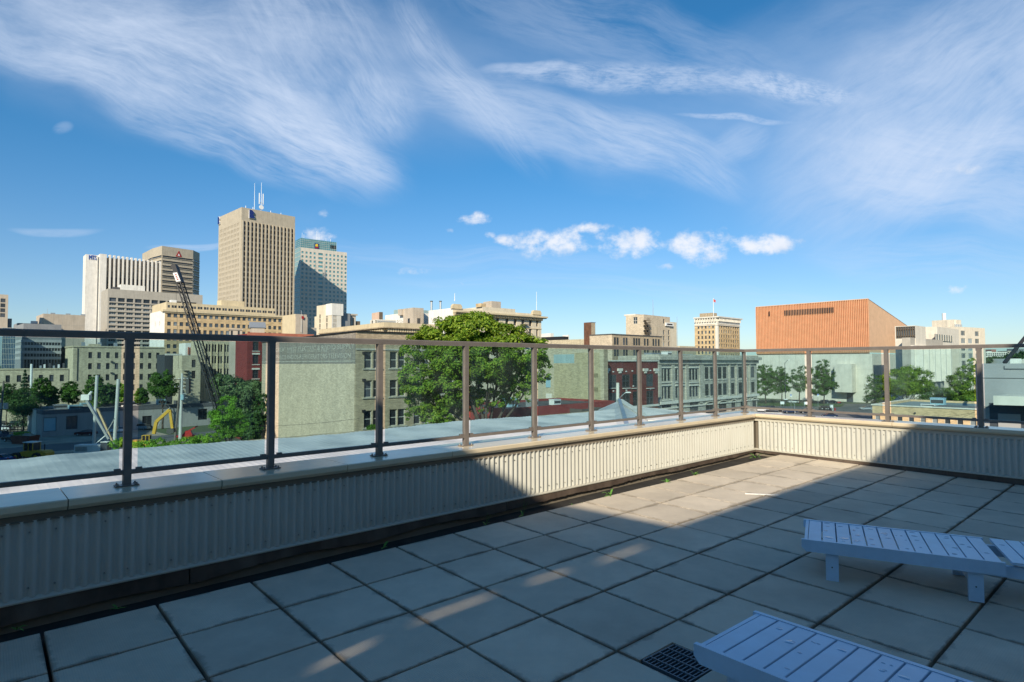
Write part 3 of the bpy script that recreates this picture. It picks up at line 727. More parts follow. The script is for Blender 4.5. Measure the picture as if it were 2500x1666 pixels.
# ------------------------------------------------------------------ ground and streets
def world_plane(name, pts, z, m, label=None):
    b = MB(); b.face([(x, y, z) for x, y in pts], m); o = b.build(name, kind='structure')
    if label: o['label'] = label
    return o
groundm = mat('ground_city', (.13, .135, .11), .95, var=.5, scale=.02, kind='world', col2=(.09, .13, .05))
asph = mat('asphalt', (.13, .13, .125), .9, var=.25, scale=.15, kind='world', bump=.01, bscale=20)
dirtm = mat('dirt', (.38, .31, .23), .95, var=.4, scale=.3, kind='world', bump=.05, bscale=2)
lawnm = mat('lawn', (.05, .10, .02), .95, var=.35, scale=.3, kind='world')
concm = mat('pavement_concrete', (.36, .34, .30), .9, var=.15, scale=.4, kind='world')
world_plane('ground', [(-9000, -3000), (9000, -3000), (9000, 12000), (-9000, 12000)], GND, groundm)
def strip(name, pa, pb, w, z, m):
    a, b = Vector(pa), Vector(pb); d = (b-a).normalized(); n = Vector((-d.y, d.x))*w/2
    return world_plane(name, [tuple(a-n), tuple(b-n), tuple(b+n), tuple(a+n)], GND+z, m)
def XY(px, Y): p = G(px, Y); return (p.x, p.y)
# construction lot on the left
world_plane('construction_lot', [XY(-250, 95), XY(-60, 190), XY(330, 175), XY(620, 120), XY(560, 70), XY(60, 70)], GND+.004, dirtm)
strip('street', XY(-90, 120), XY(640, 165), 14, .008, asph)
world_plane('street', [XY(1560, 110), XY(1700, 105), XY(2150, 170), XY(2420, 250), XY(2200, 262), XY(1830, 240), XY(1700, 200)], GND+.008, asph)
world_plane('car_park', [XY(1800, 205), XY(2140, 195), XY(2140, 262), XY(1800, 268)], GND+.012, asph)
world_plane('pavement', [XY(1980, 150), XY(2140, 150), XY(2140, 172), XY(1900, 172)], GND+.12, concm)
world_plane('lawn', [XY(1820, 252), XY(2050, 244), XY(2060, 258), XY(1815, 285)], GND+.12, lawnm)
world_plane('lawn', [XY(1985, 168), XY(2055, 168), XY(2050, 176), XY(1990, 176)], GND+.13, lawnm)

# ------------------------------------------------------------------ buildings
WCACHE = {}
def win_mesh(w, h, fm, gm_, style, dep):
    key = (round(w, 2), round(h, 2), fm.name, gm_.name, style, dep)
    if key in WCACHE: return WCACHE[key]
    m = MB(); t = min(w, h)*.07 if style != 'thin' else min(w, h)*.04
    g = MB()
    g.face([(-w/2, 0, -h/2), (w/2, 0, -h/2), (w/2, 0, h/2), (-w/2, 0, h/2)], gm_)
    for a, b in (((-w/2, -.06, -h/2), (-w/2+t, -.0, h/2)), ((w/2-t, -.06, -h/2), (w/2, -.0, h/2)), ((-w/2+t, -.06, -h/2), (w/2-t, -.0, -h/2+t)), ((-w/2+t, -.06, h/2-t), (w/2-t, -.0, h/2))): m.box(a, b, fm, 'k')
    if style in ('sash', 'cross'): m.box((-w/2+t, -.05, -t/2), (w/2-t, -.001, t/2), fm, 'k')
    if style in ('cross', 'mull'): m.box((-t/2, -.045, -h/2+t), (t/2, -.002, h/2-t), fm, 'k')
    if style == 'mull3':
        for x in (-w/6, w/6): m.box((x-t/2, -.045, -h/2+t), (x+t/2, -.002, h/2-t), fm, 'k')
    WCACHE[key] = (m, g, m.mesh('window_frame'), g.mesh('pane'), None)
    return WCACHE[key]
JOIN = {}
def one_mesh(w, h, fm, gm_, style, dep):
    key = (round(w, 2), round(h, 2), fm.name, gm_.name, style, 'one')
    if key in JOIN: return JOIN[key]
    a, g, _, _, _ = win_mesh(w, h, fm, gm_, style, dep)
    m = MB(); merge(m, a, Matrix.Identity(4)); merge(m, g, Matrix.Identity(4)); JOIN[key] = m.mesh('window'); return JOIN[key]
def merge(dst, src, M4):
    i = len(dst.v); dst.v += [tuple(M4 @ Vector(v)) for v in src.v]
    mp = [dst.mid(m) for m in src.ms]
    for f, k in zip(src.f, src.mi): dst.f.append(tuple(i+x for x in f)); dst.mi.append(mp[k])
class B:
    def __init__(s, name, label, cat, xc, Y, A, wr, dl, wall, group=None, base=GND, ur=None, py=887):
        s.C = P(xc, py, Y); s.Y = Y; s.A = R(A); s.base = base; s.wall = wall
        s.dr = Vector((math.sin(s.A), math.cos(s.A), 0)); s.dl = Vector((-math.cos(s.A), math.sin(s.A), 0))
        s.root = empty(name, label, cat, (s.C.x, s.C.y, base), math.pi/2-s.A, group)
        s.H = {'R': [], 'L': []}; s.wc = 0; s.stuff = None
        s.W = s.at('R', wr) if ur is None else ur
        s.D = s.at('L', dl)
    def at(s, face, px, off=0.):
        d = s.dr if face == 'R' else s.dl; o = s.C + (s.dl if face == 'R' else s.dr)*off
        r = ray(px, 887); # solve C + u d = t r (in plan)
        det = d.x*(-r.y)+d.y*r.x
        return ((-o.x)*(-r.y)+(-o.y)*r.x)/det
    def z(s, face, px, py, off=0.):
        u = s.at(face, px, off); d = s.dr if face == 'R' else s.dl; o = s.C + (s.dl if face == 'R' else s.dr)*off
        p = o+d*u; r = ray(px, py); return r.z/r.y*p.y-s.base
    def zc(s, py): return (ray(1250+s.C.x/s.C.y*F, py).z/ray(1250+s.C.x/s.C.y*F, py).y)*s.Y-s.base
    def holes(s, face, px0, px1, n, wfrac, rows, h, style='sash', fm=None, gm_=None, maxparts=300, skip=None, wm=None):
        """columns px0..px1 (centres), rows = list of py centres read at px0; h metres"""
        u0, u1 = s.at(face, px0), s.at(face, px1)
        step = (u1-u0)/max(1, n-1); wd = wm if wm else abs(step)*wfrac
        for j, ry in enumerate(rows):
            zz = s.z(face, px0, ry)
            for i in range(n):
                if skip and skip(i, j): continue
                u = u0+(u1-u0)*(i/(n-1) if n > 1 else 0)
                s.H[face].append((u-wd/2, u+wd/2, zz-h/2, zz+h/2, style, fm or frame_d, gm_ or glass, maxparts))
    def face(s, mb, f, u0, u1, z0, z1, m, dep=.25, off=0.):
        hs = [q for q in s.H[f] if q[0] > u0-.01 and q[1] < u1+.01 and q[2] > z0-.01 and q[3] < z1+.01 and not (len(q) > 8)]
        r3 = lambda v: round(v, 3)
        us = sorted({r3(u0), r3(u1)} | {r3(q[0]) for q in hs} | {r3(q[1]) for q in hs})
        zs = sorted({r3(z0), r3(z1)} | {r3(q[2]) for q in hs} | {r3(q[3]) for q in hs})
        hole = set()
        ui = {v: i for i, v in enumerate(us)}; zi = {v: i for i, v in enumerate(zs)}
        for q in hs:
            for a in range(ui[r3(q[0])], ui[r3(q[1])]):
                for b in range(zi[r3(q[2])], zi[r3(q[3])]): hole.add((a, b))
        pt_ = (lambda u, d, z: (u, off+d, z)) if f == 'R' else (lambda u, d, z: (off+d, u, z))
        k = mb.mid(m)
        for b in range(len(zs)-1):
            a = 0
            while a < len(us)-1:
                if (a, b) in hole: a += 1; continue
                e = a
                while e+1 < len(us)-1 and (e+1, b) not in hole: e += 1
                q = [pt_(us[a], 0, zs[b]), pt_(us[e+1], 0, zs[b]), pt_(us[e+1], 0, zs[b+1]), pt_(us[a], 0, zs[b+1])]
                if f == 'L': q = q[::-1]
                mb.face(q, m); a = e+1
        for q in hs:
            a0, a1, b0, b1, style, fm, gm_, mp = q[:8]
            for c in (((a0, b0), (a1, b0)), ((a1, b0), (a1, b1)), ((a1, b1), (a0, b1)), ((a0, b1), (a0, b0))):
                (x0, y0), (x1, y1) = c
                mb.face([pt_(x0, 0, y0), pt_(x1, 0, y1), pt_(x1, dep, y1), pt_(x0, dep, y0)], m)
            w_, h_ = round(a1-a0, 2), round(b1-b0, 2)
            loc = pt_((a0+a1)/2, dep-.004, (b0+b1)/2); rz = 0 if f == 'R' else -math.pi/2
            if s.wc < mp and mp > 0:
                if mp >= 1000:
                    _, _, fme, pme, _ = win_mesh(w_, h_, fm, gm_, style, dep)
                    o = link('window', fme, s.root); o.location = loc; o.rotation_euler = (0, 0, rz)
                    link('pane', pme, o)
                else:
                    o = link('window', one_mesh(w_, h_, fm, gm_, style, dep), s.root); o.location = loc; o.rotation_euler = (0, 0, rz)
                s.wc += 1
            else:
                if s.stuff is None: s.stuff = MB()
                a_, g_, _, _, _ = win_mesh(w_, h_, fm, gm_, style, dep)
                M4 = Matrix.Translation(loc) @ Matrix.Rotation(rz, 4, 'Z'); merge(s.stuff, a_, M4); merge(s.stuff, g_, M4)
    def body(s, z0, z1, m=None, roof=roofm, par=.5, dep=.25, ml=None, D=None, x0=0, u1=None):
        m = m or s.wall; D = D or s.D; W = u1 or s.W; mb = MB()
        s.face(mb, 'R', x0, W, z0, z1, m, dep)
        s.face(mb, 'L', 0, D, z0, z1, ml or m, dep)
        mb.face([(W, 0, z0), (W, D, z0), (W, D, z1), (W, 0, z1)], m); mb.face([(W, D, z0), (0, D, z0), (0, D, z1), (W, D, z1)], m)
        if par:
            t = min(.35, W*.1)
            for q in (((0, 0), (W, 0), (W-t, t), (t, t)), ((W, 0), (W, D), (W-t, D-t), (W-t, t)), ((W, D), (0, D), (t, D-t), (W-t, D-t)), ((0, D), (0, 0), (t, t), (t, D-t))):
                mb.face([(x, y, z1) for x, y in q], m)
                mb.face([(q[3][0], q[3][1], z1), (q[2][0], q[2][1], z1), (q[2][0], q[2][1], z1-par), (q[3][0], q[3][1], z1-par)], m)
            zr = z1-par
        else: t = 0; zr = z1
        mb.build('wall', s.root)
        rb = MB(); rb.face([(t, t, zr), (W-t, t, zr), (W-t, D-t, zr), (t, D-t, zr)], roof); rb.build('roof', s.root)
        if s.stuff: s.stuff.build('small_windows', s.root, kind='stuff'); s.stuff = None
        return s
    def band(s, name, z0, z1, out, m, faces='RL', u0=0, u1=None, v0=0, v1=None):
        mb = MB(); W, D = u1 or s.W, v1 or s.D
        if 'R' in faces: mb.box((u0-(out if 'L' in faces else 0), -out, z0), (W+out, -.002, z1), m)
        if 'L' in faces: mb.box((-out, -.002 if 'R' in faces else v0, z0), (-.002, D, z1), m)
        return mb.build(name, s.root)
    def teeth(s, name, face, n, w, z0, z1, out, m, u0=0, u1=None, sep=False):
        L_ = u1 or (s.W if face == 'R' else s.D); mb = MB()
        for i in range(n):
            u = u0+(L_-u0)*(i+.5)/n
            if face == 'R': a, b = (u-w/2, -out, z0), (u+w/2, -.001, z1)
            else: a, b = (-out, u-w/2, z0), (-.001, u+w/2, z1)
            if sep: mq = MB(); mq.box(a, b, m); mq.build(name, s.root)
            else: mb.box(a, b, m)
        if not sep: mb.build(name, s.root, kind='stuff')
    def part(s, name, a, b, m, **t): mb = MB(); mb.box(a, b, m); return mb.build(name, s.root, **t)
    def pxpart(s, name, face, x0, x1, y0, y1, out, dep, m, off=0.):
        """box standing proud of (or set back from) a face, its extent read off the picture"""
        u0, u1 = sorted((s.at(face, x0, off), s.at(face, x1, off))); z1 = s.z(face, x0, y0, off); z0 = s.z(face, x0, y1, off)
        mb = MB()
        if face == 'R': mb.box((u0, off-out, z0), (u1, off+dep, z1), m)
        else: mb.box((off-out, u0, z0), (off+dep, u1, z1), m)
        return mb.build(name, s.root)
# wall materials
W_ = lambda n, c, **k: mat(n, c, k.pop('rough', .85), var=k.pop('var', .10), scale=k.pop('scale', .35), streak=k.pop('streak', .25), **k)
pink = W_('tower_concrete_tan', (.46, .40, .31)); beig = W_('concrete_beige', (.48, .41, .33)); whitec = W_('concrete_white', (.76, .72, .66))
greyb = W_('brutal_grey', (.42, .385, .33)); dkgrey = W_('panel_grey', (.25, .26, .27)); yel = W_('brick_yellow', (.58, .43, .245), brick=(2.4, .8, .9))
yelp = W_('stone_yellow', (.60, .50, .33)); oliveb = W_('brick_buff', (.46, .37, .25), brick=(.5, .16, .75), streak=.5, scol=(.22, .17, .12)); buffp = W_('brick_painted_tan', (.58, .485, .36), brick=(.5, .16, .95), streak=.15)
stone = W_('limestone_grey', (.50, .46, .38), brick=(1.2, .45, .7), streak=.45, scol=(.2, .19, .17)); redb = W_('brick_red', (.22, .035, .028), brick=(.5, .16, .8)); darkred = W_('brick_maroon', (.17, .038, .03), brick=(.5, .16, .8), streak=.3)
whitest = W_('stone_white', (.70, .66, .58)); olive = W_('painted_olive', (.44, .38, .235), brick=(.5, .16, .95)); tynd = W_('tyndall_pale', (.68, .62, .53), streak=.2); copper = W_('copper_panel', (.66, .34, .185), streak=0.); coppl = W_('copper_panel_light', (.66, .42, .26), streak=0.)
cream2 = W_('stucco_cream', (.66, .58, .44)); facp = W_('precast_cream', (.70, .62, .50)); oldy = W_('brick_old_cream', (.54, .47, .33), brick=(.6, .2, .8), streak=.4); tealm = W_('metal_teal', (.30, .42, .42)); cgrey = W_('cladding_grey', (.33, .33, .335), streak=.15, scale=.2, sscale=(.3, .3, .6))
redroof = W_('tile_red', (.40, .14, .09)); signw = mat('faded_lettering', (.44, .42, .37), .9, var=.35, scale=1.5); signback = W_('faded_sign_ground', (.25, .225, .20), brick=(.5, .16, .8), streak=.6, scol=(.40, .34, .26), sfreq=2.)
bright = W_('wall_bright_white', (.78, .75, .69))
rw = lambda a, b, n: [a+(b-a)*i/(n-1) for i in range(n)]

# 1 far left: tan tower slice and blue glass office
b = B('office_tower', 'tan office tower slice with dark strip windows cut off by the left edge', 'office building', -60, 300, 50, 15.6, 25., beig); b.D = 20
zt = b.zc(722-6); b.holes('R', 3, 12, 1, .8, [734, 746, 758, 770], 2., 'thin', gm_=glassd, wm=b.at('R', 14)-b.at('R', 2)); b.body(0, zt)
b = B('glass_office', 'blue mirrored-glass office at the left edge below the rail', 'office building', 4, 200, 47, 36, -10, glassb); b.D = 15
b.body(0, b.zc(800)); m = MB(); H_ = b.zc(800)
for k in range(16): m.box((-.05, -.08, H_-k*1.75-.12), (b.W, -.001, H_-k*1.75), frame_w)
for k in range(9): m.box((b.W*k/8-.04, -.1, 0), (b.W*k/8+.04, -.002, H_), frame_w)
m.build('mullions', b.root, kind='stuff')
b = B('round_stair_tower', 'dark round-cornered concrete shaft beside the tan tower at far left', 'tower', 17, 320, 47, 26, 10, dkgrey); b.D = 4; b.body(0, b.zc(778))
# 2 grey strip-window office
b = B('banded_office', 'grey office block with continuous dark window bands, lower left', 'office building', 55, 215, 44, 148, 34, dkgrey)
b.D = b.at('L', 34); zt = b.zc(790)
b.holes('R', 62, 143, 12, .72, [837.5, 851.5, 865.5, 880, 894], 2.0, 'thin', gm_=glassd, maxparts=60)
b.body(0, zt); 
for py in (830, 844, 858, 872.5): b.band('light_band', b.zc(py+2)-.5, b.zc(py+2)+.5, .12, W_('band_grey', (.42, .42, .42)), 'RL')
# grey roof block behind it
b = B('grey_roof_block', 'flat grey office roof showing just above the rail at left', 'office building', 41, 330, 45, 99, 30, dkgrey); b.D = 20; b.body(0, b.zc(789)); b.part('roof_plant', (6, 3, b.zc(789)), (9, 5, b.zc(789)+1.6), hvacw)
# 3 beige blank block
b = B('windowless_block', 'plain beige windowless block with panel joints left of the telecom tower', 'building', 102.5, 330, 45, 205, 98, beig); zt = b.zc(766); b.D = 26; b.body(0, zt)
for x in (128, 150, 178): b.pxpart('panel_joint', 'R', x-.3, x+.3, 768, 860, .03, -.001, greyb)
b.band('panel_joint', zt-6, zt-5.85, .03, greyb, 'R')
for k in range(3): b.part('roof_plant', (4+k*7, 5, zt-.5), (6+k*7, 7, zt+1), metal)
m = MB(); m.tube((2, 2, zt), (2, 2, zt+3), .1, .05, metal, 6); m.build('antenna', b.root)
# 4 telecom tower: blank slab + finned slab
b = B('telecom_tower', 'white concrete tower with tall vertical fins and blue letters on its blank end slab', 'office tower', 203.5, 430, 47, 233, 201, whitec)
zt = b.zc(621); b.D = 12; b.body(0, zt)
mts = mat('sign_blue', (.01, .08, .42), .5)
tx = text('sign_letters', 'MTS', 4.6, mts, b.root, .15, 1.0); tx.scale[0] = (b.at('R', 230)-b.at('R', 211))/max(v.co.x for v in tx.data.vertices); tx.location = (b.at('R', 210), -.25, b.z('R', 210, 633.5))
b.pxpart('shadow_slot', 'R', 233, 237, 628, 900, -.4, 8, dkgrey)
f0, f1 = b.at('R', 252), b.at('R', 388); zf = zt+1.0
b.part('blank_wall', (b.at('R', 237), -2.5, 0), (f0+.3, 14, zf), whitec)
core = MB(); core.box((f0+.3, 1.6, 0), (f1, 14, zf-1.8), greyb); core.box((f0+.3, .9, zf-12), (f1, 1.6, zf-1.9), beig); core.build('core_wall', b.root)
NF = 13; pit = (f1-f0-.3)/NF
for k in range(NF):
    x = f0+.3+pit*(k+1)
    b.part('fin', (x-pit*.40, -2.5+.12*k, 0), (x, 1.6, zf-.08*k), whitec)
for k in range(NF):
    x = f0+.3+pit*k
    for z0_, z1_ in ((0, zf-16), (zf-11, zf-5)):
        b.part('window_strip', (x+.15, 1.3, z0_), (x+pit*.6-.1, 1.65, z1_), glassd if z0_ == 0 else glass)
# 5 chamfered tower
b = B('chamfered_tower', 'tan octagonal-cornered tower with dark strip windows and a red A emblem', 'office tower', 390, 500, 63, 467, 366, pink)
zt = b.zc(600.6); Wr = b.W
def polytower(b, pxs, deps, z1, mt):   # plan polygon given by columns and depths
    pts = []
    for x, Yd in zip(pxs, deps):
        p = G(x, Yd)-b.root.location; c, s_ = math.cos(-b.root.rotation_euler.z), math.sin(-b.root.rotation_euler.z); pts.append((p.x*c-p.y*s_, p.x*s_+p.y*c))
    return pts
pl = polytower(b, [342, 366, 390, 467, 483, 470, 350], [536, 512, 500, 520, 534, 570, 570], zt, pink)
m = MB(); n = len(pl)
for i in range(n): a, c = pl[i], pl[(i+1) % n]; m.face([(a[0], a[1], 0), (c[0], c[1], 0), (c[0], c[1], zt), (a[0], a[1], zt)], pink)
m.build('wall', b.root); m = MB(); m.face([(x, y, zt-.4) for x, y in pl], roofm); m.build('roof', b.root)
cx_, cy_ = sum(p[0] for p in pl)/n, sum(p[1] for p in pl)/n
def offpoly(pl, o): return [(x+(cx_-x)*o, y+(cy_-y)*o) for x, y in pl]
for k in range(17):
    z0_ = zt-9.2-k*4.15
    if z0_ < 20: break
    m = MB()
    for i in (0, 1, 2, 3):
        a, c = pl[i], pl[i+1]; d = Vector((c[0]-a[0], c[1]-a[1])); L_ = d.length; d /= L_; nn = Vector((d.y, -d.x))*.06
        a2 = Vector(a)+d*.7+nn; c2 = Vector(c)-d*.7+nn
        m.face([(a2.x, a2.y, z0_), (c2.x, c2.y, z0_), (c2.x, c2.y, z0_+1.25), (a2.x, a2.y, z0_+1.25)], glassd)
    m.build('window_band', b.root)
    m = MB()
    for i in (0, 1, 2, 3):
        a, c = pl[i], pl[i+1]; d = Vector((c[0]-a[0], c[1]-a[1])); d.normalize(); nn = Vector((d.y, -d.x))
        for zz in (z0_-.35, z0_+1.25): m.obox(tuple((Vector(a)+Vector(c))/2+nn*.25), tuple(d), tuple(nn), (Vector(c)-Vector(a)).length/2-.3, .25, zz, zz+.35, pink)
    m.build('ledge', b.root)
redm = mat('emblem_red', (.35, .02, .02), .5)
a, c = pl[2], pl[3]; d = Vector((c[0]-a[0], c[1]-a[1])).normalized(); nn = Vector((d.y, -d.x)); cc = Vector(a)+d*(Vector(c)-Vector(a)).length*.53+nn*.3
def tri(w_, z0_, z1_, o, mt, nm):
    m = MB(); q = cc+nn*o
    pts = [q-d*w_, q+d*w_, q]; zz = [z0_, z0_, z1_]
    m.v += [(p.x, p.y, z) for p, z in zip(pts, zz)]+[(p.x-nn.x*.2, p.y-nn.y*.2, z) for p, z in zip(pts, zz)]; m.ms = [mt]
    for f in ((0, 1, 2), (5, 4, 3), (0, 3, 4, 1), (1, 4, 5, 2), (2, 5, 3, 0)): m.f.append(f); m.mi.append(0)
    m.build(nm, b.root)
tri(2.5, zt-7.4, zt-2.2, 0, redm, 'emblem'); tri(.9, zt-6.6, zt-4.6, .1, whitep, 'emblem_letter')
m = MB(); m.tube((cx_+4, cy_-3, zt), (cx_+4, cy_-3, zt+5), .15, .1, metal, 6); m.bar((cx_+1, cy_-3, zt+4.5), (cx_+7, cy_-3, zt+4.8), .3, .3, metal); m.build('roof_davit', b.root)
# 6 gridded hotel
b = B('gridded_hotel', 'grey-beige brutalist block with a deep grid of blue-grey windows', 'hotel', 259.5, 360, 47, 492, 243, greyb)
zt = b.zc(705); b.D = 22
b.holes('R', 272, 470, 11, .80, [731.5], 2.3, 'thin', gm_=glassd); b.holes('R', 272, 470, 11, .80, rw(742.5, 842.5, 10), 1.45, 'mull3', gm_=glass, fm=frame_w)
b.body(0, zt, dep=.7); b.part('roof_block', (b.at('R', 292), 2, zt), (b.at('R', 352), 9, zt+3.4), bright)
b.part('roof_plant', (3, 3, zt-.2), (9, 6, zt+1.6), roofd)
for k in range(10): b.pxpart('sill', 'R', 264, 476, 737.4+k*11.2, 738.6+k*11.2, .35, .05, greyb)
# 7 yellow-brick department block with white end
b = B('yellow_brick_block', 'long yellow-brick block with white blank end wall and dentilled cornice', 'building', 400, 262, 46, 694, 364, yel)
b.D = b.at('L', 364); zt = b.zc(757)
zc_ = b.z('R', 400, 762)
b.holes('R', 411, 682, 21, .60, [770, 790.5, 808.5, 827, 845.5, 863.5, 882], 1.75, 'sash', gm_=glass, maxparts=150)
b.holes('L', 388, 377, 2, .12, [790], 2.2, 'thin', gm_=glassd)
b.body(0, zt, ml=bright)
b.band('cornice', zt-.7, zt+.15, .9, yelp, 'RL', v1=3.); b.teeth('dentil', 'R', 130, .30, zt-1.3, zt-.7, .55, yelp)
H2 = b.zc(737); m = MB(); a0, a1 = .8, b.at('R', 672); m.box((a0, .8, zt), (a1, b.D, H2), yelp); m.build('attic_storey', b.root)
for k in range(36):
    u = a0+.9+(a1-a0-1.6)*k/35+(.25 if k % 2 else -.0)
    b.part('attic_window', (u-.42, .76, zt+1.2), (u+.42, .82, zt+2.3), glassd)
b.part('roof_hut', (b.at('R', 549), 6, H2), (b.at('R', 606), 12, H2+3.), yelp); b.part('white_roof_box', (b.at('R', 420), 3, H2), (b.at('R', 434), 6, H2+1.3), hvacw)
# 8 big tan tower with vertical piers
b = B('pier_tower', 'tallest tan skyscraper with vertical piers, blue R emblems and roof aerials', 'skyscraper', 584.5, 407, 44, 716.6, 528.7, pink)
b.D = b.at('L', 528.7); zt = b.zc(506); zw = b.z('R', 590, 539)
NB = 14; u0, u1 = b.at('R', 587.5), b.at('R', 714); st = (u1-u0)/NB; NFl = 30; flh = 3.55
for k in range(NFl):
    z1_ = zw-.3-k*flh
    for i in range(NB): b.H['R'].append((u0+st*i+st*.20, u0+st*(i+1)-st*.20, z1_-2.35, z1_, 'thin', frame_b, glassd, 300))
v0, v1 = b.at('L', 580), b.at('L', 531); zwl = b.z('L', 580, 543); ns = 14; sv = (v1-v0)/ns
for k in range(NFl):
    z1_ = zwl-k*flh
    for i in range(ns): b.H['L'].append((v0+sv*i+sv*.32, v0+sv*(i+1)-sv*.30, z1_-2.0, z1_, 'thin', frame_b, glass, 120))
b.body(0, zt, dep=.45)
for i in range(NB+1): u = u0+st*i; b.part('pier', (u-.42, -.95, 0), (u+.42, -.001, zw+.1), pink)
for k in range(9): b.part('crown_joint', (u0+k*(u1-u0)/8.-.05, -.03, zw+.5), (u0+k*(u1-u0)/8.+.05, -.001, zt), greyb)
navy = mat('sign_navy', (.015, .03, .16), .4)
def flag(b, face, px, ytop, wd, ht):
    u = b.at(face, px); z = b.z(face, px, ytop); 
    for nm, o, mt, g_ in (('sign_edge', .35, whitep, .35), ('sign', .7, navy, 0.)):
        m = MB(); poly = [(-.7-g_, -g_), (-.7-g_, -ht-g_), (wd+g_, -ht-g_), (wd+g_, -ht+1.2+g_), (wd-.9, -ht*.52), (wd+g_-.3, -ht*.45+g_), (wd+g_-.3, -1.3), (wd-1.6, g_)]
        if face == 'R': m.prism([(u+a, z+c) for a, c in poly], -o-.3, -o+.1, mt, 'y')
        else: m.prism([(u-a, z+c) for a, c in poly], -o-.3, -o+.1, mt, 'x')
        m.build(nm, b.root)
flag(b, 'R', 605.5, 513, 2.6, 5.6); flag(b, 'L', 530.5, 530.5, 2.0, 5.4)
m = MB(); ux = b.at('R', 640, 12)
for px_, top, r_ in ((621, 447, .22), (637.5, 446, .3)):
    p = P(px_, 520, 430); lx = (Vector((p.x, p.y, 0))-b.root.location); c, s_ = math.cos(-b.root.rotation_euler.z), math.sin(-b.root.rotation_euler.z)
    x_, y_ = lx.x*c-lx.y*s_, lx.x*s_+lx.y*c; z_ = ray(px_, top).z*430/ray(px_, top).y-b.base
    m = MB(); m.tube((x_, y_, zt), (x_, y_, z_), r_, .08, metal, 6); 
    if px_ > 630:
        for a in (-1.4, 1.4): m.tube((x_+a, y_, zt+8), (x_+a, y_, z_-8), .3, .3, whitep, 8); m.bar((x_-1.4, y_, zt+9), (x_+1.4, y_, zt+9), .3, .3, metal)
        m.tube((x_-.4, y_-1, zt+5.5), (x_-.4, y_-1.6, zt+5.5), 1.6, 1.6, whitep, 12)
    m.build('aerial', b.root)
for k, (u, v) in enumerate(((4, 3), (9, 3), (22, 4), (30, 5))): m = MB(); m.tube((u, v, zt), (u, v, zt+2.2), .25, .2, whitep, 6); m.build('roof_vent', b.root)
# 9 glass-crowned tower
b = B('glass_crowned_tower', 'pale tower with square punched windows under a teal glass crown, half in shadow', 'skyscraper', 731, 497, 52, 845, 717, W_('precast_pale_grey', (.60, .56, .49)))
b.D = b.at('L', 716); zt = b.z('R', 731, 604)
NB = 12; u0, u1 = b.at('R', 736), b.at('R', 842); 
for k in range(23):
    for i in range(NB):
        st = (u1-u0)/(NB-1); u = u0+st*i; wd = st*.5
        if i == 5: continue
        if i == 4: u += st/2; wd = st*1.15
        z_ = zt-3.1-k*3.5
        b.H['R'].append((u-wd/2, u+wd/2, z_-1.8, z_, 'thin', frame_d, glasst, 276))
b.body(0, zt, ml=glasst, dep=.3)
m = MB()
for k in range(30): m.box((-.12, 0, zt-k*3.72), (-.001, b.D, zt-k*3.72+.35), frame_w)
for k in range(7): m.box((-.14, b.D*k/6-.1, 0), (-.002, b.D*k/6+.1, zt), frame_w)
m.build('curtain_mullions', b.root, kind='stuff')
cz = b.z('R', 735, 581); cu = b.at('R', 818, 2)
m = MB(); m.box((.4, 1, zt), (cu, b.D-.5, cz), glasst); m.build('glass_crown', b.root)
m = MB()
for k in range(5): z_ = zt+(cz-zt)*k/5; m.box((.3, .9, z_), (cu+.05, .99, z_+.16), frame_w); m.box((.3, .9, z_), (.39, b.D-.5, z_+.16), frame_w)
for k in range(19): u = .4+(cu-.4)*k/18; m.box((u-.05, .88, zt), (u+.05, .98, cz), frame_w)
m.build('crown_mullions', b.root, kind='stuff')
for k in range(4): u = b.at('R', 804+k*3.6, 1); b.part('louvre', (u, .8, cz-6), (u+.9, .97, cz-3), blackm)
u = b.at('R', 765, 1); z_ = cz-3.2
b.part('sign', (u, .4, z_-4.4), (u+3.4, .8, z_), navy); yl_ = mat('emblem_yellow', (.75, .5, .03), .5)
m = MB(); m.prism([(u+.5, z_-2.6), (u+.5, z_-1.2), (u+1.2, z_-.5), (u+2.7, z_-.5), (u+2.5, z_-1.4), (u+3.0, z_-2.3), (u+1.9, z_-2.7)], .22, .38, yl_, 'y'); m.build('emblem', b.root)
b.part('sign_strip', (u+.3, .25, z_-4.0), (u+3.1, .38, z_-3.1), redm)
for x, hh in ((2.5, 5), (4, 4), (15, 8), (17, 3.5), (23, 3), (27, 3)): m = MB(); m.tube((x, 4, cz), (x, 4, cz+hh), .16, .1, whitep, 6); m.build('aerial', b.root)
# 10 pale blocks in front of the towers
b = B('tan_plain_block', 'plain tan block with a flagpole at the foot of the tan skyscraper', 'building', 720, 235, 47, 748, 692, beig); b.D = b.at('L', 688); zt = b.zc(767); b.body(0, zt, ml=yelp)
b.pxpart('lower_wing', 'R', 721, 749, 773, 880, .3, 10, beig); b.pxpart('drain_pipe', 'R', 721.5, 722.5, 776, 860, .2, -.05, frame_d)
m = MB(); m.tube((2, -.8, zt-7), (2, -.8, zt+1.5), .07, .04, whitep, 6); m.build('flagpole', b.root)
m = MB(); m.face([(2.05, -.8, zt-.6), (3.2, -.8, zt-.9), (3.1, -.75, zt-2), (2.05, -.8, zt-1.7)], redm); m.build('flag', b.root)
b = B('cream_corner_block', 'cream and white office block with a few small windows right of the towers', 'building', 809, 290, 46, 832, 775, whitest)
b.D = b.at('L', 772); zt = b.zc(742); b.holes('L', 797, 780, 2, .3, [771, 782, 794, 805, 817], 2.0, 'thin', gm_=glassd, wm=1.3); b.holes('R', 813, 820, 4, .6, [771, 783, 795, 807], 2.0, 'thin', gm_=glassd); b.body(0, zt, ml=cream2)
b.part('white_corner', (-.12, -.12, zt-5.5), (6, 6, zt+.2), bright); b.part('lower_shoulder', (.4, b.D, 0), (6, b.at('L', 765), b.zc(768)), cream2)
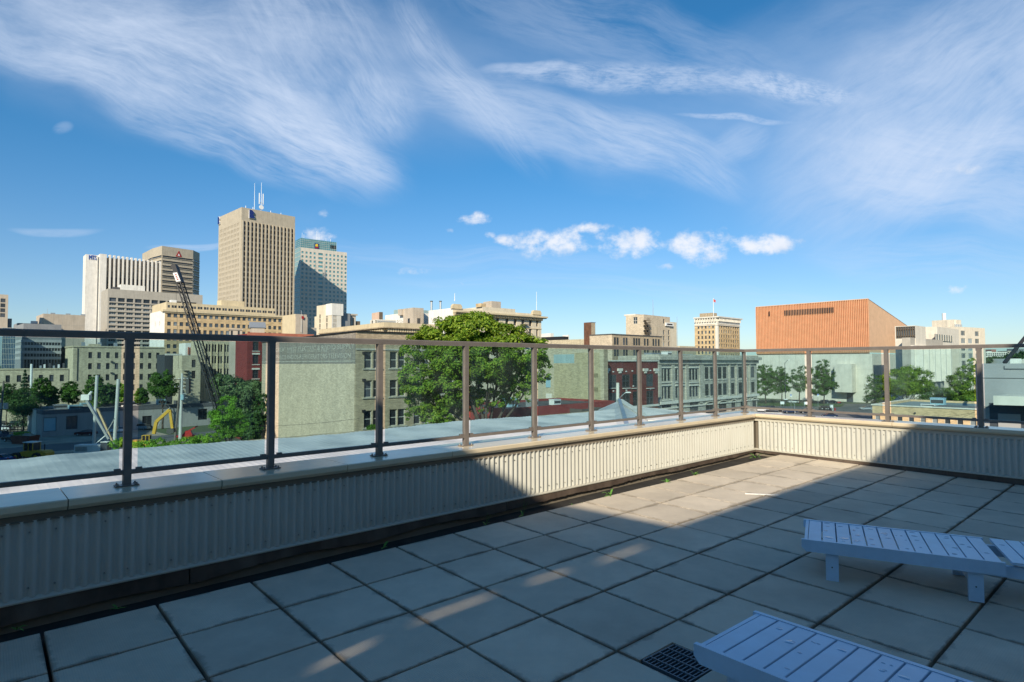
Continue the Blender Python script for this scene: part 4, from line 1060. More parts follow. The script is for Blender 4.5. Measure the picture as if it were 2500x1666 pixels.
b.part('link_wall', (b.W, 2, 0), (b.W+6, 10, zt-4), dkgrey)
b = B('pilastered_bank', 'grey stone bank with a cornice and tall arched windows behind the cream block', 'building', 838, 300, 60, 868, 833, greyb); b.D = 8; zt = b.zc(766); b.holes('R', 846, 862, 3, .4, [794], 7, 'thin', gm_=glassd); b.body(0, zt); b.band('cornice', zt-.8, zt, .7, greyb, 'RL')
b.part('dark_side_shaft', (b.W+.3, 1, 0), (b.W+2.5, 4, zt-3.5), frame_b)
b = B('low_dark_link', 'low dark-windowed link between the tan and cream blocks', 'building', 748, 250, 50, 772, 745, greyb); b.D = 5; b.holes('R', 752, 768, 5, .75, [806], 2.4, 'thin', gm_=glassd); b.body(0, b.zc(800))
# small roof structures at the rail
b = B('gabled_hut', 'small tan rooftop hut with a pale gabled top in front of the yellow block', 'rooftop hut', 612, 190, 62, 645, 600, beig); b.D = 4; zt = b.zc(800); b.body(0, zt, par=0)
m = MB(); m.prism([(-.3, zt), (b.D+.3, zt), (b.D/2, zt+1.9)], -.4, b.W+.4, metal, 'x'); m.build('gable_roof', b.root)
b = B('tan_stair_hut', 'low tan rooftop stair hut left of the gabled one', 'rooftop hut', 560, 185, 62, 590, 553, beig); b.D = 4; b.holes('R', 565, 582, 2, .3, [813], 1.3, 'thin', gm_=glassd); b.body(0, b.zc(803), par=.1); b.band('lip', b.zc(803)-.3, b.zc(803)+.1, .3, beig, 'RL')
# 11 building with the deep bracketed cornice
b = B('bracket_cornice_building', 'cream building with a deep bracketed cornice behind the tree', 'building', 941.5, 128, 50, 1075, 790, yelp)
b.D = b.at('L', 788); zt = b.zc(788); zb_ = b.zc(799); b.body(0, zt-.3)
b.band('parapet', zb_, zt, 1.0, yelp, 'RL'); b.band('cornice_shelf', zb_-.25, zb_, 1.25, oliveb, 'RL'); b.band('architrave', zb_-1.6, zb_-1.35, .25, yelp, 'RL')
b.teeth('bracket', 'R', 24, .38, zb_-1.35, zb_-.25, .8, yelp, sep=True); b.teeth('bracket', 'L', 40, .38, zb_-1.35, zb_-.25, .8, yelp, sep=True)
# 12 ghost-sign warehouse
b = B('ghost_sign_warehouse', 'tall warehouse with faded radio, refrigerator and television lettering on its blank side', 'warehouse', 868.5, 85, 49.5, 1130, 645, oliveb)
b.D = b.at('L', 640); zt = b.zc(809)
for (x0, x1) in ((899, 921), (961, 981), (1019, 1040), (1080, 1100)):
    for py in (879, 950, 1024): 
        for x in (x0, x1):
            u = b.at('R', x); z_ = b.z('R', 899, py); b.H['R'].append((u-.62, u+.62, z_-1.22, z_+1.22, 'sash', frame_w, glassd, 1000))
b.D0 = b.D
m = MB(); b.face(m, 'R', 0, b.W, 0, zt, oliveb, .3); 
# side wall with sloping top
zs = b.z('L', 752, 822.5); vs = b.at('L', 752); zsD = zt-(zt-zs)*b.D/vs
m.face([(0, 0, 0), (0, b.D, 0), (0, b.D, zsD), (0, 0, zt)][::-1], oliveb); m.face([(b.W, 0, 0), (b.W, b.D, 0), (b.W, b.D, zsD), (b.W, 0, zt)], oliveb); m.face([(b.W, b.D, 0), (0, b.D, 0), (0, b.D, zsD), (b.W, b.D, zsD)], oliveb)
m.build('wall', b.root); m = MB(); m.face([(0, .3, zt-.4), (b.W, .3, zt-.4), (b.W, b.D, zsD-.4), (0, b.D, zsD-.4)], roofd); m.build('roof', b.root)
m = MB(); m.bar((-.1, -.15, zt), (-.1, b.D, zsD), .3, .16, blackm); m.bar((-.1, -.12, zt+.02), (b.W, -.12, zt+.02), .3, .14, blackm); m.build('parapet_flashing', b.root)
zs0 = b.z('L', 866, 884.5+4); zs1 = b.z('L', 866, 836)
m = MB(); m.face([(-.03, .05, zs0), (-.03, b.D, zs0), (-.03, b.D, min(zs1+1.4, zsD-.2)), (-.03, .05, zs1+1.4)][::-1], signback); m.build('sign_ground', b.root)
m = MB(); m.face([(-.03, .25, 0), (-.03, b.D, 0), (-.03, b.D, zs0-.002), (-.03, .25, zs0-.002)][::-1], buffp); m.build('painted_wall', b.root)
b.part('sign_line', (-.06, .25, b.z('L', 866, 882)-.05), (-.035, b.D, b.z('L', 866, 882)+.07), signw)
def ghost(s_, px0, px1, pyb, pyt, nm='sign_lettering'):
    v0, v1 = b.at('L', px0), b.at('L', px1); zb2 = b.z('L', px1, pyb); zt2 = b.z('L', px1, pyt); h_ = zt2-zb2
    o = text(nm, s_, h_/.70, signw, b.root, .008); wid = max(v.co.x for v in o.data.vertices); o.scale = ((v0-v1)/wid, 1, 1)
    o.rotation_euler = (R(90), 0, R(-90)); o.location = (-.06, v0, zb2)
ghost('PHILCO RADIOS-REFRIGERATORS-TELEVISION', 674, 857, 874.5, 862)
ghost('GREAT WEST ELECTRIC & RADIO SUPPLY', 673, 866, 851, 838.5); ghost('WHOLESALE  RADIO  HOUSE', 700, 800, 859, 854)
for py in (862, 928, 1004): b.pxpart('wall_lamp', 'R', 884, 890, py-3, py+3, .5, -.01, blackm)
for (x0, x1) in ((899, 921), (961, 981), (1019, 1040), (1080, 1100)):
    for py in (879, 950, 1024): u0, u1 = b.at('R', x0)-.9, b.at('R', x1)+.9; z_ = b.z('R', 899, py)-1.25; b.part('stone_sill', (u0, -.16, z_-.16), (u1, -.001, z_), stone)
b.band('string_course', b.z('R', 880, 853)-.12, b.z('R', 880, 853)+.12, .12, stone, 'R')
# 13 red brick building left of the sign wall
b = B('red_brick_building', 'bright red-brick building with white lintels seen between post and sign wall', 'building', 603, 142, 47, 668, 590, redb); b.D = 8; zt = b.zc(815)
b.holes('R', 624, 650, 2, .55, [846, 877, 912], 2.3, 'cross', fm=frame_d, gm_=glassd, maxparts=1000); b.body(0, zt)
for py in (857, 890, 925): b.pxpart('sill', 'R', 615, 634, py, py+1.6, .15, -.001, whitest); b.pxpart('sill', 'R', 641, 661, py, py+1.6, .15, -.001, whitest)
for py in (862, 899): b.pxpart('lintel', 'R', 615, 634, py, py+4, .12, -.001, whitest); b.pxpart('lintel', 'R', 641, 661, py, py+4, .12, -.001, whitest)
b.band('tile_coping', zt-.5, zt+.3, .4, redroof, 'R', u1=b.at('R', 760))
# 14 stone building with paired narrow windows
b = B('paired_window_building', 'pale stone warehouse with paired narrow round-headed windows behind the crane', 'warehouse', 492, 190, 47, 602, 488, oldy); b.D = 12; zt = b.zc(832)
for x in (508, 522.5, 537, 553, 570, 588):
    for py in (849.5, 878, 909, 938): 
        for dx_ in (-3.3, 3.3): u = b.at('R', x+dx_); z_ = b.z('R', 508, py); b.H['R'].append((u-.30, u+.30, z_-1.25, z_+1.1, 'thin', frame_w, glassd, 300))
b.body(0, zt)
for x in (500, 515, 530, 545, 561.5, 579.5, 597): b.pxpart('pilaster', 'R', x-1, x+1, 838, 975, .25, -.001, yelp)
b = B('little_pink_shop', 'small pale block with pink chimneys and a blue-white end wall at the crane', 'building', 452, 205, 47, 486, 448, bright); b.D = 8; b.body(0, b.zc(838)); 
for k in range(3): b.pxpart('chimney', 'R', 458+k*5.5, 461+k*5.5, 848, 866, .3, .8, redroof)
# 15 buff four-storey block
b = B('buff_four_storey', 'buff-brick four-storey warehouse with small square-set windows, mid left', 'warehouse', 178, 212, 46, 402, 126, oldy)
b.D = b.at('L', 126); zt = b.zc(845)
b.holes('R', 220, 385, 9, .42, [867.5, 894.5, 922.5, 949], 2.2, 'sash', gm_=glassd); b.body(0, zt, ml=W_('brick_cream_light', (.62, .55, .40), brick=(.6, .2, .9)))
b.band('cornice', zt-.4, zt+.1, .25, oldy, 'RL'); b.part('pediment', (b.at('R', 215), -.2, zt), (b.at('R', 245), .5, zt+.8), oldy)
b.pxpart('drain_pipe', 'R', 188, 189.6, 850, 930, .2, -.001, frame_d)
for k in range(4): b.part('roof_plant', (3+k*5, 4, zt-.4), (4+k*5, 5.2, zt+1.5), metal)
b.pxpart('air_conditioner', 'R', 270, 275, 882, 886, .5, -.001, frame_d); b.pxpart('air_conditioner', 'R', 270, 275, 909, 913, .5, -.001, frame_d)
# 16 low building at far left
b = B('low_buff_building', 'low buff-brick building with deep-set windows at the far left edge', 'building', -40, 178, 55, 168, -60, oldy); b.D = 10; zt = b.z('R', 100, 900)
b.holes('R', 20, 152, 6, .40, [925], 2.1, 'sash', gm_=glassd); b.body(0, zt); b.band('cornice', zt-.35, zt+.05, .25, oldy, 'R')
for k, x in enumerate((95, 105, 118, 128, 140, 152)): b.pxpart('roof_plant', 'R', x, x+5, 893-(k % 3)*3, 899, -2.5, 3.5, (metal, hvacw, roofd)[k % 3])
# 17 dark loading bay and small beige block
b = B('dark_metal_shed', 'dark metal-clad wall between the buff warehouse and the crane', 'building', 402, 185, 46, 444, 399, mat('dark_cladding', (.05, .055, .06), .6)); b.D = 9; b.body(0, b.zc(866)); b.band('pale_fascia', b.zc(868), b.zc(866)+.3, .1, whitest, 'R')
b = B('small_buff_block', 'small buff block with two windows and a fire stair beside the crane boom', 'building', 444, 178, 46, 490, 440, oldy); b.D = 9; b.holes('R', 473, 474, 1, 1, [888, 915], 2.3, 'sash', gm_=glassd, wm=1.1, maxparts=1000); b.body(0, b.zc(868))
for k in range(5): b.pxpart('stair_landing', 'R', 448, 460, 905+k*8, 906.2+k*8, 1., -.01, frame_d)
# 18 long low grey shed
b = B('grey_flat_shed', 'long low grey flat-roofed shed with a white end panel across the construction lot', 'shed', 107, 150, 43, 528, 70, W_('shed_grey', (.36, .35, .34), streak=.3))
b.D = b.at('L', 71); zt = b.zc(1003)
b.holes('R', 126, 127, 1, 1, [1036.5], 3.5, 'thin', gm_=hvacb, wm=2.6, maxparts=1000)
for x, wd, py, h_ in ((179, 2.4, 1032, 3.4), (297, 2.2, 1036, 5), (362, 2.4, 1030, 3.2), (497, 2.6, 1012, 3.2)):
    u = b.at('R', x); z_ = b.z('R', x, py); b.H['R'].append((u-wd/2, u+wd/2, z_-h_/2, z_+h_/2, 'mull', frame_d, glassd, 1000))
b.body(0, zt, roof=roofm, par=.7); b.band('dark_fascia', zt-1.0, zt+.05, .12, W_('fascia_dark', (.12, .12, .13)), 'RL')
b.part('white_end_panel', (-.2, b.D*.35, 0), (-.01, b.D*.62, zt-.2), whitest)
def rooftop(b, items, zt, mats_):
    for k, (u, v, a, c, h_) in enumerate(items):
        m = MB(); mt = mats_[k % len(mats_)]; m.box((u, v, zt), (u+a, v+c, zt+h_), mt); m.box((u+.1, v-.03, zt+h_*.3), (u+a-.1, v-.001, zt+h_*.8), frame_d); m.box((u-.05, v-.05, zt+h_), (u+a+.05, v+c+.05, zt+h_+.08), mt); m.build('rooftop_unit', b.root)
rooftop(b, [(7, 8, 3, 2, 1.2), (9, 4, 2, 2, .8), (5, 16, 3, 2, 1.1), (20, 11, 3.5, 1.2, .35), (30, 14, 2.2, 2, 1.4), (33, 8, 2.8, 2.2, 1.2), (39, 12, 2.4, 2, 1.2), (24, 18, 1.5, 1.5, 1), (12, 20, 2, 2, 1)], zt-.7, [hvacb, roofd, metal, hvacw])
# 19 central building with big cornice
b = B('corner_cornice_building', 'yellow-stone building with a heavy dark cornice, rooftop penthouse and fire escape in the centre', 'building', 1106, 165, 48, 1322, 1045, cream2)
b.D = b.at('L', 1046); zt = b.zc(752); zcn = b.zc(760)
b.H['R'] = []
cols = [1128, 1149, 1169, 1193, 1215, 1238, 1258, 1277, 1295.5, 1312]
for i, x in enumerate(cols):
    for py in (782, 806, 833, 860): 
        u = b.at('R', x); z_ = b.z('R', 1238, py+3); w2 = .45 if i == 9 else .62; b.H['R'].append((u-w2, u+w2, z_-1.05 if py == 782 else z_-1.3, z_+1.05, 'sash', frame_b, glassd, 1000))
for x in (1060, 1078): u = b.at('L', x); b.H['L'].append((u-.7, u+.7, zt-7, zt-4.5, 'sash', frame_b, glassd, 1000))
b.body(0, zt, ml=bright, dep=.4)
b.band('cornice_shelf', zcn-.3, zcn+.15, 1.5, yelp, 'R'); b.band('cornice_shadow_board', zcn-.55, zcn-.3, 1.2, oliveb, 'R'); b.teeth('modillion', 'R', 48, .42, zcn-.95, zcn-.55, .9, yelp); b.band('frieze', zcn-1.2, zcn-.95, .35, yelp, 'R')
b.band('string_course', b.z('R', 1238, 799.5)-.12, b.z('R', 1238, 799.5)+.12, .15, yelp, 'R')
for x0, x1 in ((1103, 1127), (1300, 1321)):
    u0, u1 = b.at('R', x0), b.at('R', x1); m = MB(); m.prism([(u0, zt-.2), (u1, zt-.2), (u1, zt+.5), (u1-.5, zt+1.1), (u0+.5, zt+1.1), (u0, zt+.5)], -.3, .6, yelp, 'y'); m.build('corner_pediment', b.root)
b.pxpart('penthouse', 'R', 1205, 1285, 746, 762, -5, 14, cream2); b.pxpart('penthouse_box', 'R', 1227, 1250, 732, 748, -5, 9, beig); b.pxpart('yellow_tank', 'R', 1201, 1213, 737.5, 746, -5, 7.5, yel)
m = MB(); u = b.at('R', 1316); m.tube((u, 1, zt), (u, 1, b.z('R', 1316, 712)), .09, .05, whitep, 6); m.build('aerial', b.root)
m = MB(); m.tube((1, .6, zt+2), (1, .6, zt+4.2), .12, .05, whitep, 6); m.build('finial', b.root)
for z_ in (b.z('R', 1275, 793), b.z('R', 1275, 820), b.z('R', 1275, 846)):
    m = MB(); u0, u1 = b.at('R', 1270), b.at('R', 1287); m.box((u0, -1.1, z_), (u1, -.01, z_+.06), blackm)
    for k in range(9): x = u0+(u1-u0)*k/8; m.box((x-.02, -1.1, z_), (x+.02, -1.06, z_+.9), blackm)
    m.box((u0, -1.12, z_+.86), (u1, -1.05, z_+.92), blackm); m.bar((u0, -1.0, z_), (u1, -1.0, z_-2.6), .3, .08, blackm); m.build('fire_escape', b.root)
v = b.at('L', 1103); o = text('wall_lettering', 'WELLS', 1.9, mat('faded_grey_letters', (.46, .44, .40), .9), b.root, .01); wid = max(q.co.x for q in o.data.vertices); o.scale = ((b.at('L', 1050)-v-.8)/wid*1., 1, 1); o.rotation_euler = (R(90), 0, R(-90)); o.location = (-.04, b.at('L', 1050)-.3, zt-3.4)
# 20 things on roofs left of it
b = B('white_sign_block', 'white-painted block with faded letters left of the cornice building', 'building', 1001, 175, 48, 1048, 942, bright); b.D = b.at('L', 940); zt = b.zc(763); b.body(0, zt, ml=bright)
b.part('tan_stair_block', (-.5, -2.5, 0), (3., 3, zt+1.2), beig)
u = b.at('R', 1034); b.part('stair_window', (.8, -2.56, zt-4.2), (1.8, -2.44, zt-1.8), glassd); b.part('stair_window', (-.56, -.6, zt-4.2), (-.44, .4, zt-1.8), glassd)
o = text('wall_lettering', 'MARSH', 2.0, mat('faded_grey_letters', (.46, .44, .40), .9), b.root, .01); wid = max(q.co.x for q in o.data.vertices); o.scale = (8/wid, 1, 1); o.rotation_euler = (R(90), 0, R(-90)); o.location = (-.05, b.D-3, zt-3.2)
b.pxpart('grey_plant_room', 'R', 1013, 1100, 751, 764, -6, 12, tealm)
for x in (1053, 1075): 
    m = MB(); u = b.at('R', x, 5); z_ = b.z('R', x, 737, 5); m.tube((u, 5, zt), (u, 5, z_), .32, .32, metal, 10); m.tube((u, 5, z_), (u, 5, z_+.25), .45, .45, frame_d, 10); m.build('flue', b.root)
b.pxpart('brick_stack', 'R', 993, 1004, 753, 768, -3, 5, beig)
b = B('pink_lift_house', 'little pink lift house with a dark side above white plant rooms', 'rooftop hut', 925, 185, 55, 934, 906, W_('pink_stucco', (.66, .47, .35))); b.D = b.at('L', 907); zt = b.zc(762); b.body(0, zt, m=frame_b, ml=W_('pink_stucco', (.66, .47, .35)), par=.2)
b = B('white_plant_room', 'low white ribbed plant room below the pink lift house', 'rooftop hut', 920, 170, 52, 966, 904, whitest); b.D = b.at('L', 903); zt = b.zc(780); b.holes('L', 917, 908, 2, .4, [786], .9, 'thin', gm_=glassd); b.body(0, zt, par=.1); b.teeth('rib', 'R', 22, .12, 14, zt-.3, .08, metal)
# 21 blocks right of centre
b = B('bright_white_block', 'small bright cream blank block just right of the cornice building', 'building', 1345, 230, 48, 1352, 1324, bright); b.D = b.at('L', 1322); b.body(0, b.zc(814))
b = B('white_cube', 'tiny white rooftop cube on the skyline between centre buildings', 'rooftop hut', 1388, 300, 48, 1390, 1375, bright); b.D = b.at('L', 1374); b.body(0, b.zc(818))
b = B('long_low_roofs', 'long low buff building whose flat roof shows just above the rail, centre right', 'building', 1440, 200, 40, 1500, 1325, oldy); b.D = b.at('L', 1320); zt = b.zc(828); b.body(0, zt)
b.part('dark_plant', (2, 12, zt), (5, 22, zt+1.3), blackm)
for k in range(5): b.part('roof_plant', (3, 26+k*4, zt-.3), (5, 28+k*4, zt+.9), (metal, hvacw)[k % 2])
b = B('rusty_stack', 'square brick stack with a rust-streaked metal face', 'chimney', 1444, 175, 48, 1454, 1425, oliveb); b.D = b.at('L', 1426); b.body(0, b.zc(787), ml=mat('rust', (.13, .06, .035), .8, var=.4, scale=1)); b.pxpart('lip', 'R', 1443, 1455, 786.5, 788, .1, .1, metal)
# brick block with grouped windows
b = B('grouped_window_block', 'buff-brick block with windows in groups of two and three below the tan tower', 'building', 1495, 158, 47, 1616, 1453, oliveb); b.D = b.at('L', 1440); zt = b.zc(816)
for grp in ((1502, 1508.5), (1524, 1530.5), (1549, 1555, 1561.), (1575, 1582), (1596, 1602, 1609)):
    for x in grp:
        for py in (833, 861): u = b.at('R', x); z_ = b.z('R', 1502, py); b.H['R'].append((u-.48, u+.48, z_-1.0, z_+1.0, 'sash', frame_d, glassd, 1000))
b.body(0, zt, ml=buffp, dep=.1); b.band('lip', zt-.15, zt+.1, .15, roofd, 'RL')
m = MB()
u0, u1 = b.at('R', 1518), b.at('R', 1556); z_ = b.z('R', 1520, 881)
for k in range(12): x = u0+(u1-u0)*k/11; m.box((x-.03, -1.2, z_), (x+.03, -1.15, z_+1.3), frame_d)
m.box((u0, -1.22, z_+1.25), (u1, -1.13, z_+1.33), frame_d); m.build('roof_railing', b.root)
# tan tower with fire escape
b = B('tan_blank_tower', 'tan mostly windowless tower with a spiral fire escape', 'tower', 1573, 222, 44, 1637, 1530, buffp); b.D = b.at('L', 1529); zt = b.zc(768)
for py in (785, 812, 826, 840): u = b.at('R', 1622); z_ = b.z('R', 1622, py); b.H['R'].append((u-.6, u+.6, z_-.9, z_+.9, 'sash', frame_d, glass, 1000))
for py in (812, 826, 840): u = b.at('R', 1634); z_ = b.z('R', 1634, py); b.H['R'].append((u-.6, u+.6, z_-.9, z_+.9, 'sash', frame_d, glass, 1000))
u = b.at('L', 1552); z_ = b.z('L', 1552, 783); b.H['L'].append((u-.9, u+.9, z_-1.3, z_+1.3, 'cross', frame_w, glass, 1000))
b.body(0, zt); b.pxpart('roof_hut', 'R', 1575, 1612, 765, 769, -4, 9, whitest)
b.pxpart('right_wing', 'R', 1637, 1654, 786, 900, -.2, 9, cream2); b.pxpart('sign', 'R', 1624, 1643, 788, 796, .5, -.1, whitep); b.pxpart('sign_panel', 'R', 1627, 1640, 790.5, 793.5, .56, -.45, blackm)
b.pxpart('weathered_patch', 'R', 1593, 1607, 798, 815, .03, -.001, W_('patch', (.60, .50, .36), streak=.6))
m = MB()
for k in range(7):
    z_ = b.z('R', 1574, 783+k*6); u = b.at('R', 1573.5+(k % 2)*2.5); m.box((u-.9, -2., z_), (u+.9, -.05, z_+.1), frame_b)
    for a in range(6): m.box((u-.9+a*.34, -2., z_), (u-.84+a*.34, -1.95, z_+1.), frame_b)
    m.bar((u-.9, -1., z_), (u+1.2, -1., z_-2.8), .4, .1, frame_b)
m.build('fire_escape', b.root)
for px_, top in ((1601.5, 731), (1651.5, 774)):
    u = b.at('R', px_); m = MB(); m.tube((u, 1 if px_ < 1640 else -.5, zt-(0 if px_ < 1640 else 18)), (u, 1 if px_ < 1640 else -.5, b.z('R', px_, top)), .12, .06, metal, 6); m.build('aerial', b.root)
# yellow tower with white crown
b = B('white_crowned_tower', 'square yellow-brick tower with white bracketed cornice and a flag on a tall pole', 'tower', 1753, 330, 46, 1807, 1696, yel)
b.D = b.at('L', 1697); zt = b.zc(773); zw = b.z('L', 1750, 793)
b.holes('L', 1742, 1706.5, 5, .46, [798, 811, 823.5, 836, 848.5, 861, 873], 1.7, 'sash', gm_=glass); b.holes('R', 1757.5, 1803, 9, .50, [797.5, 809, 820.5, 832, 843.5, 855, 867], 1.6, 'sash', gm_=glass)
b.body(0, zt)
b.band('white_frieze', zt-4.2, zt-.6, .15, whitest, 'RL'); b.band('cornice', zt-.6, zt+.1, 1.4, whitest, 'RL'); b.band('string_course', zw-.4, zw, .4, whitest, 'RL')
b.teeth('bracket', 'R', 17, .45, zt-2.6, zt-.6, 1.1, whitest, sep=True); b.teeth('bracket', 'L', 9, .6, zt-2.8, zt-.6, 1.1, whitest, sep=True)
b.part('white_corner', (-.18, -.18, 0), (1.3, 1.3, zt-4.3), whitest)
b.part('roof_hut', (4, b.D-9, zt-.3), (9, b.D-1, zt+2.6), oliveb)
m = MB(); m.tube((1.5, 3, zt), (1.5, 3, zt+10.5), .18, .12, whitep, 8); m.build('flagpole', b.root)
m = MB(); m.face([(1.6, 3, zt+10), (3.6, 2.6, zt+9.4), (3.3, 2.6, zt+8), (2.2, 2.9, zt+8.4), (1.6, 3, zt+8.2)], mat('flag_red_white', (.65, .12, .12), .8)); m.build('flag', b.root)
b = B('low_skyline_block', 'low buff roofline between the tan tower and the white-crowned tower', 'building', 1661, 260, 46, 1700, 1655, oldy); b.D = 10; b.body(0, b.zc(845))
# 22 painted olive walls
b = B('olive_painted_warehouse', 'warehouse side wall painted flat olive over old brick, centre right', 'warehouse', 1474, 112, 47, 1484, 1290, oliveb); b.D = b.at('L', 1230); zt = b.zc(848); b.body(0, zt, ml=W_('brick_cream_old', (.50, .44, .31), brick=(.5, .16, .85), streak=.5, scol=(.3, .3, .26)))
b.pxpart('painted_patch', 'L', 1353, 1465, 889, 1010, .04, -.001, olive); b.pxpart('painted_patch', 'L', 1404, 1464, 862, 888.6, .04, -.001, olive)
b.pxpart('grey_patch', 'L', 1352, 1402, 866, 887, .03, -.001, tealm)
for y0, y1 in ((912, 922), (946, 956)): b.pxpart('bricked_window', 'L', 1450, 1460, y0, y1, .06, -.001, mat('old_board', (.22, .19, .11), .9))
b.pxpart('shutter', 'L', 1333, 1344, 917, 946, .1, -.001, hvacb); b.pxpart('pale_door', 'L', 1333, 1347, 961, 985, .1, -.001, whitest); b.part('dark_vent', (-.5, b.at('L', 1470), b.z('L', 1468, 998)), (-.05, b.at('L', 1462), b.z('L', 1468, 994)), frame_d)
# low gravel roofs in front of it + maroon wall
b = B('maroon_shop', 'low maroon-painted shop with a flat dark gravel roof beyond the blue-tinted metal roof', 'shop', 1235, 92, 47, 1500, 1108, W_('maroon_paint', (.26, .045, .04), streak=.2)); b.D = b.at('L', 1100); zt = b.zc(998); b.body(0, zt, roof=roofd, par=.4)
rooftop(b, [(6, 6, 2.2, 1.8, 1.4), (9, 3.5, 1.6, 1.4, 1.1), (15, 4, 1.8, 1.2, .9)], zt-.4, [hvacb, metal, hvacw])
b = B('far_low_shop', 'low dark shopfront row under the olive wall', 'shop', 1420, 100, 47, 1474, 1290, W_('shop_dark', (.10, .09, .08))); b.D = b.at('L', 1285); b.body(0, b.zc(1000), roof=roofd)
# 23 maroon brick with white capitals
b = B('maroon_brick_building', 'maroon-brick three-storey building with white capitals and dark steel windows', 'building', 1476, 118, 46, 1606, 1470, darkred); b.D = 6; zt = b.zc(882)
for x, w2 in [(q_, (b.at('R', q_+h_)-b.at('R', q_-h_))/2) for q_, h_ in ((1496, 9), (1528, 9.5), (1550.5, 6), (1586, 8.5))]:
    for py, hh in ((932, 1.35), (978, 1.5)): u = b.at('R', x); z_ = b.z('R', 1496, py); b.H['R'].append((u-w2, u+w2, z_-hh, z_+hh, 'cross', frame_d, glassd, 1000))
b.body(0, zt, dep=.12); b.band('coping', zt-.05, zt+.2, .25, whitest, 'R')
for x in (1481, 1512, 1574, 1600.5): b.pxpart('capital', 'R', x-5.3, x+5.3, 900, 906.5, .35, -.001, whitest); b.pxpart('capital_drop', 'R', x-2.4, x+2.4, 906.7, 911.5, .3, -.001, whitest)
for x, y in ((1496.5, 908), (1528, 907), (1543, 906), (1587, 905), (1496.5, 955), (1528, 953), (1545, 943), (1586.5, 950)): b.pxpart('white_boss', 'R', x-1.2, x+1.2, y-1.2, y+1.2, .15, -.001, whitep)
for x in (1496, 1528, 1550, 1586): b.pxpart('sill', 'R', x-9, x+9, 948, 949.6, .25, -.001, whitest)
b.pxpart('stone_base', 'R', 1540, 1606, 992, 997, .3, -.001, whitest); b.pxpart('shop_sign', 'R', 1575, 1606, 999, 1012, .3, -.001, W_('shop_brown', (.13, .05, .03)))
for (x0, x1, cA, cB) in ((1577, 1589, redm, whitep), (1604, 1616, mts, whitep)):
    u0, u1 = b.at('R', x0), b.at('R', x1); z1_, z0_ = b.z('R', x0, 1001), b.z('R', x0, 1018)
    r_ = empty('shop_banner', 'red and white banner hung over the pavement' if x0 < 1600 else 'blue and white banner hung over the pavement right of the red one', 'banner', b.root.location, b.root.rotation_euler.z)
    m = MB(); m.box((u0, -2.3, z0_), (u1, -2.2, z1_), cB); m.build('cloth', r_)
    m = MB(); 
    if cA is redm: m.box((u0+.05, -2.34, z0_+.1), (u0+(u1-u0)*.42, -2.31, z1_-.2), cA); m.box((u0+(u1-u0)*.58, -2.34, z0_), (u1-.05, -2.31, z1_-.4), cA)
    else: m.tube(((u0+u1)/2, -2.31, (z0_+z1_)/2+.1), ((u0+u1)/2, -2.34, (z0_+z1_)/2+.1), (u1-u0)*.36, (u1-u0)*.36, cA, 14)
    m.build('print', r_); m = MB(); m.bar((u0-.1, -2.25, z1_+.05), (u1+.1, -2.25, z1_+.05), .08, .08, blackm); m.bar(((u0+u1)/2, -2.25, z1_+.05), ((u0+u1)/2, -.1, z1_+.05), .08, .08, blackm); m.build('bracket_arm', r_)
# 24 limestone building
b = B('limestone_block', 'grey limestone commercial block with grouped windows, balustraded ledges and street arches', 'building', 1608, 147, 46, 1847, 1589, stone)
b.D = 12; zt = b.z('R', 1612, 868); uS = b.at('R', 1713)
def hole(x, wd, py, px_ref, hh, style='sash', mp=1000): u = b.at('R', x); z_ = b.z('R', px_ref, py); b.H['R'].append((u-wd/2, u+wd/2, z_-hh/2, z_+hh/2, style, frame_d, glassd, mp))
for g_ in ((1616, 1624, 1632.5), (1651, 1658, 1665.5), (1685, 1692.5, 1700)):
    for x in g_:
        for py in (916.5, 960): hole(x, b.at('R', x+2.7)-b.at('R', x-2.7), py, 1616, 2.9)
for x in (1725, 1738, 1757, 1769, 1788, 1807, 1818, 1837):
    for py in (911.5, 953): hole(x, b.at('R', x+4.6)-b.at('R', x-4.6), py, 1725, 3.3)
for x in (1626, 1693): hole(x, 4.4, 1004, 1616, 3.6, 'mull')
for x in (1660,): hole(x, 3.2, 1004, 1616, 3.6, 'mull')
for x, w2 in ((1731, 4.4), (1763, 4.6), (1789, 2.4), (1815, 4.6), (1840, 2.6)): hole(x, w2, 997, 1725, 3.0, 'mull')
b.body(0, zt, dep=.12)
b.band('cornice', zt-1.1, zt-.2, 1.2, stone, 'RL', v1=6); b.band('frieze', zt-2.2, zt-1.1, .5, stone, 'RL', v1=6); b.band('parapet_cap', zt-.2, zt+.25, .4, stone, 'RL', v1=6); b.teeth('dentil', 'R', 90, .28, zt-1.5, zt-1.1, .8, stone)
zl = b.z('R', 1616, 979); b.band('ledge', zl-.9, zl-.2, .5, whitest, 'R'); b.band('ledge', zl-2.1, zl-1.8, .3, whitest, 'R')
for g0, g1 in ((1611, 1637), (1647, 1670), (1681, 1704)):
    for py in (899, 943): b.pxpart('window_head', 'R', g0, g1, py-2.5, py, .3, -.001, whitest)
    for py in (934, 978): b.pxpart('window_sill', 'R', g0, g1, py, py+1.6, .3, -.001, whitest)
for x in (1609, 1641, 1675, 1709): b.pxpart('pilaster', 'R', x-3, x+3, 884, 985, .35, -.001, stone)
for x in (1714, 1747, 1780, 1797, 1829): b.pxpart('pilaster', 'R', x-1.6, x+1.6, 884, 975, .3, -.001, stone)
for x in (1725, 1738, 1757, 1769, 1788, 1807, 1818, 1837):
    for py in (926, 967): b.pxpart('window_sill', 'R', x-5, x+5, py, py+1.4, .25, -.001, whitest)
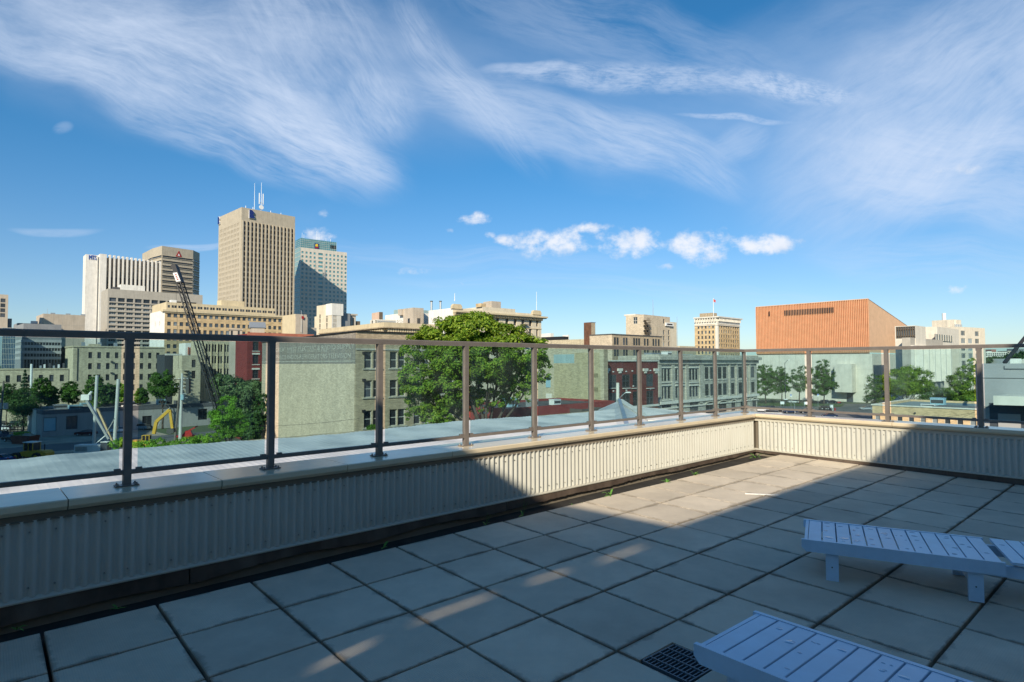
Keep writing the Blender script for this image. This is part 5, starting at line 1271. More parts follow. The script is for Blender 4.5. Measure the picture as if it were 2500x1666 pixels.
for x, w2 in ((1731, 4.5), (1763, 4.7), (1789, 2.5), (1815, 4.7), (1840, 2.7)):       # arches over the street openings
    u = b.at('R', x); z_ = b.z('R', 1725, 989); m = MB(); n = 9; pr = None
    for k in range(n+1):
        t = math.pi*k/n; c1_ = (u+w2/2*math.cos(t), z_+.75*math.sin(t)); c2_ = (u+(w2/2+.4)*math.cos(t), z_+1.15*math.sin(t))
        if pr: 
            m.face([(pr[0][0], -.3, pr[0][1]), (pr[1][0], -.3, pr[1][1]), (c2_[0], -.3, c2_[1]), (c1_[0], -.3, c1_[1])], stone)
            m.face([(pr[0][0], -.3, pr[0][1]), (c1_[0], -.3, c1_[1]), (c1_[0], -.002, c1_[1]), (pr[0][0], -.002, pr[0][1])], stone); m.face([(pr[1][0], -.3, pr[1][1]), (c2_[0], -.3, c2_[1]), (c2_[0], -.002, c2_[1]), (pr[1][0], -.002, pr[1][1])], stone)
        pr = (c1_, c2_)
    m.build('arch', b.root); m = MB(); m.prism([(u+w2/2*math.cos(math.pi*k/8), z_+.75*math.sin(math.pi*k/8)) for k in range(9)], -.06, -.004, glassd, 'y'); m.build('fanlight', b.root)
rooftop(b, [(5, 5, 4, 2.5, 1.2), (14, 6, 2, 2, 1.6), (22, 6, 5, 2, .9)], zt-.5, [metal, hvacw, hvacb])
# 25 copper-clad theatre
b = B('copper_theatre', 'concert hall with a huge orange ribbed copper fly tower on a pale stone base', 'theatre', 2123.4, 270, 48.4, 2214, 1848.5, tynd)
b.D = b.at('L', 1849); zb_ = b.zc(861); zt = b.zc(730.5)
W1 = b.at('R', 2213); ztr = b.z('R', 2212, 793)
slope = lambda u: zt+(ztr-zt)*u/W1
m = MB()
m.face([(0, 0, zb_), (0, b.D, zb_), (0, b.D, zt), (0, 0, zt)][::-1], copper); m.face([(0, b.D, zb_), (W1, b.D, zb_), (W1, b.D, ztr), (0, b.D, zt)], coppl)
m.face([(0, 0, zb_), (W1*1.25, 0, zb_), (W1*1.25, 0, slope(W1*1.25)), (0, 0, zt)], coppl); m.face([(0, -.2, zt), (W1*1.25, -.2, slope(W1*1.25)), (W1*1.25, b.D, slope(W1*1.25)), (0, b.D, zt)], coppl)
m.build('copper_wall', b.root)
nr = 68
for k in range(nr+1): v = b.D*k/nr; b.part('copper_rib', (-.65, v-.16, zb_), (-.001, v+.16, zt-.05), copper)
b.part('roof_edge', (-.65, -.1, zt-.05), (.2, b.D, zt+.25), coppl)
v0, v1 = b.at('L', 1920), b.at('L', 2038); z_ = b.z('L', 2038, 764); 
for k in range(30): v = v0+(v1-v0)*k/29; b.part('louvre', (-.73, v-.26, z_), (-.66, v+.26, z_+2.55), blackm)
v = b.at('L', 1881.5); b.part('louvre', (-.73, v-.3, b.z('L', 1881.5, 773)), (-.66, v+.3, b.z('L', 1881.5, 761)), blackm)
b.part('shadow_gap', (-.2, 0, zb_-.6), (.1, b.D, zb_-.001), frame_b)
b.part('stone_base', (-1.5, -1.5, 0), (W1*1.25, b.D+6, zb_-.6), tynd)
for k in range(1, 7): b.part('stone_joint', (-1.53, b.D*k/6.5-.04, 0), (-1.501, b.D*k/6.5+.04, zb_-.62), greyb)
for z_ in (zb_*.33, zb_*.66): b.part('stone_joint', (-1.53, -1.5, z_), (-1.501, b.D+6, z_+.06), greyb)
va, vb_ = b.at('L', 2089, -1.5), b.at('L', 2047, -1.5)
b.part('stone_bay', (-6.5, va, b.z('L', 2089, 958, -1.5)), (-1.5, vb_, b.z('L', 2089, 889, -1.5)), tynd)
b.part('entrance', (-1.8, b.at('L', 2081, -1.5), 0), (-1.49, b.at('L', 2066, -1.5), 4.2), glassd); b.part('side_slot', (-3, vb_, 4.9), (-1.49, vb_+1.2, b.z('L', 2089, 892, -1.5)), frame_d)
b.part('dark_slot', (W1*.94, -.3, slope(W1)-9), (W1*1.0, .05, slope(W1)-3), frame_b)
# stone museum wing right of it
b = B('museum_wing', 'pale stone museum wing with grid windows high up and deep vertical fins', 'museum', 2237, 236, 48.4, 2262, 2187, tynd)
zt = b.zc(795); v0, v1 = b.at('L', 2236.5), b.at('L', 2189)
b.H['L'].append((v0, v1, b.zc(826), b.zc(796.5), 'thin', frame_d, glass, 1000)); b.body(0, zt, dep=.8)
m = MB(); z0_, z1_ = b.zc(826), b.zc(796.5)
for k in range(9): v = v0+.1+(v1-v0-.2)*k/8; m.box((.1, v-.14, z0_), (.75, v+.14, z1_), frame_b)
for z_ in (z0_+.9, z1_-1.2): m.box((.2, v0, z_), (.7, v1, z_+.25), frame_b)
m.build('window_grid', b.root)
ua, ub = b.at('R', 2255, -4), b.at('R', 2332, -4)
b.part('link_block', (ua, .2, 0), (ub, 3, b.z('R', 2255, 827, 0)), greyb)
zf1, zf0 = b.z('R', 2260, 850), b.z('R', 2290, 930)
b.part('fin_wall', (ua, -.9, zf0), (ub+4, .15, b.z('R', 2262, 845)), tynd)
for k in range(6): u = ua+2.2+(ub-ua-1)*k/5.6; m = MB(); m.prism([(u-1.35, -.9), (u-.2, -3.4), (u+.6, -3.4), (u+.62, -.9)], zf0, zf1, tynd, 'z'); m.build('fin', b.root)
for k in range(5): b.part('undercroft_pier', (ua+3+k*4.2, -2, 0), (ua+4.2+k*4.2, 0, zf0), tynd)
b.part('undercroft', (ua, 1, 0), (ub, 2, zf0), frame_d)
b.part('angled_block', (b.at('R', 2290, 6), 6, b.zc(840)), (b.at('R', 2343, 6), 16, b.z('R', 2343, 805, 6)), tynd)
u0, u1 = b.at('R', 2286, 5.6), b.at('R', 2327, 5.6); m = MB(); z0_, z1_ = b.z('R', 2290, 832, 5.6), b.z('R', 2290, 816, 5.6); m.box((u0, 5.6, z0_), (u1, 5.95, z1_), glassd)
for k in range(8): u = u0+(u1-u0)*k/7; m.box((u-.1, 5.3, z0_), (u+.1, 5.59, z1_), frame_w)
m.build('window_grid', b.root)
# cream office slab behind
b = B('cream_office_slab', 'cream precast office with square bay windows, rooftop drum and white aerial housing', 'office building', 2342, 330, 60, 2407, 2249, facp); b.D = b.at('L', 2245); zt = b.zc(798)
b.holes('R', 2353.5, 2404, 4, .62, [814, 832.5, 851, 869, 887, 905, 923], 2.8, 'mull3', fm=frame_w, gm_=glass, maxparts=1000, skip=lambda i, j: j == 0 and i == 1); b.body(0, zt)
b.pxpart('recess_panel', 'L', 2254, 2281, 807.5, 820, .05, -.001, beig)
b.part('plant_room', (3, b.at('L', 2330, 3), zt), (12, b.at('L', 2278, 3), zt+4.3), facp); m = MB(); u = 6; v = b.at('L', 2338, 6)+3; m.tube((u, v, zt), (u, v, zt+4), 3.2, 3.2, facp, 20); m.build('roof_drum', b.root)
m = MB(); v = b.at('L', 2308, 4); m.tube((4, v, zt+4.3), (4, v, zt+8.2), .95, .95, whitep, 14); m.build('aerial_housing', b.root)
for k in range(4): m = MB(); m.tube((5+k*1.9, 3.5, zt), (5+k*1.9, 3.5, zt+1.7), .75, .75, metal, 10); m.build('cooling_fan', b.root)
# 26 low yellow building lower right
b = B('low_yellow_building', 'low yellow-brick building with a green-grey flat roof and a row of shaded windows, lower right', 'building', 2127, 100, 137, 2425, 2195, W_('brick_warm_yellow', (.66, .47, .27), brick=(.5, .16, .95))); b.D = 22; zt = b.zc(989)
b.holes('R', 2139, 2371, 9, .48, [1025], 1.5, 'sash', fm=frame_w, gm_=glass, maxparts=1000); b.body(0, zt, roof=W_('roof_green_grey', (.26, .30, .28)), par=.35)
b.band('coping', zt-.05, zt+.15, .15, whitest, 'RL'); b.pxpart('wall_lamp', 'R', 2229, 2233, 1007, 1010, .25, -.001, frame_d)
b.part('upper_step', (b.at('R', 2268), .05, zt), (b.W-.1, 6, zt+.12), roofm)
rooftop(b, [(b.at('R', 2268, 12), 12, 2.0, 1.5, 1.2), (b.at('R', 2245, 8), 8, 2, .8, .3)], zt-.35, [hvacb, hvacw])
# 27 grey clad block at the right edge with a white canopy
b = B('grey_clad_block', 'large grey-clad block with a projecting white canopy at the right edge', 'building', 2399, 46, 126, 2950, 2399, cgrey); b.D = 16; zt = b.zc(889); b.body(0, zt, roof=roofd, par=.3)
zc3 = b.z('R', 2425, 972); u0 = b.at('R', 2422, -2.5)
m = MB(); m.prism([(u0, -2.6), (b.W, -2.6), (b.W, -.01), (u0+.9, -.01)], zc3-.38, zc3+.28, whitest, 'z'); m.build('canopy', b.root)
b.part('panel_joint', (0, -.02, zt-1.1), (b.W, -.001, zt-1.05), frame_d); b.part('panel_joint', (0, -.02, zt-3.3), (b.W, -.001, zt-3.25), frame_d)
b.part('top_trim', (b.at('R', 2452), -.15, zt-.35), (b.W, -.001, zt-.12), cgrey)
b.part('dark_wall_sheet', (b.at('R', 2412), -.03, 8), (b.W, -.002, zc3-.38), mat('wall_sheet_dark', (.04, .05, .065), .8)); b.part('inner_panel', (b.at('R', 2432), -.12, 8), (b.at('R', 2487), -.04, b.z('R', 2433, 1010)), cgrey)  # flat dark sheet standing proud of the face below the canopy
# the leaning dark mast beyond it
m = MB(); m.tube(P(2452, 887, 90), P(2530, 790, 90), .28, .22, blackm, 8); o = m.build('crane_jib'); o['label'] = 'dark slanting crane jib rising behind the grey block at the right edge'; o['category'] = 'crane'
# far skyline at the right gap and between buildings
far = [('red_far_building', 'far red-brick building on the skyline at right', 2421, 2433, 853.5, 1400, W_('far_red', (.33, .15, .12))), ('white_far_warehouse', 'long white far warehouse on the right skyline', 2408, 2460, 860, 1200, whitest),
       ('white_far_warehouse', 'second long pale warehouse, farther right on the skyline', 2462, 2510, 863.5, 1350, whitest), ('dark_far_office', 'dark glass far office at the extreme right skyline', 2484, 2520, 851.5, 1500, dkgrey),
       ('small_far_building', 'small brownish far building right of the white warehouse', 2461, 2470, 857, 1500, beig), ('white_trailer_shed', 'bright white low shed among the far trees at right', 2466, 2494, 876, 620, bright),
       ('pale_far_block', 'pale far block on the skyline just right of the cream office', 2411, 2422, 858, 1350, bright)]
for nm, lab, x0, x1, yt, Y, mt in far:
    b = B(nm, lab, 'building', x0, Y, 88, x1, x0-5, mt); b.D = 30; zt = b.z('R', x0, yt); n = max(2, int((x1-x0)/5))
    if nm not in ('white_trailer_shed',): b.holes('R', x0+2, x1-2, n, .6, [yt+4, yt+8], 2.6, 'thin', gm_=glassd, maxparts=0)
    b.body(0, max(zt, 3))
# filler mid-distance blocks, so that the place goes on between the named ones
r = random.Random(5); k = 0
fl = ['buff', 'grey', 'cream', 'tan', 'white', 'brown']
spots = [(1340, 420, 848), (1372, 520, 851), (1400, 600, 846), (1500, 700, 856), (1665, 520, 852), (1690, 640, 858), (1818, 700, 868), (1835, 560, 872), (20, 420, 830), (160, 400, 832), (480, 420, 815), (870, 480, 838), (900, 380, 832)]
cl_ = ['left-hand', 'middle', 'right-hand']
for (x, Y, yt) in spots:
    mt = [oldy, greyb, cream2, beig, whitest, oliveb][k % 6]
    b = B('background_block', '%s background block on the skyline near %s' % (fl[k % 6], ['the cream blank block', 'the tiny white cube', 'the rusty stack', 'the spiral fire escape', 'the foot of the white-crowned tower', 'the yellow tower, farther off', 'the copper theatre, far behind', 'the trees left of the theatre', 'the blue mirrored office', 'the telecom tower foot', 'the crane head', 'the pilastered bank', 'the pink lift house'][k]), 'building', x, Y, 46, x+22+r.random()*20, x-12, mt, group='background blocks'); b.D = 15
    zt = b.zc(yt); b.holes('R', x+4, x+20, 4, .5, [yt+6, yt+13], 1.8, 'thin', gm_=glassd, maxparts=0); b.body(0, zt); k += 1

# ------------------------------------------------------------------ the sheet-metal roof just beyond the balustrade
bm_ = mat('sheet_roof', (.66, .63, .60), .55, var=.10, scale=.6, kind='world', streak=.8, sscale=(1, 1, 1), sfreq=.42, scol=(.30, .31, .31), bump=.03, bscale=.8)
zr_ = -3.5
def ridge(px, py): p = PZ(px, py, zr_); return p
eR = (PZ(0, 1126, zr_)@nL + PZ(1126, 1031, zr_)@nL + PZ(1435, 1005, zr_)@nL)/3
rt = empty('metal_roof', 'wide pale sheet-metal roof with a small gable, lying just beyond the balustrade', 'roof', LP(0, eR, zr_))
rloc = rt.location
def RLp(t, e, z): return LP(t, e, z)-rloc
t_end = PZ(1475, 998, zr_)@dL; t_st = PZ(0, 1126, zr_)@dL-14
m = MB(); k = m.mid(bm_); nT_ = 420; nE = 10; rr = random.Random(3)
for i in range(nT_+1):
    t = t_st+(t_end+3-t_st)*i/nT_
    for j in range(nE+1):
        e = eR+(-5.6-eR)*j/nE; sag = .10*math.sin(t*.35+j*.2)*(1 if j else .8)+.02*math.sin(t*3+j)
        cor = (.002+.028*min(1, max(0, (t-t_st-14)/30)))*(i % 2); m.v.append(tuple(RLp(t+.02*j, e, zr_+sag*.8-.09*j+cor)))
for i in range(nT_):
    for j in range(nE): a = i*(nE+1)+j; m.f.append((a, a+nE+1, a+nE+2, a+1)); m.mi.append(0)
m.build('roof_sheeting', rt)
m = MB(); a = RLp(t_st, eR, zr_); bq = RLp(t_end, eR, zr_)
q0, q1 = RLp(t_st, eR+.0, -18), RLp(t_end+6, eR, -18); m.face([a, RLp(t_end+3, eR, zr_), q1, q0], oliveb); m.build('back_wall', rt)
pk = P(1512, 978.5, 50)-rloc; lf = P(1462, 1000, 50)-rloc; rg = P(1592, 1031, 38)-rloc; nr_ = P(1540, 1075, 30)-rloc; nl_ = P(1400, 1075, 33)-rloc
m = MB(); m.face([lf, nl_, nr_, pk], bm_); m.face([pk, nr_, rg], bm_); m.face([lf, pk, pk+Vector((0, 0, -14)), lf+Vector((0, 0, -14))], oliveb); m.face([pk, rg, rg+Vector((0, 0, -14)), pk+Vector((0, 0, -14))], oliveb); m.build('gable_sheeting', rt)
m = MB(); m.bar(pk, rg, .5, .25, whitest); m.build('verge_board', rt)
m = MB(); m.bar(pk+Vector((0, 0, .1)), nr_+Vector((0, 0, .1)), .25, .12, metal); m.build('hip_cap', rt)
# ------------------------------------------------------------------ foliage
def leafmat(name, c1, c2, tr=.35):
    m = bpy.data.materials.new(name); m.use_nodes = True; t = m.node_tree; t.nodes.clear(); L = t.links.new
    g = t.nodes.new('ShaderNodeNewGeometry'); cr = t.nodes.new('ShaderNodeValToRGB'); e = cr.color_ramp.elements
    e[0].color = (*c1, 1); e[1].color = (*c2, 1); L(g.outputs['Random Per Island'], cr.inputs[0])
    n = t.nodes.new('ShaderNodeTexNoise'); n.inputs['Scale'].default_value = .35; L(g.outputs['Position'], n.inputs['Vector'])
    mp = t.nodes.new('ShaderNodeMapRange'); mp.inputs[1].default_value = .35; mp.inputs[2].default_value = .65; mp.inputs[3].default_value = .75; mp.inputs[4].default_value = 1.2; L(n.outputs[0], mp.inputs[0])
    vm = t.nodes.new('ShaderNodeVectorMath'); vm.operation = 'SCALE'; L(cr.outputs[0], vm.inputs[0]); L(mp.outputs[0], vm.inputs['Scale'])
    d = t.nodes.new('ShaderNodeBsdfDiffuse'); L(vm.outputs[0], d.inputs[0]); q = t.nodes.new('ShaderNodeBsdfTranslucent'); L(vm.outputs[0], q.inputs[0])
    gl = t.nodes.new('ShaderNodeBsdfGlossy'); gl.inputs['Roughness'].default_value = .45; gl.inputs[0].default_value = (.5, .55, .5, 1)
    mx = t.nodes.new('ShaderNodeMixShader'); mx.inputs[0].default_value = tr; L(d.outputs[0], mx.inputs[1]); L(q.outputs[0], mx.inputs[2])
    m2 = t.nodes.new('ShaderNodeMixShader'); m2.inputs[0].default_value = .02; L(mx.outputs[0], m2.inputs[1]); L(gl.outputs[0], m2.inputs[2])
    o = t.nodes.new('ShaderNodeOutputMaterial'); L(m2.outputs[0], o.inputs[0]); return m
L_elm = leafmat('leaves_elm', (0.09, 0.21, 0.022), (0.36, 0.47, 0.05), .45); L_mid = leafmat('leaves_mid', (0.055, 0.13, 0.02), (0.12, 0.23, 0.034)); L_dark = leafmat('leaves_dark', (0.040, 0.10, 0.028), (0.10, 0.18, 0.045))
L_bright = leafmat('leaves_bright', (0.109, 0.264, 0.023), (0.217, 0.419, 0.046)); L_grey = leafmat('leaves_grey', (0.11, 0.18, 0.07), (0.21, 0.29, 0.12)); L_spr = leafmat('needles', (0.023, 0.062, 0.031), (0.054, 0.101, 0.046), .1)
L_bush = leafmat('leaves_bush', (0.155, 0.341, 0.031), (0.310, 0.512, 0.062))
bark = mat('bark', (.085, .065, .05), .95, var=.3, scale=3, bump=.02)
def quads(c, nrm, size, m, asp=.62):
    """leaf quads: centres c, facing nrm, sizes"""
    n = len(c); up = rng.normal(size=(n, 3)); a = np.cross(nrm, up); a /= np.linalg.norm(a, axis=1)[:, None]+1e-9; b_ = np.cross(nrm, a); b_ /= np.linalg.norm(b_, axis=1)[:, None]+1e-9
    a *= size[:, None]*.5; b_ *= size[:, None]*.5*asp
    fold = nrm/(np.linalg.norm(nrm, axis=1)[:, None]+1e-9)*size[:, None]*.12
    v = np.stack([c-a, c-b_+fold, c+a, c+b_+fold], 1).reshape(-1, 3)
    me = bpy.data.meshes.new('foliage'); me.vertices.add(4*n); me.vertices.foreach_set('co', v.ravel().astype(np.float32))
    me.loops.add(4*n); me.loops.foreach_set('vertex_index', np.arange(4*n, dtype=np.int32)); me.polygons.add(n)
    me.polygons.foreach_set('loop_start', np.arange(0, 4*n, 4, dtype=np.int32)); me.polygons.foreach_set('loop_total', np.full(n, 4, dtype=np.int32))
    me.materials.append(m); me.update(); me.validate(); return me
def crown(blobs, n, size, m, parent, name='crown', sub=7, rag=.34):
    """blobs: (x,y,z,rx,rz) in the parent's frame"""
    bl = np.array(blobs, float); wgt = bl[:, 3]**2*bl[:, 4]; wgt /= wgt.sum(); cs, ns = [], []
    clus = []
    for i, (x, y, z, rx, rz) in enumerate(bl):
        k = max(4, int(sub*6*(rx/ bl[:, 3].max())**1.3))
        d = rng.normal(size=(k, 3)); d /= np.linalg.norm(d, axis=1)[:, None]; rad = rng.uniform(.45, 1.0, k)**.5
        for j in range(k): clus.append((x+d[j, 0]*rx*rad[j], y+d[j, 1]*rx*rad[j], z+d[j, 2]*rz*rad[j], rx*rng.uniform(.16, rag), d[j]))
    pr = np.array([c[3]**2 for c in clus]); pr /= pr.sum(); idx = rng.choice(len(clus), n, p=pr)
    cc = np.array([c[:3] for c in clus])[idx]; rr = np.array([c[3] for c in clus])[idx]; dd = np.array([c[4] for c in clus])[idx]
    e = rng.normal(size=(n, 3)); e /= np.linalg.norm(e, axis=1)[:, None]; rd = rng.uniform(0, 1, n)**.45
    pos = cc+e*(rr*rd)[:, None]*np.array([1, 1, .75]); nr = e*.6+dd*.5+np.array([0, 0, .5])+rng.normal(size=(n, 3))*.45
    return link(name, quads(pos, nr, size*rng.uniform(.6, 1.35, n), m), parent)
def limbs(parent, base_r, h, tops, name='trunk', lean=(0, 0)):
    m = MB(); fork = h*.45; p = Vector((0, 0, 0)); pts = [p]; k = 4
    for i in range(1, k+1): pts.append(Vector((lean[0]*i/k+random.uniform(-.05, .05)*h*.2, lean[1]*i/k+random.uniform(-.05, .05)*h*.2, fork*i/k)))
    for i in range(k): m.tube(pts[i], pts[i+1], base_r*(1-.13*i), base_r*(1-.13*(i+1)), bark, 8)
    f = pts[-1]
    for t in tops:
        t = Vector(t); mid = f.lerp(t, .5)+Vector((random.uniform(-.3, .3), random.uniform(-.3, .3), -.06*h*.5)); m.tube(f, mid, base_r*.42, base_r*.24, bark, 6); m.tube(mid, t, base_r*.24, base_r*.06, bark, 5)
        for _ in range(2): q = mid.lerp(t, .5)+Vector([random.uniform(-1, 1)*h*.1 for _ in range(3)]); m.tube(mid, q, base_r*.14, base_r*.03, bark, 4)
    return smooth(m.build(name, parent))
def tree(name, label, px, Y, pxblobs, n, size, m, base_r=.25, group=None, base=GND, basepx=None, dj=.5, trunk_top=None, sub=10, rag=.32):
    """pxblobs: (px, py, radius_px_x, radius_px_y[, depth shift in m])"""
    b0 = G(basepx or px, Y); b0.z = base; root = empty(name, label, 'tree' if 'bush' not in name else 'bush', b0, 0, group)
    bl = []; s = Y/F
    for q in pxblobs:
        p = P(q[0], q[1], Y)-b0; rx, rz = q[2]*s, q[3]*s; dy_ = q[4] if len(q) > 4 else rng.uniform(-.5, .5)*rx*dj*2; k_ = 1+dy_/Y
        p = P(q[0], q[1], Y+dy_)-b0; bl.append((p.x, p.y, p.z, rx*k_, rz*k_))
    crown(bl, n, size, m, root, sub=sub, rag=rag)
    h = max(q[2]+q[4] for q in bl); limbs(root, base_r, h*(trunk_top or .8), [(q[0], q[1], q[2]) for q in bl[:9]])
    return root
GT = 'street trees'
# the big elm in the middle
tree('elm_tree', 'great spreading elm in front of the ghost-sign warehouse, its top above the rail', 1165, 72,
     [(1150, 800, 70, 34), (1075, 815, 60, 36), (1230, 822, 55, 34), (1020, 850, 48, 34), (1290, 858, 52, 42), (1320, 900, 30, 44), (1120, 870, 70, 50, -3), (1195, 885, 68, 52, -3), (1030, 920, 58, 44), (1095, 945, 60, 46, -2), (1262, 925, 52, 40),
      (1040, 985, 48, 40), (1095, 1005, 46, 32), (1010, 950, 34, 26), (1140, 840, 60, 40, 3), (1200, 940, 44, 30), (1240, 965, 30, 22), (1010, 1010, 26, 22), (1060, 1030, 34, 18), (1175, 985, 24, 22), (1285, 960, 22, 26), (1140, 975, 40, 30), (1215, 975, 34, 20), (1250, 900, 50, 40), (1090, 975, 40, 34), (1180, 780, 30, 14), (1110, 785, 28, 14)],
     88000, .31, L_elm, .55, basepx=1190, sub=12, rag=.27)
tree('low_bush', 'small dark bush in front of the grey plinth left of the elm', 905, 80, [(910, 1045, 14, 8)], 600, .25, L_mid, .08)
# left side
tree('willow_tree', 'grey-green willow behind the bright tree at the crane foot', 600, 118, [(560, 945, 40, 28), (600, 960, 45, 34), (632, 985, 34, 50), (600, 1010, 45, 35), (640, 1045, 22, 30), (575, 1040, 26, 26), (540, 925, 24, 14), (625, 955, 30, 26), (590, 985, 34, 30), (640, 1000, 26, 30)], 24000, .38, L_grey, .3, GT)
tree('bright_tree', 'bright green round tree right of the crane foot', 560, 100, [(555, 985, 24, 20), (550, 1015, 36, 22), (575, 1035, 30, 24), (540, 1035, 26, 22), (565, 1055, 28, 14)], 12000, .26, L_bright, .2, GT)
tree('dark_tree', 'dark tree squeezed between the bright tree and the post', 632, 112, [(620, 1030, 26, 34), (640, 1000, 22, 40), (610, 1060, 26, 16)], 12000, .34, L_dark, .22, GT)
tree('round_tree', 'round green tree in front of the dark metal shed', 400, 168, [(395, 925, 26, 22), (380, 940, 20, 20), (415, 945, 22, 20), (400, 955, 30, 14)], 8000, .42, L_mid, .28, GT)
for k, (x, y, rx, rz, Y, m_, lab) in enumerate([(20, 960, 26, 26, 170, L_dark, 'dark leafy tree left of the spruce'), (103, 945, 24, 24, 172, L_mid, 'green tree just right of the spruce'), (125, 962, 18, 20, 174, L_mid, 'green tree second to the right of the spruce'), (172, 952, 22, 20, 176, L_mid, 'loose pale tree in the gap before the buff warehouse'),
                                            (232, 945, 24, 30, 172, L_mid, 'green tree behind the first pale steel pole'), (262, 955, 20, 20, 174, L_dark, 'dark tree between the two pale steel poles'), (288, 952, 18, 18, 176, L_bright, 'yellow-green tree behind the second pale steel pole'), (345, 962, 16, 14, 176, L_mid, 'low tree right of the near-left rail post'), (60, 975, 36, 24, 160, L_dark, 'dark low tree mass under the spruce')]):
    tree('street_tree', lab, x, Y, [(x, y-rz*.35, rx*.75, rz*.6), (x-rx*.4, y+rz*.1, rx*.65, rz*.6), (x+rx*.4, y+rz*.15, rx*.65, rz*.6), (x, y+rz*.6, rx*.9, rz*.6), (x-rx*.3, y+rz*1.1, rx*.6, rz*.5), (x+rx*.35, y+rz*1.2, rx*.6, rz*.45)], 6500, .42, m_, .2, GT)
def spruce(px, Y, ytop, ybase, wpx, label, n=5000):
    b0 = G(px, Y); root = empty('spruce_tree', label, 'tree', b0); H_ = P(px, ytop, Y).z-GND; w_ = wpx*Y/F; t = rng.uniform(0, 1, n)**.8
    lay = np.floor(t*16)/16+rng.uniform(0, .045, n); z = H_*(.12+.88*(1-lay)); rad = w_*(lay+.03)*rng.uniform(.2, 1, n)**.5; an = rng.uniform(0, 6.283, n); arms = np.sin(an*7+lay*40)*.25+.8
    c = np.stack([np.cos(an)*rad*arms, np.sin(an)*rad*arms, z-rad*.35], 1); nr = np.stack([np.cos(an), np.sin(an), np.full(n, 1.2)], 1)+rng.normal(size=(n, 3))*.4
    link('crown', quads(c, nr, rng.uniform(.3, .6, n), L_spr, .4), root); m = MB(); m.tube((0, 0, 0), (0, 0, H_*.97), .22, .03, bark, 7); m.build('trunk', root)
spruce(62, 166, 903, 1000, 34, 'dark pointed spruce among the trees at far left')
tree('hedge_bush', 'bright leafy bush bank above the metal roof, left of the bright tree', 440, 92, [(350, 1090, 22, 12), (385, 1085, 26, 15), (420, 1092, 24, 14), (455, 1085, 28, 17), (490, 1080, 26, 16), (520, 1072, 22, 16), (470, 1095, 30, 12), (400, 1097, 30, 10), (536, 1085, 20, 12)], 22000, .20, L_bush, .1, trunk_top=.6)
tree('hedge_bush', 'small yellow-green bush behind the near-left rail post', 290, 95, [(282, 1085, 14, 12), (303, 1080, 18, 14), (322, 1088, 16, 12)], 6000, .18, L_bush, .08, trunk_top=.6)
# right side
for k, (x, bl, Y, n, m_, lab) in enumerate([
    (1868, [(1866, 905, 20, 16), (1856, 925, 24, 20), (1885, 925, 22, 18), (1862, 950, 22, 16), (1890, 950, 18, 14)], 262, 16000, L_mid, 'leftmost lawn tree, right behind the limestone building'),
    (1908, [(1905, 905, 13, 10), (1900, 920, 17, 14), (1915, 925, 15, 14), (1905, 945, 17, 12), (1918, 950, 14, 8)], 262, 9000, L_mid, 'lawn tree behind the tall street lamp'),
    (1950, [(1940, 912, 13, 11), (1960, 905, 13, 12), (1948, 930, 20, 16), (1965, 930, 14, 14), (1950, 948, 16, 9)], 262, 7000, L_grey, 'thin see-through lawn tree left of the theatre rail post'),
    (2010, [(2010, 890, 16, 13), (2000, 910, 22, 16), (2025, 915, 17, 14), (2010, 935, 27, 16), (2030, 940, 16, 12), (2000, 955, 22, 10)], 258, 18000, L_mid, 'full lawn tree left of the stone bay of the theatre'),
    (2135, [(2135, 930, 18, 16), (2128, 955, 17, 18), (2150, 960, 22, 20), (2130, 975, 20, 12)], 185, 7000, L_mid, 'dark rounded tree left of the wide spreading one'),
    (2210, [(2180, 920, 28, 17), (2215, 912, 34, 17), (2250, 920, 26, 17), (2200, 945, 40, 18), (2245, 945, 34, 17), (2165, 945, 22, 18), (2270, 940, 14, 12), (2170, 970, 20, 10)], 170, 30000, L_elm, 'wide spreading sunlit tree in front of the museum wing'),
    (2290, [(2270, 960, 26, 14), (2300, 962, 30, 15), (2280, 975, 36, 10), (2330, 970, 30, 12)], 160, 9000, L_mid, 'low shrubby tree between the wide tree and the right-hand one'),
    (2365, [(2372, 885, 13, 13), (2360, 905, 22, 18), (2385, 915, 18, 20), (2345, 930, 28, 20), (2375, 945, 30, 22), (2335, 955, 24, 18), (2365, 970, 34, 14), (2392, 950, 14, 22)], 145, 20000, L_elm, 'tall tree in front of the cream office, behind the right rail post')]):
    tree('broadleaf_tree', lab, x, Y, bl, n, .40 if Y > 200 else .30, m_, .3, 'trees round the theatre')
for k, (x, y, rx, rz, Y, lab) in enumerate([(2432, 879, 22, 7, 700, 'far low tree clump left of the slanting jib'), (2472, 872, 16, 8, 800, 'far tree clump right of the slanting jib'), (2496, 868, 12, 9, 780, 'far tree clump at the extreme right edge'), (2412, 880, 9, 7, 640, 'far dark tree just right of the cream office')]):
    tree('far_tree', lab, x, Y, [(x, y, rx, rz), (x-rx*.5, y+1, rx*.5, rz*.8), (x+rx*.5, y+1, rx*.5, rz*.8)], 2500, 1.6, L_dark, .3, 'far trees on the right skyline')
m = MB()
cs = rng.uniform([-3000, 1500, GND+2], [4500, 5200, GND+11], size=(9000, 3)); o = link('distant_tree_belt', quads(cs, rng.normal(size=(9000, 3))+[0, -1, .6], rng.uniform(8, 18, 9000), L_dark)); o['kind'] = 'stuff'
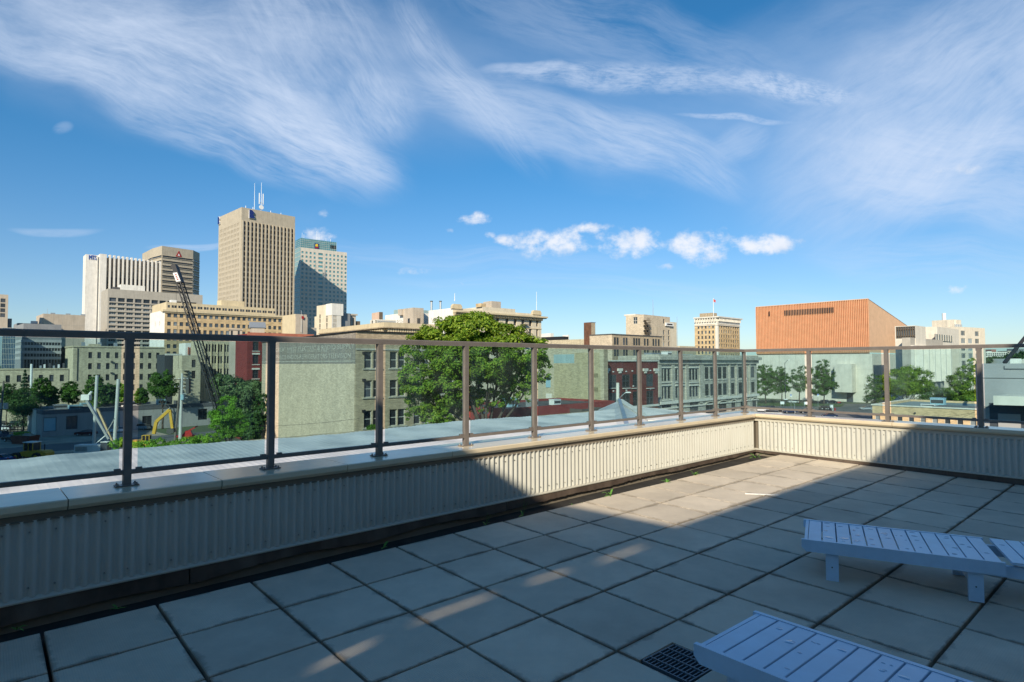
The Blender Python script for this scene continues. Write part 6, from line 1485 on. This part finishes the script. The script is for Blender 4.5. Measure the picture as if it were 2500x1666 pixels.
# ------------------------------------------------------------------ vehicles
def paint(n, c): return mat('car_paint_'+n, c, .25, metal=.3, var=.03, spec=.8)
def car(label, px, Y, heading, pm, kind='sedan', zoff=0., name='parked_car', cat='car', group='parked cars', px_y=None):
    g = G(px, Y); root = empty(name, label, cat, (g.x, g.y, GND+.01+zoff), R(90-heading), group)
    L_, Wd, H_ = {'sedan': (4.7, 1.8, 1.45), 'suv': (4.7, 1.9, 1.75), 'van': (5.4, 2.0, 2.1), 'pickup': (5.6, 1.95, 1.85)}[kind]
    prof = {'sedan': [(0, .35), (0, .78), (.15, .9), (1.15, .98), (3.9, 1.0), (4.6, .95), (4.7, .7), (4.7, .35)], 'suv': [(0, .4), (0, .85), (.12, 1.0), (1.0, 1.1), (4.4, 1.12), (4.68, 1.0), (4.7, .4)],
            'van': [(0, .4), (0, .95), (.3, 1.2), (.9, 1.3), (5.3, 1.3), (5.4, .4)], 'pickup': [(0, .45), (0, 1.0), (.2, 1.12), (1.3, 1.2), (5.5, 1.2), (5.6, 1.1), (5.6, .45)]}[kind]
    cab = {'sedan': ([(1.15, .97), (1.95, 1.42), (3.2, 1.45), (4.1, 1.0)]), 'suv': [(1.0, 1.1), (1.65, 1.68), (4.1, 1.72), (4.62, 1.12)], 'van': [(.85, 1.3), (1.5, 2.0), (5.2, 2.08), (5.35, 1.3)], 'pickup': [(1.3, 1.2), (1.95, 1.8), (3.3, 1.82), (3.6, 1.2)]}[kind]
    m = MB(); m.prism([(x-L_/2, z) for x, z in prof], -Wd/2, Wd/2, pm, 'y'); m.build('body', root)
    m = MB(); i = len(m.v); ins = .16; n = len(cab); k = m.mid(glassd); kk = m.mid(pm)
    for s_, q in ((-1, 0), (1, 0)):
        for j, (x, z) in enumerate(cab): m.v.append((x-L_/2, s_*(Wd/2-.03-(ins if z > cab[0][1]+.2 else 0)), z))
    m.f += [(0, 1, 2, 3)[::-1], (4, 5, 6, 7), (0, 4, 5, 1), (2, 6, 7, 3)]; m.mi += [k]*4; m.f.append((1, 5, 6, 2)); m.mi.append(kk); m.build('cabin', root)
    for x in (.85, L_-.95):
        for y in (-Wd/2+.02, Wd/2-.02):
            m = MB(); s_ = -1 if y < 0 else 1; m.tube((x-L_/2, y-s_*.2, .33), (x-L_/2, y+s_*.02, .33), .33, .33, rubber, 14); w_ = m.build('wheel', root); m = MB(); m.tube((x-L_/2, y+s_*.02, .33), (x-L_/2, y+s_*.035, .33), .2, .18, metal, 10); m.build('rim', w_)
    for y in (-Wd/2+.3, Wd/2-.3):
        m = MB(); m.box((-L_/2-.02, y-.18, .62), (-L_/2+.03, y+.18, .78), whitep); m.build('headlight', root); m = MB(); m.box((L_/2-.03, y-.18, .72), (L_/2+.02, y+.18, .9), redm); m.build('tail_light', root)
    return root
pw_, pk_, pn, ps, pr_, pb_ = paint('white', (.75, .76, .78)), paint('black', (.012, .013, .018)), paint('navy', (.015, .035, .09)), paint('silver', (.42, .44, .46)), paint('maroon', (.10, .008, .012)), paint('blue', (.02, .10, .35))
car('white car with raised tailgate beside the wooden fence at far left', 17, 165, 100, pw_, 'sedan'); car('dark navy pickup at the left edge below the white car', 12, 148, 100, pn, 'pickup'); car('black van left of the soil skip', 40, 142, 96, pk_, 'suv')
car('maroon car parked against the grey shed', 214, 153, 85, pr_, 'sedan'); car('silver car parked against the shed right of the near-left rail post', 345, 166, 85, ps, 'suv'); car('dark car with red tail lights under the trees at far left', 50, 176, 280, pk_, 'suv'); car('dark parked car under the trees at the far left edge', 8, 178, 280, pk_, 'sedan')
car('blue car cut off at the bottom left corner', 8, 112, 100, pb_, 'sedan'); car('bright blue car with a wide flat roof below the loader', 52, 104, 95, pb_, 'suv'); car('small white vehicle behind the second pale steel pole', 295, 160, 60, pw_, 'sedan')
car('white van nearest the limestone building in the right-hand car park', 1888, 203, 300, pw_, 'van'); car('navy car behind the white van at the limestone building', 1866, 232, 300, pn, 'sedan'); car('white car under the lawn trees, left of the street lamp', 1856, 222, 300, pw_, 'sedan'); car('dark car right of the navy one in the car park', 1884, 229, 300, pk_, 'suv')
car('black car in the middle of the car park by the lamp foot', 1899, 222, 120, pk_, 'sedan'); car('dark teal car right of the lamp foot', 1927, 216, 95, pn, 'sedan'); car('dark car half hidden by the theatre rail post', 1966, 215, 95, pk_, 'suv'); car('white car parked under the trees against the theatre wall', 1936, 268, 95, pw_, 'sedan')
car('black hatchback with bright reflections in the street right of the rail post', 2006, 228, 15, pk_, 'suv'); car('black hatchback second in the street beside the grey cabinet', 2020, 227, 15, pk_, 'suv'); car('dark car under the full lawn tree, left-hand one', 2008, 264, 95, pk_, 'suv'); car('dark car under the full lawn tree, right-hand one', 2028, 265, 95, pk_, 'sedan'); car('white car hidden at the edge of the low yellow building', 2112, 228, 95, ps, 'sedan'); car('grey car lowest behind the coping, right of the rail post', 2022, 198, 95, pn, 'sedan')
cy = mat('construction_yellow', (.55, .33, .03), .5, var=.15); lime = mat('hydraulic_grey', (.4, .42, .43), .4, .4)
# wheel loader
g = G(84, 114); root = empty('wheel_loader', 'yellow wheel loader with a glazed cab on the construction lot', 'wheel loader', g, R(-6))
m = MB(); m.prism([(-1.6, .9), (-1.6, 1.7), (-.2, 1.9), (3.2, 1.9), (3.7, 1.5), (3.7, .9), (2.4, .7)], -1.0, 1.0, cy, 'y'); m.build('body', root)
m = MB(); m.box((-.9, -.8, 1.9), (.9, .8, 3.35), glassd); cab_ = m.build('cab', root); m = MB(); m.box((-1.1, -.95, 3.35), (1.1, .95, 3.5), whitep); m.build('cab_roof', cab_)
m = MB(); [m.box((x-.05, y-.05, 1.9), (x+.05, y+.05, 3.35), cy) for x in (-.9, .9, 0) for y in (-.82, .82)]; m.build('cab_pillars', cab_)
for x in (-2.0, 2.1):
    for y in (-1.15, 1.15): m = MB(); m.tube((x, y-.3, .8), (x, y+.3, .8), .8, .8, rubber, 18); w_ = m.build('wheel', root); m = MB(); m.tube((x, y-.33, .8), (x, y+.33, .8), .4, .4, cy, 12); m.build('rim', w_)
m = MB(); [m.bar((-1.4, y, 1.5), (-3.8, y, .7), .25, .35, cy) for y in (-.6, .6)]; m.build('lift_arms', root); m = MB(); m.prism([(-4.6, .1), (-3.7, .1), (-3.6, 1.2), (-3.8, 1.3), (-3.95, .4), (-4.6, .3)], -1.4, 1.4, frame_d, 'y'); m.build('bucket', root); m = MB(); m.tube((2.2, .4, 1.9), (2.2, .4, 3.0), .1, .1, blackm, 8); m.build('exhaust', root)
m = MB(); m.box((-2.9, -1.2, 1.4), (-1.3, -1.1, 1.5), pn); m.build('fender', root)
# excavator
g = G(352, 128); root = empty('excavator', 'yellow excavator with its arm bent down behind the bushes', 'excavator', g, R(8)); s_ = 128/F
def q_(px, py): p = P(px, py, 128)-g; c, s2 = math.cos(R(-8)), math.sin(R(-8)); return Vector((p.x*c-p.y*s2, 0, p.z))
for y in (-1.1, 1.1): m = MB(); m.prism([(-1.8, .1), (1.8, .1), (2.1, .45), (1.8, .8), (-1.8, .8), (-2.1, .45)], y-.28, y+.28, rubber, 'y'); m.build('track', root)
m = MB(); m.prism([(-2.0, 1.0), (2.0, 1.0), (2.0, 1.6), (.8, 2.0), (-2.0, 2.0)], -1.3, 1.3, cy, 'y'); m.build('body', root); m = MB(); m.box((.4, -1.2, 1.6), (1.8, -.2, 3.0), glassd); cb_ = m.build('cab', root); m = MB(); [m.box((x-.06, -1.26, 1.6), (x+.06, -1.14, 3.05), cy) for x in (.4, 1.1, 1.8)]; m.box((.35, -1.25, 3.0), (1.85, -.15, 3.1), cy); m.build('cab_frame', cb_)
m = MB(); A_, B_, C_, D_ = q_(374, 1060), q_(380, 1030), q_(411, 1001), q_(417, 1048); [m.bar(a, c, .55, .6, cy) for a, c in ((A_, B_), (B_, C_))]; m.build('boom', root); m = MB(); m.bar(C_, D_, .4, .5, cy); m.build('stick', root)
m = MB(); m.bar(A_.lerp(B_, .6)+Vector((.5, 0, 0)), B_.lerp(C_, .5), .16, .16, lime); m.bar(B_.lerp(C_, .4)+Vector((0, 0, .5)), C_+Vector((0, 0, .4)), .16, .16, lime); m.build('hydraulic_ram', root)
m = MB(); x0 = D_; m.prism([(x0.x-.9, x0.z), (x0.x+.4, x0.z+.1), (x0.x+.5, x0.z-.7), (x0.x-.3, x0.z-1.1), (x0.x-1., x0.z-.8)], -.6, .6, frame_d, 'y'); m.build('bucket', root)
# drilling rig
g = G(245, 118); root = empty('drilling_rig', 'white tracked drilling rig with a grey leaning mast on the construction lot', 'drilling rig', g); Yq = 118
q2 = lambda px, py, dy_=0: P(px, py, Yq+dy_)-g
m = MB(); m.box((-4., -1., .9), (1.0, 1.0, 2.4), hvacw); m.box((-3.8, -1.03, 1.2), (-1.5, -1.001, 2.1), metal); m.build('body', root); m = MB(); m.box((1.0, -.9, 1.0), (2.3, .4, 2.9), glassd); m.box((.95, -.95, 2.9), (2.35, .45, 3.0), whitep); m.build('cab', root)
for y in (-.9, .9): m = MB(); m.prism([(-2.2, .1), (2., .1), (2.4, .5), (2., .9), (-2.2, .9), (-2.6, .5)], y-.25, y+.25, metal, 'y'); m.build('track', root)
m = MB(); m.bar(q2(212, 978), q2(266, 1072), .42, .42, metal); m.build('mast', root); m = MB(); m.bar(q2(237, 995, 3), q2(276, 1080, 3), .35, .35, yel); m.build('yellow_mast', root); m = MB(); c = q2(212, 970); m.box((c.x-.9, -.4, c.z-.6), (c.x+.7, .4, c.z+.5), hvacw); m.tube(c+Vector((.4, 0, .3)), c+Vector((.9, 0, 1.1)), .3, .2, hvacw, 8); m.build('rotary_head', root); m = MB(); m.bar(q2(257, 1062), q2(280, 1022), .12, .12, lime); m.bar(q2(232, 1085), q2(262, 1060), .14, .14, whitep); m.build('mast_stay', root)
# red machine and soil skip, fence, blocks, rubble
g = G(455, 142); root = empty('red_compactor', 'small red machine behind the pale utility pole', 'machine', g, R(20)); m = MB(); m.prism([(-2, .5), (-2, 1.3), (-.5, 1.5), (.2, 2.4), (1.2, 2.4), (1.6, 1.4), (2.2, 1.2), (2.2, .5)], -.8, .8, mat('machine_red', (.40, .02, .02), .5), 'y'); m.build('body', root); m = MB(); [m.tube((x, -.9, .5), (x, .9, .5), .5, .5, rubber, 12) for x in (-1.4, 1.4)]; m.build('wheels', root); m = MB(); m.bar((.5, 0, 2.2), (2.6, 0, 3.4), .3, .3, redm); m.build('arm', root)
g = G(66, 138); root = empty('soil_skip', 'rusty open skip heaped with soil and grass at far left', 'skip', g, R(-12)); m = MB(); rst = mat('skip_rust', (.16, .05, .03), .85, var=.4, scale=1)
m.prism([(-2.2, 0), (2.2, 0), (2.9, 1.9), (-2.7, 1.9)], -1.2, -1.1, rst, 'y'); m.prism([(-2.2, 0), (2.2, 0), (2.9, 1.9), (-2.7, 1.9)], 1.1, 1.2, rst, 'y'); m.face([(-2.2, -1.1, 0), (-2.2, 1.1, 0), (-2.7, 1.1, 1.9), (-2.7, -1.1, 1.9)], rst); m.face([(2.2, -1.1, 0), (2.2, 1.1, 0), (2.9, 1.1, 1.9), (2.9, -1.1, 1.9)], rst); m.build('body', root)
m = MB(); k = m.mid(dirtm); nn_ = 12
for i in range(nn_+1):
    for j in range(7): m.v.append((-2.6+5.3*i/nn_, -1.08+2.16*j/6, 1.6+.8*math.sin(math.pi*i/nn_)*math.sin(math.pi*j/6)+random.uniform(0, .12)))
for i in range(nn_):
    for j in range(6): a = i*7+j; m.f.append((a, a+7, a+8, a+1)); m.mi.append(0)
m.build('soil', root); n = 700; cs = np.stack([rng.uniform(-2.4, .3, n), rng.uniform(-1, 1, n), rng.uniform(1.9, 2.6, n)], 1); link('grass_tuft', quads(cs, rng.normal(size=(n, 3)), rng.uniform(.15, .4, n), L_bush), root, kind='stuff')
root = empty('wooden_fence', 'reddish wooden slat fence behind the white car at far left', 'fence', G(36, 158), R(-8)); wd_ = mat('fence_wood', (.28, .12, .06), .8)
for k in range(6): m = MB(); m.box((-3+k*1.1, -.05, 0), (-2.88+k*1.1, .05, 1.9), wd_); m.build('fence_post', root)
for k in range(3): m = MB(); m.box((-3, -.08, .4+k*.6), (2.6, -.051, .58+k*.6), wd_); m.build('fence_board', root)
for (x, Y, lab) in ((131, 113, 'left concrete block beside the rubble bank'), (184, 120, 'concrete block at the right end of the rubble bank'), (205, 128, 'concrete block behind the drilling rig')):
    m = MB(); m.box((-.3, -.3, 0), (.3, .3, .85), whitest); m.box((-.25, -.25, .85), (.25, .25, .95), whitest); o = m.build('concrete_block'); o.location = G(x, Y); o['label'] = lab; o['category'] = 'concrete block'; o['group'] = 'concrete blocks on the lot'
m = MB(); r = random.Random(2); rbm = mat('rubble', (.40, .33, .24), .95, var=.4, scale=2)
for _ in range(420):
    x, y = r.uniform(-4.6, 3.4), r.gauss(0, .9); z = max(0, 1.0-abs(y)*.5)*r.uniform(.4, 1); s_ = r.uniform(.08, .26); m.obox((x, y), (math.cos(x*9), math.sin(x*9)), (-math.sin(x*9), math.cos(x*9)), s_, s_*.7, z, z+s_, rbm)
o = m.build('rubble_bank', kind='stuff'); o.location = G(160, 115); m = MB()
m.box((-9, -1.2, 0), (6, 2, .35), dirtm); o = m.build('dirt_bank', kind='structure'); o.location = G(160, 115)
# ------------------------------------------------------------------ poles, lamps
conc = mat('pole_pale', (.52, .54, .52), .7, var=.1, scale=2)
def pole(name, label, cat, x0, y0, x1, y1, Y, r0, r1, mt, group=None, z_=None):
    g = G(x1, Y); root = empty(name, label, cat, g, 0, group); top = P(x0, y0, Y)-g; m = MB(); m.tube((0, 0, 0), top, r0, r1, mt, 10); m.build('shaft', root); return root, top
pole('steel_pole', 'left one of two pale bare steel poles rising from the lot', 'pole', 237, 917, 233, 1080, 130, .33, .30, conc, 'pale bare poles on the lot')
rt_, tp_ = pole('steel_pole', 'right one of two pale bare steel poles, next to the near-left rail post', 'pole', 289, 926, 283, 1088, 126, .33, .30, conc, 'pale bare poles on the lot')
m = MB(); m.box((.2, -.3, 4.2), (.6, .3, 5.2), metal); m.build('junction_box', rt_)
rt_, tp_ = pole('utility_pole', 'pale utility pole with a blue transformer right of the excavator', 'utility pole', 445, 912, 443, 1070, 138, .38, .22, conc)
wires = []
for z in (tp_.z-1.4, tp_.z-3.2): m = MB(); m.bar((-1.6, 0, z), (1.6, 0, z), .14, .16, bark); a_ = m.build('crossarm', rt_); m = MB(); [m.tube((x, 0, z+.08), (x, 0, z+.35), .07, .05, whitep, 6) for x in (-1.4, -.5, .6, 1.4)]; m.build('insulators', a_)
m = MB(); m.tube((.5, -.2, tp_.z*.62), (.5, -.2, tp_.z*.62+1.2), .42, .42, hvacb, 12); m.build('transformer', rt_)
for k in range(6): m = MB(); z = tp_.z-1-k*.9; m.bar((.2, 0, z), (1.6, 0, z-.1), .1, .1, metal); m.build('bracket', rt_)
m = MB(); m.box((1.3, -.4, tp_.z-4.6), (2.0, .4, tp_.z-1.2), frame_d); m.build('switch_rack', rt_)
pole('leaning_pole', 'thin dark wooden pole leaning left of the pale utility pole', 'utility pole', 441, 925, 430, 1068, 139, .26, .16, mat('pole_wood', (.16, .14, .12), .9))
rt_, tp_ = pole('utility_pole', 'utility pole with two transformer cans at the far left edge', 'utility pole', 9, 930, 3, 1050, 150, .3, .2, mat('pole_wood', (.16, .14, .12), .9))
m = MB(); m.bar((-1.8, 0, tp_.z-.6), (2.2, 0, tp_.z-.4), .15, .15, bark); m.build('crossarm', rt_)
for x in (0.2, 1.7): m = MB(); m.tube((x, -.3, tp_.z*.50), (x, -.3, tp_.z*.50+1.5), .5, .5, metal, 12); m.build('transformer', rt_)
pole('roof_mast', 'short white mast on the low buff building at far left', 'mast', 77, 889, 78, 930, 176, .3, .3, whitep)
def lamp(label, xp, ybase_Y, ytop, xh, group='street lamps', r=.10, mt=None, arm=True):
    g = G(xp, ybase_Y); root = empty('street_lamp', label, 'street lamp', g, 0, group); top = P(xp, ytop, ybase_Y)-g; hd = P(xh, ytop-2, ybase_Y)-g; mt = mt or metal
    m = MB(); m.tube((0, 0, 0), (0, 0, top.z), r, r*.6, mt, 8); m.build('shaft', root); m = MB(); pr = Vector((0, 0, top.z-.3))
    for k in range(1, 7): t = k/6; q = Vector((hd.x*t, 0, top.z-.3+(hd.z-top.z+1.3)*math.sin(t*math.pi*.5)*.9)); m.tube(pr, q, r*.5, r*.45, mt, 6); pr = q
    m.build('arm', root); m = MB(); m.prism([(pr.x-.5, pr.z-.1), (pr.x+.5, pr.z-.08), (pr.x+.45, pr.z+.08), (pr.x-.3, pr.z+.12)], -.18, .18, whitep, 'y'); m.build('lamp_head', root)
lamp('street lamp with a curved arm in front of the maroon-brick building', 1508, 100, 973, 1533); lamp('street lamp reaching out over the maroon shop beside the elm', 1150, 82, 1026, 1184); lamp('tall dark lamp post with a hooked head before the theatre wall', 1916, 250, 886, 1926, mt=frame_d, r=.16)
lamp('low street lamp head in front of the car park', 1938, 165, 985, 1918, r=.08); lamp('slim lamp post between the stone bay and the dark rounded tree', 2113, 240, 945, 2117, mt=frame_d, r=.1)
pole('white_pole', 'thick weathered white pole behind the curved-arm street lamp', 'pole', 1508, 935, 1506, 1010, 101, .33, .26, whitest)
for (x, Y, y, lab, nm, cat) in ((1995, 240, 962, 'blue and white parking sign right of the rail post', 'parking_sign', 'sign'), (1929, 245, 963, 'small blue sign in front of the white parked car', 'parking_sign', 'sign')):
    g = G(x, Y); root = empty(nm, lab, cat, g, 0, 'small signs by the car park'); z = P(x, y, Y).z-GND; m = MB(); m.tube((0, 0, 0), (0, 0, z), .06, .05, metal, 6); m.build('shaft', root); m = MB(); m.box((-.35, -.1, z-1.0), (.35, -.06, z), whitep); m.box((-.28, -.12, z-.5), (.28, -.101, z-.08), mts); m.build('sign_plate', root)
for (x, Y, lab) in ((1908, 248, 'left white low sign board on the lawn'), (1966, 246, 'white low sign board on the lawn beside the rail post')):
    g = G(x, Y); root = empty('sign_board', lab, 'sign', g, 0, 'small signs by the car park'); m = MB(); m.box((-.8, -.05, .9), (.8, .05, 2.0), whitep); m.build('board', root); m = MB(); [m.box((q-.05, -.04, 0), (q+.05, .04, .9), metal) for q in (-.6, .6)]; m.build('legs', root)
g = G(2027, 226); root = empty('ticket_cabinet', 'grey-white ticket cabinet beside the black hatchbacks', 'cabinet', g); m = MB(); m.box((-.5, -.4, 0), (.5, .4, 2.1), whitep); m.build('body', root); m = MB(); m.box((-.6, -.5, 2.1), (.6, .5, 2.25), metal); m.build('hood', root)
g = G(2036, 225); root = empty('red_hydrant', 'small red post right of the ticket cabinet', 'hydrant', g); m = MB(); m.tube((0, 0, 0), (0, 0, .9), .25, .22, redm, 10); m.tube((0, 0, .9), (0, 0, 1.1), .22, .08, redm, 10); m.build('barrel', root); m = MB(); m.tube((-.4, 0, .6), (.4, 0, .6), .12, .12, redm, 8); m.build('nozzles', root)
g = G(2045, 262); root = empty('motorcycle', 'red motorcycle standing by the theatre entrance', 'motorcycle', g)
for x in (-.8, .8): m = MB(); m.tube((x, -.08, .4), (x, .08, .4), .4, .4, rubber, 14); m.build('wheel', root)
m = MB(); m.prism([(-.7, .6), (-.2, 1.0), (.5, .95), (.9, 1.1), (.6, .5), (0, .35)], -.2, .2, redm, 'y'); m.build('body', root); m = MB(); m.bar((.75, 0, .4), (.5, 0, 1.25), .1, .1, metal); m.bar((.5, -.4, 1.25), (.5, .4, 1.25), .05, .05, metal); m.build('handlebar', root); m = MB(); m.box((-.9, -.15, .95), (-.1, .15, 1.08), blackm); m.build('saddle', root)
# ------------------------------------------------------------------ lattice crane
YC = 108; g = G(562, YC); root = empty('lattice_crane', 'tall black lattice-boom crane leaning left in front of the towers, white panel near its head', 'crane', g)
q3 = lambda px, py, dy_=0.: P(px, py, YC+dy_)-g
top = q3(429, 652); bL, bR = q3(531, 1010), q3(538, 990); bm2 = MB()
l0, l1, r0, r1 = q3(436, 694), q3(540, 1045), q3(444.5, 690), q3(557, 1040); ll = [(l0, l1), (r0, r1)]
foot = q3(560, 1098)
for dd in (-.55, .55):
    for (a, c) in ll: bm2.tube(a+Vector((0, dd, 0)), c+Vector((0, dd, 0)), .11, .12, blackm, 6)
    bm2.tube(l1+Vector((0, dd, 0)), foot+Vector((-.4, dd*.5, 0)), .17, .12, blackm, 6); bm2.tube(r1+Vector((0, dd, 0)), foot+Vector((.4, dd*.5, 0)), .17, .12, blackm, 6)
bm2.build('boom_chords', root)
for k in range(24):
    m = MB(); t0, t1 = k/24, (k+1)/24
    for dd in (-.55, .55): a, c = (l0.lerp(l1, t0), r0.lerp(r1, t1)) if k % 2 else (r0.lerp(r1, t0), l0.lerp(l1, t1)); m.tube(a+Vector((0, dd, 0)), c+Vector((0, dd, 0)), .03, .03, blackm, 4, False)
    for (a, c) in ll: m.tube(a.lerp(c, t0)+Vector((0, -.55, 0)), a.lerp(c, t1)+Vector((0, .55, 0)), .045, .045, blackm, 4, False)
    m.build('lattice_bay', root)
m = MB(); m.prism([(top.x-.5, top.z+.1), (top.x+.2, top.z+.3), (r0.x+.2, r0.z), (l0.x-.1, l0.z)], -.5, .5, blackm, 'y'); m.build('boom_head', root); m = MB(); m.tube(top+Vector((-.2, -.4, 0)), top+Vector((-.2, .4, 0)), .5, .5, blackm, 12); m.build('sheave', root)
a, c = q3(432, 668), q3(439.5, 688); m = MB(); m.prism([(a.x-.4, a.z), (a.x+.35, a.z+.1), (c.x+.45, c.z), (c.x-.35, c.z-.1)], -.62, -.56, whitep, 'y'); m.build('sign_panel', root)
m = MB(); [m.box((a.x+(c.x-a.x)*t-.12, -.65, a.z+(c.z-a.z)*t-.1), (a.x+(c.x-a.x)*t+.18, -.621, a.z+(c.z-a.z)*t+.08), redm) for t in (.2, .4, .6, .8)]; m.build('sign_print', root)
m = MB(); m.tube(top, q3(480, 800, 1), .025, .025, blackm, 4); m.tube(q3(480, 800, 1), q3(560, 905, 2), .025, .025, blackm, 4); m.tube(top, q3(436, 900, -1), .02, .02, blackm, 4); m.build('cables', root)
m = MB(); m.box((-2, -1.5, 1.2), (4, 1.5, 3.6), cy); m.build('machinery_house', root)
for y in (-1.8, 1.8): m = MB(); m.prism([(-3, .1), (3, .1), (3.4, .6), (3, 1.1), (-3, 1.1), (-3.4, .6)], y-.4, y+.4, rubber, 'y'); m.build('track', root)
# overhead wires
def wire(label, a, c, sag, r=.018):
    m = MB(); pr = None
    for k in range(15): t = k/14; p = Vector(a).lerp(Vector(c), t)-Vector((0, 0, sag*4*t*(1-t))); (m.tube(pr, p, r, r, blackm, 4, False) if pr else None); pr = p
    o = m.build('overhead_wire'); o['label'] = label; o['category'] = 'wire'
wire('thin overhead wire crossing the painted side wall of the ghost-sign warehouse', P(560, 1043, 84), P(878, 1022, 80), .3); wire('overhead wire from the far-left pole across the grey shed', P(9, 945, 150), P(444, 985, 138), 2.5); wire('overhead wire from the pale utility pole toward the bright tree', P(445, 985, 138), P(640, 1010, 110), 1.2)
wire('thin wire crossing low in front of the olive painted wall', P(1240, 1000, 100), P(1500, 965, 101), .5); wire('wire above the low yellow building roof at lower right', P(2170, 1035, 90), P(2480, 985, 90), .4)
bpy.context.view_layer.update()
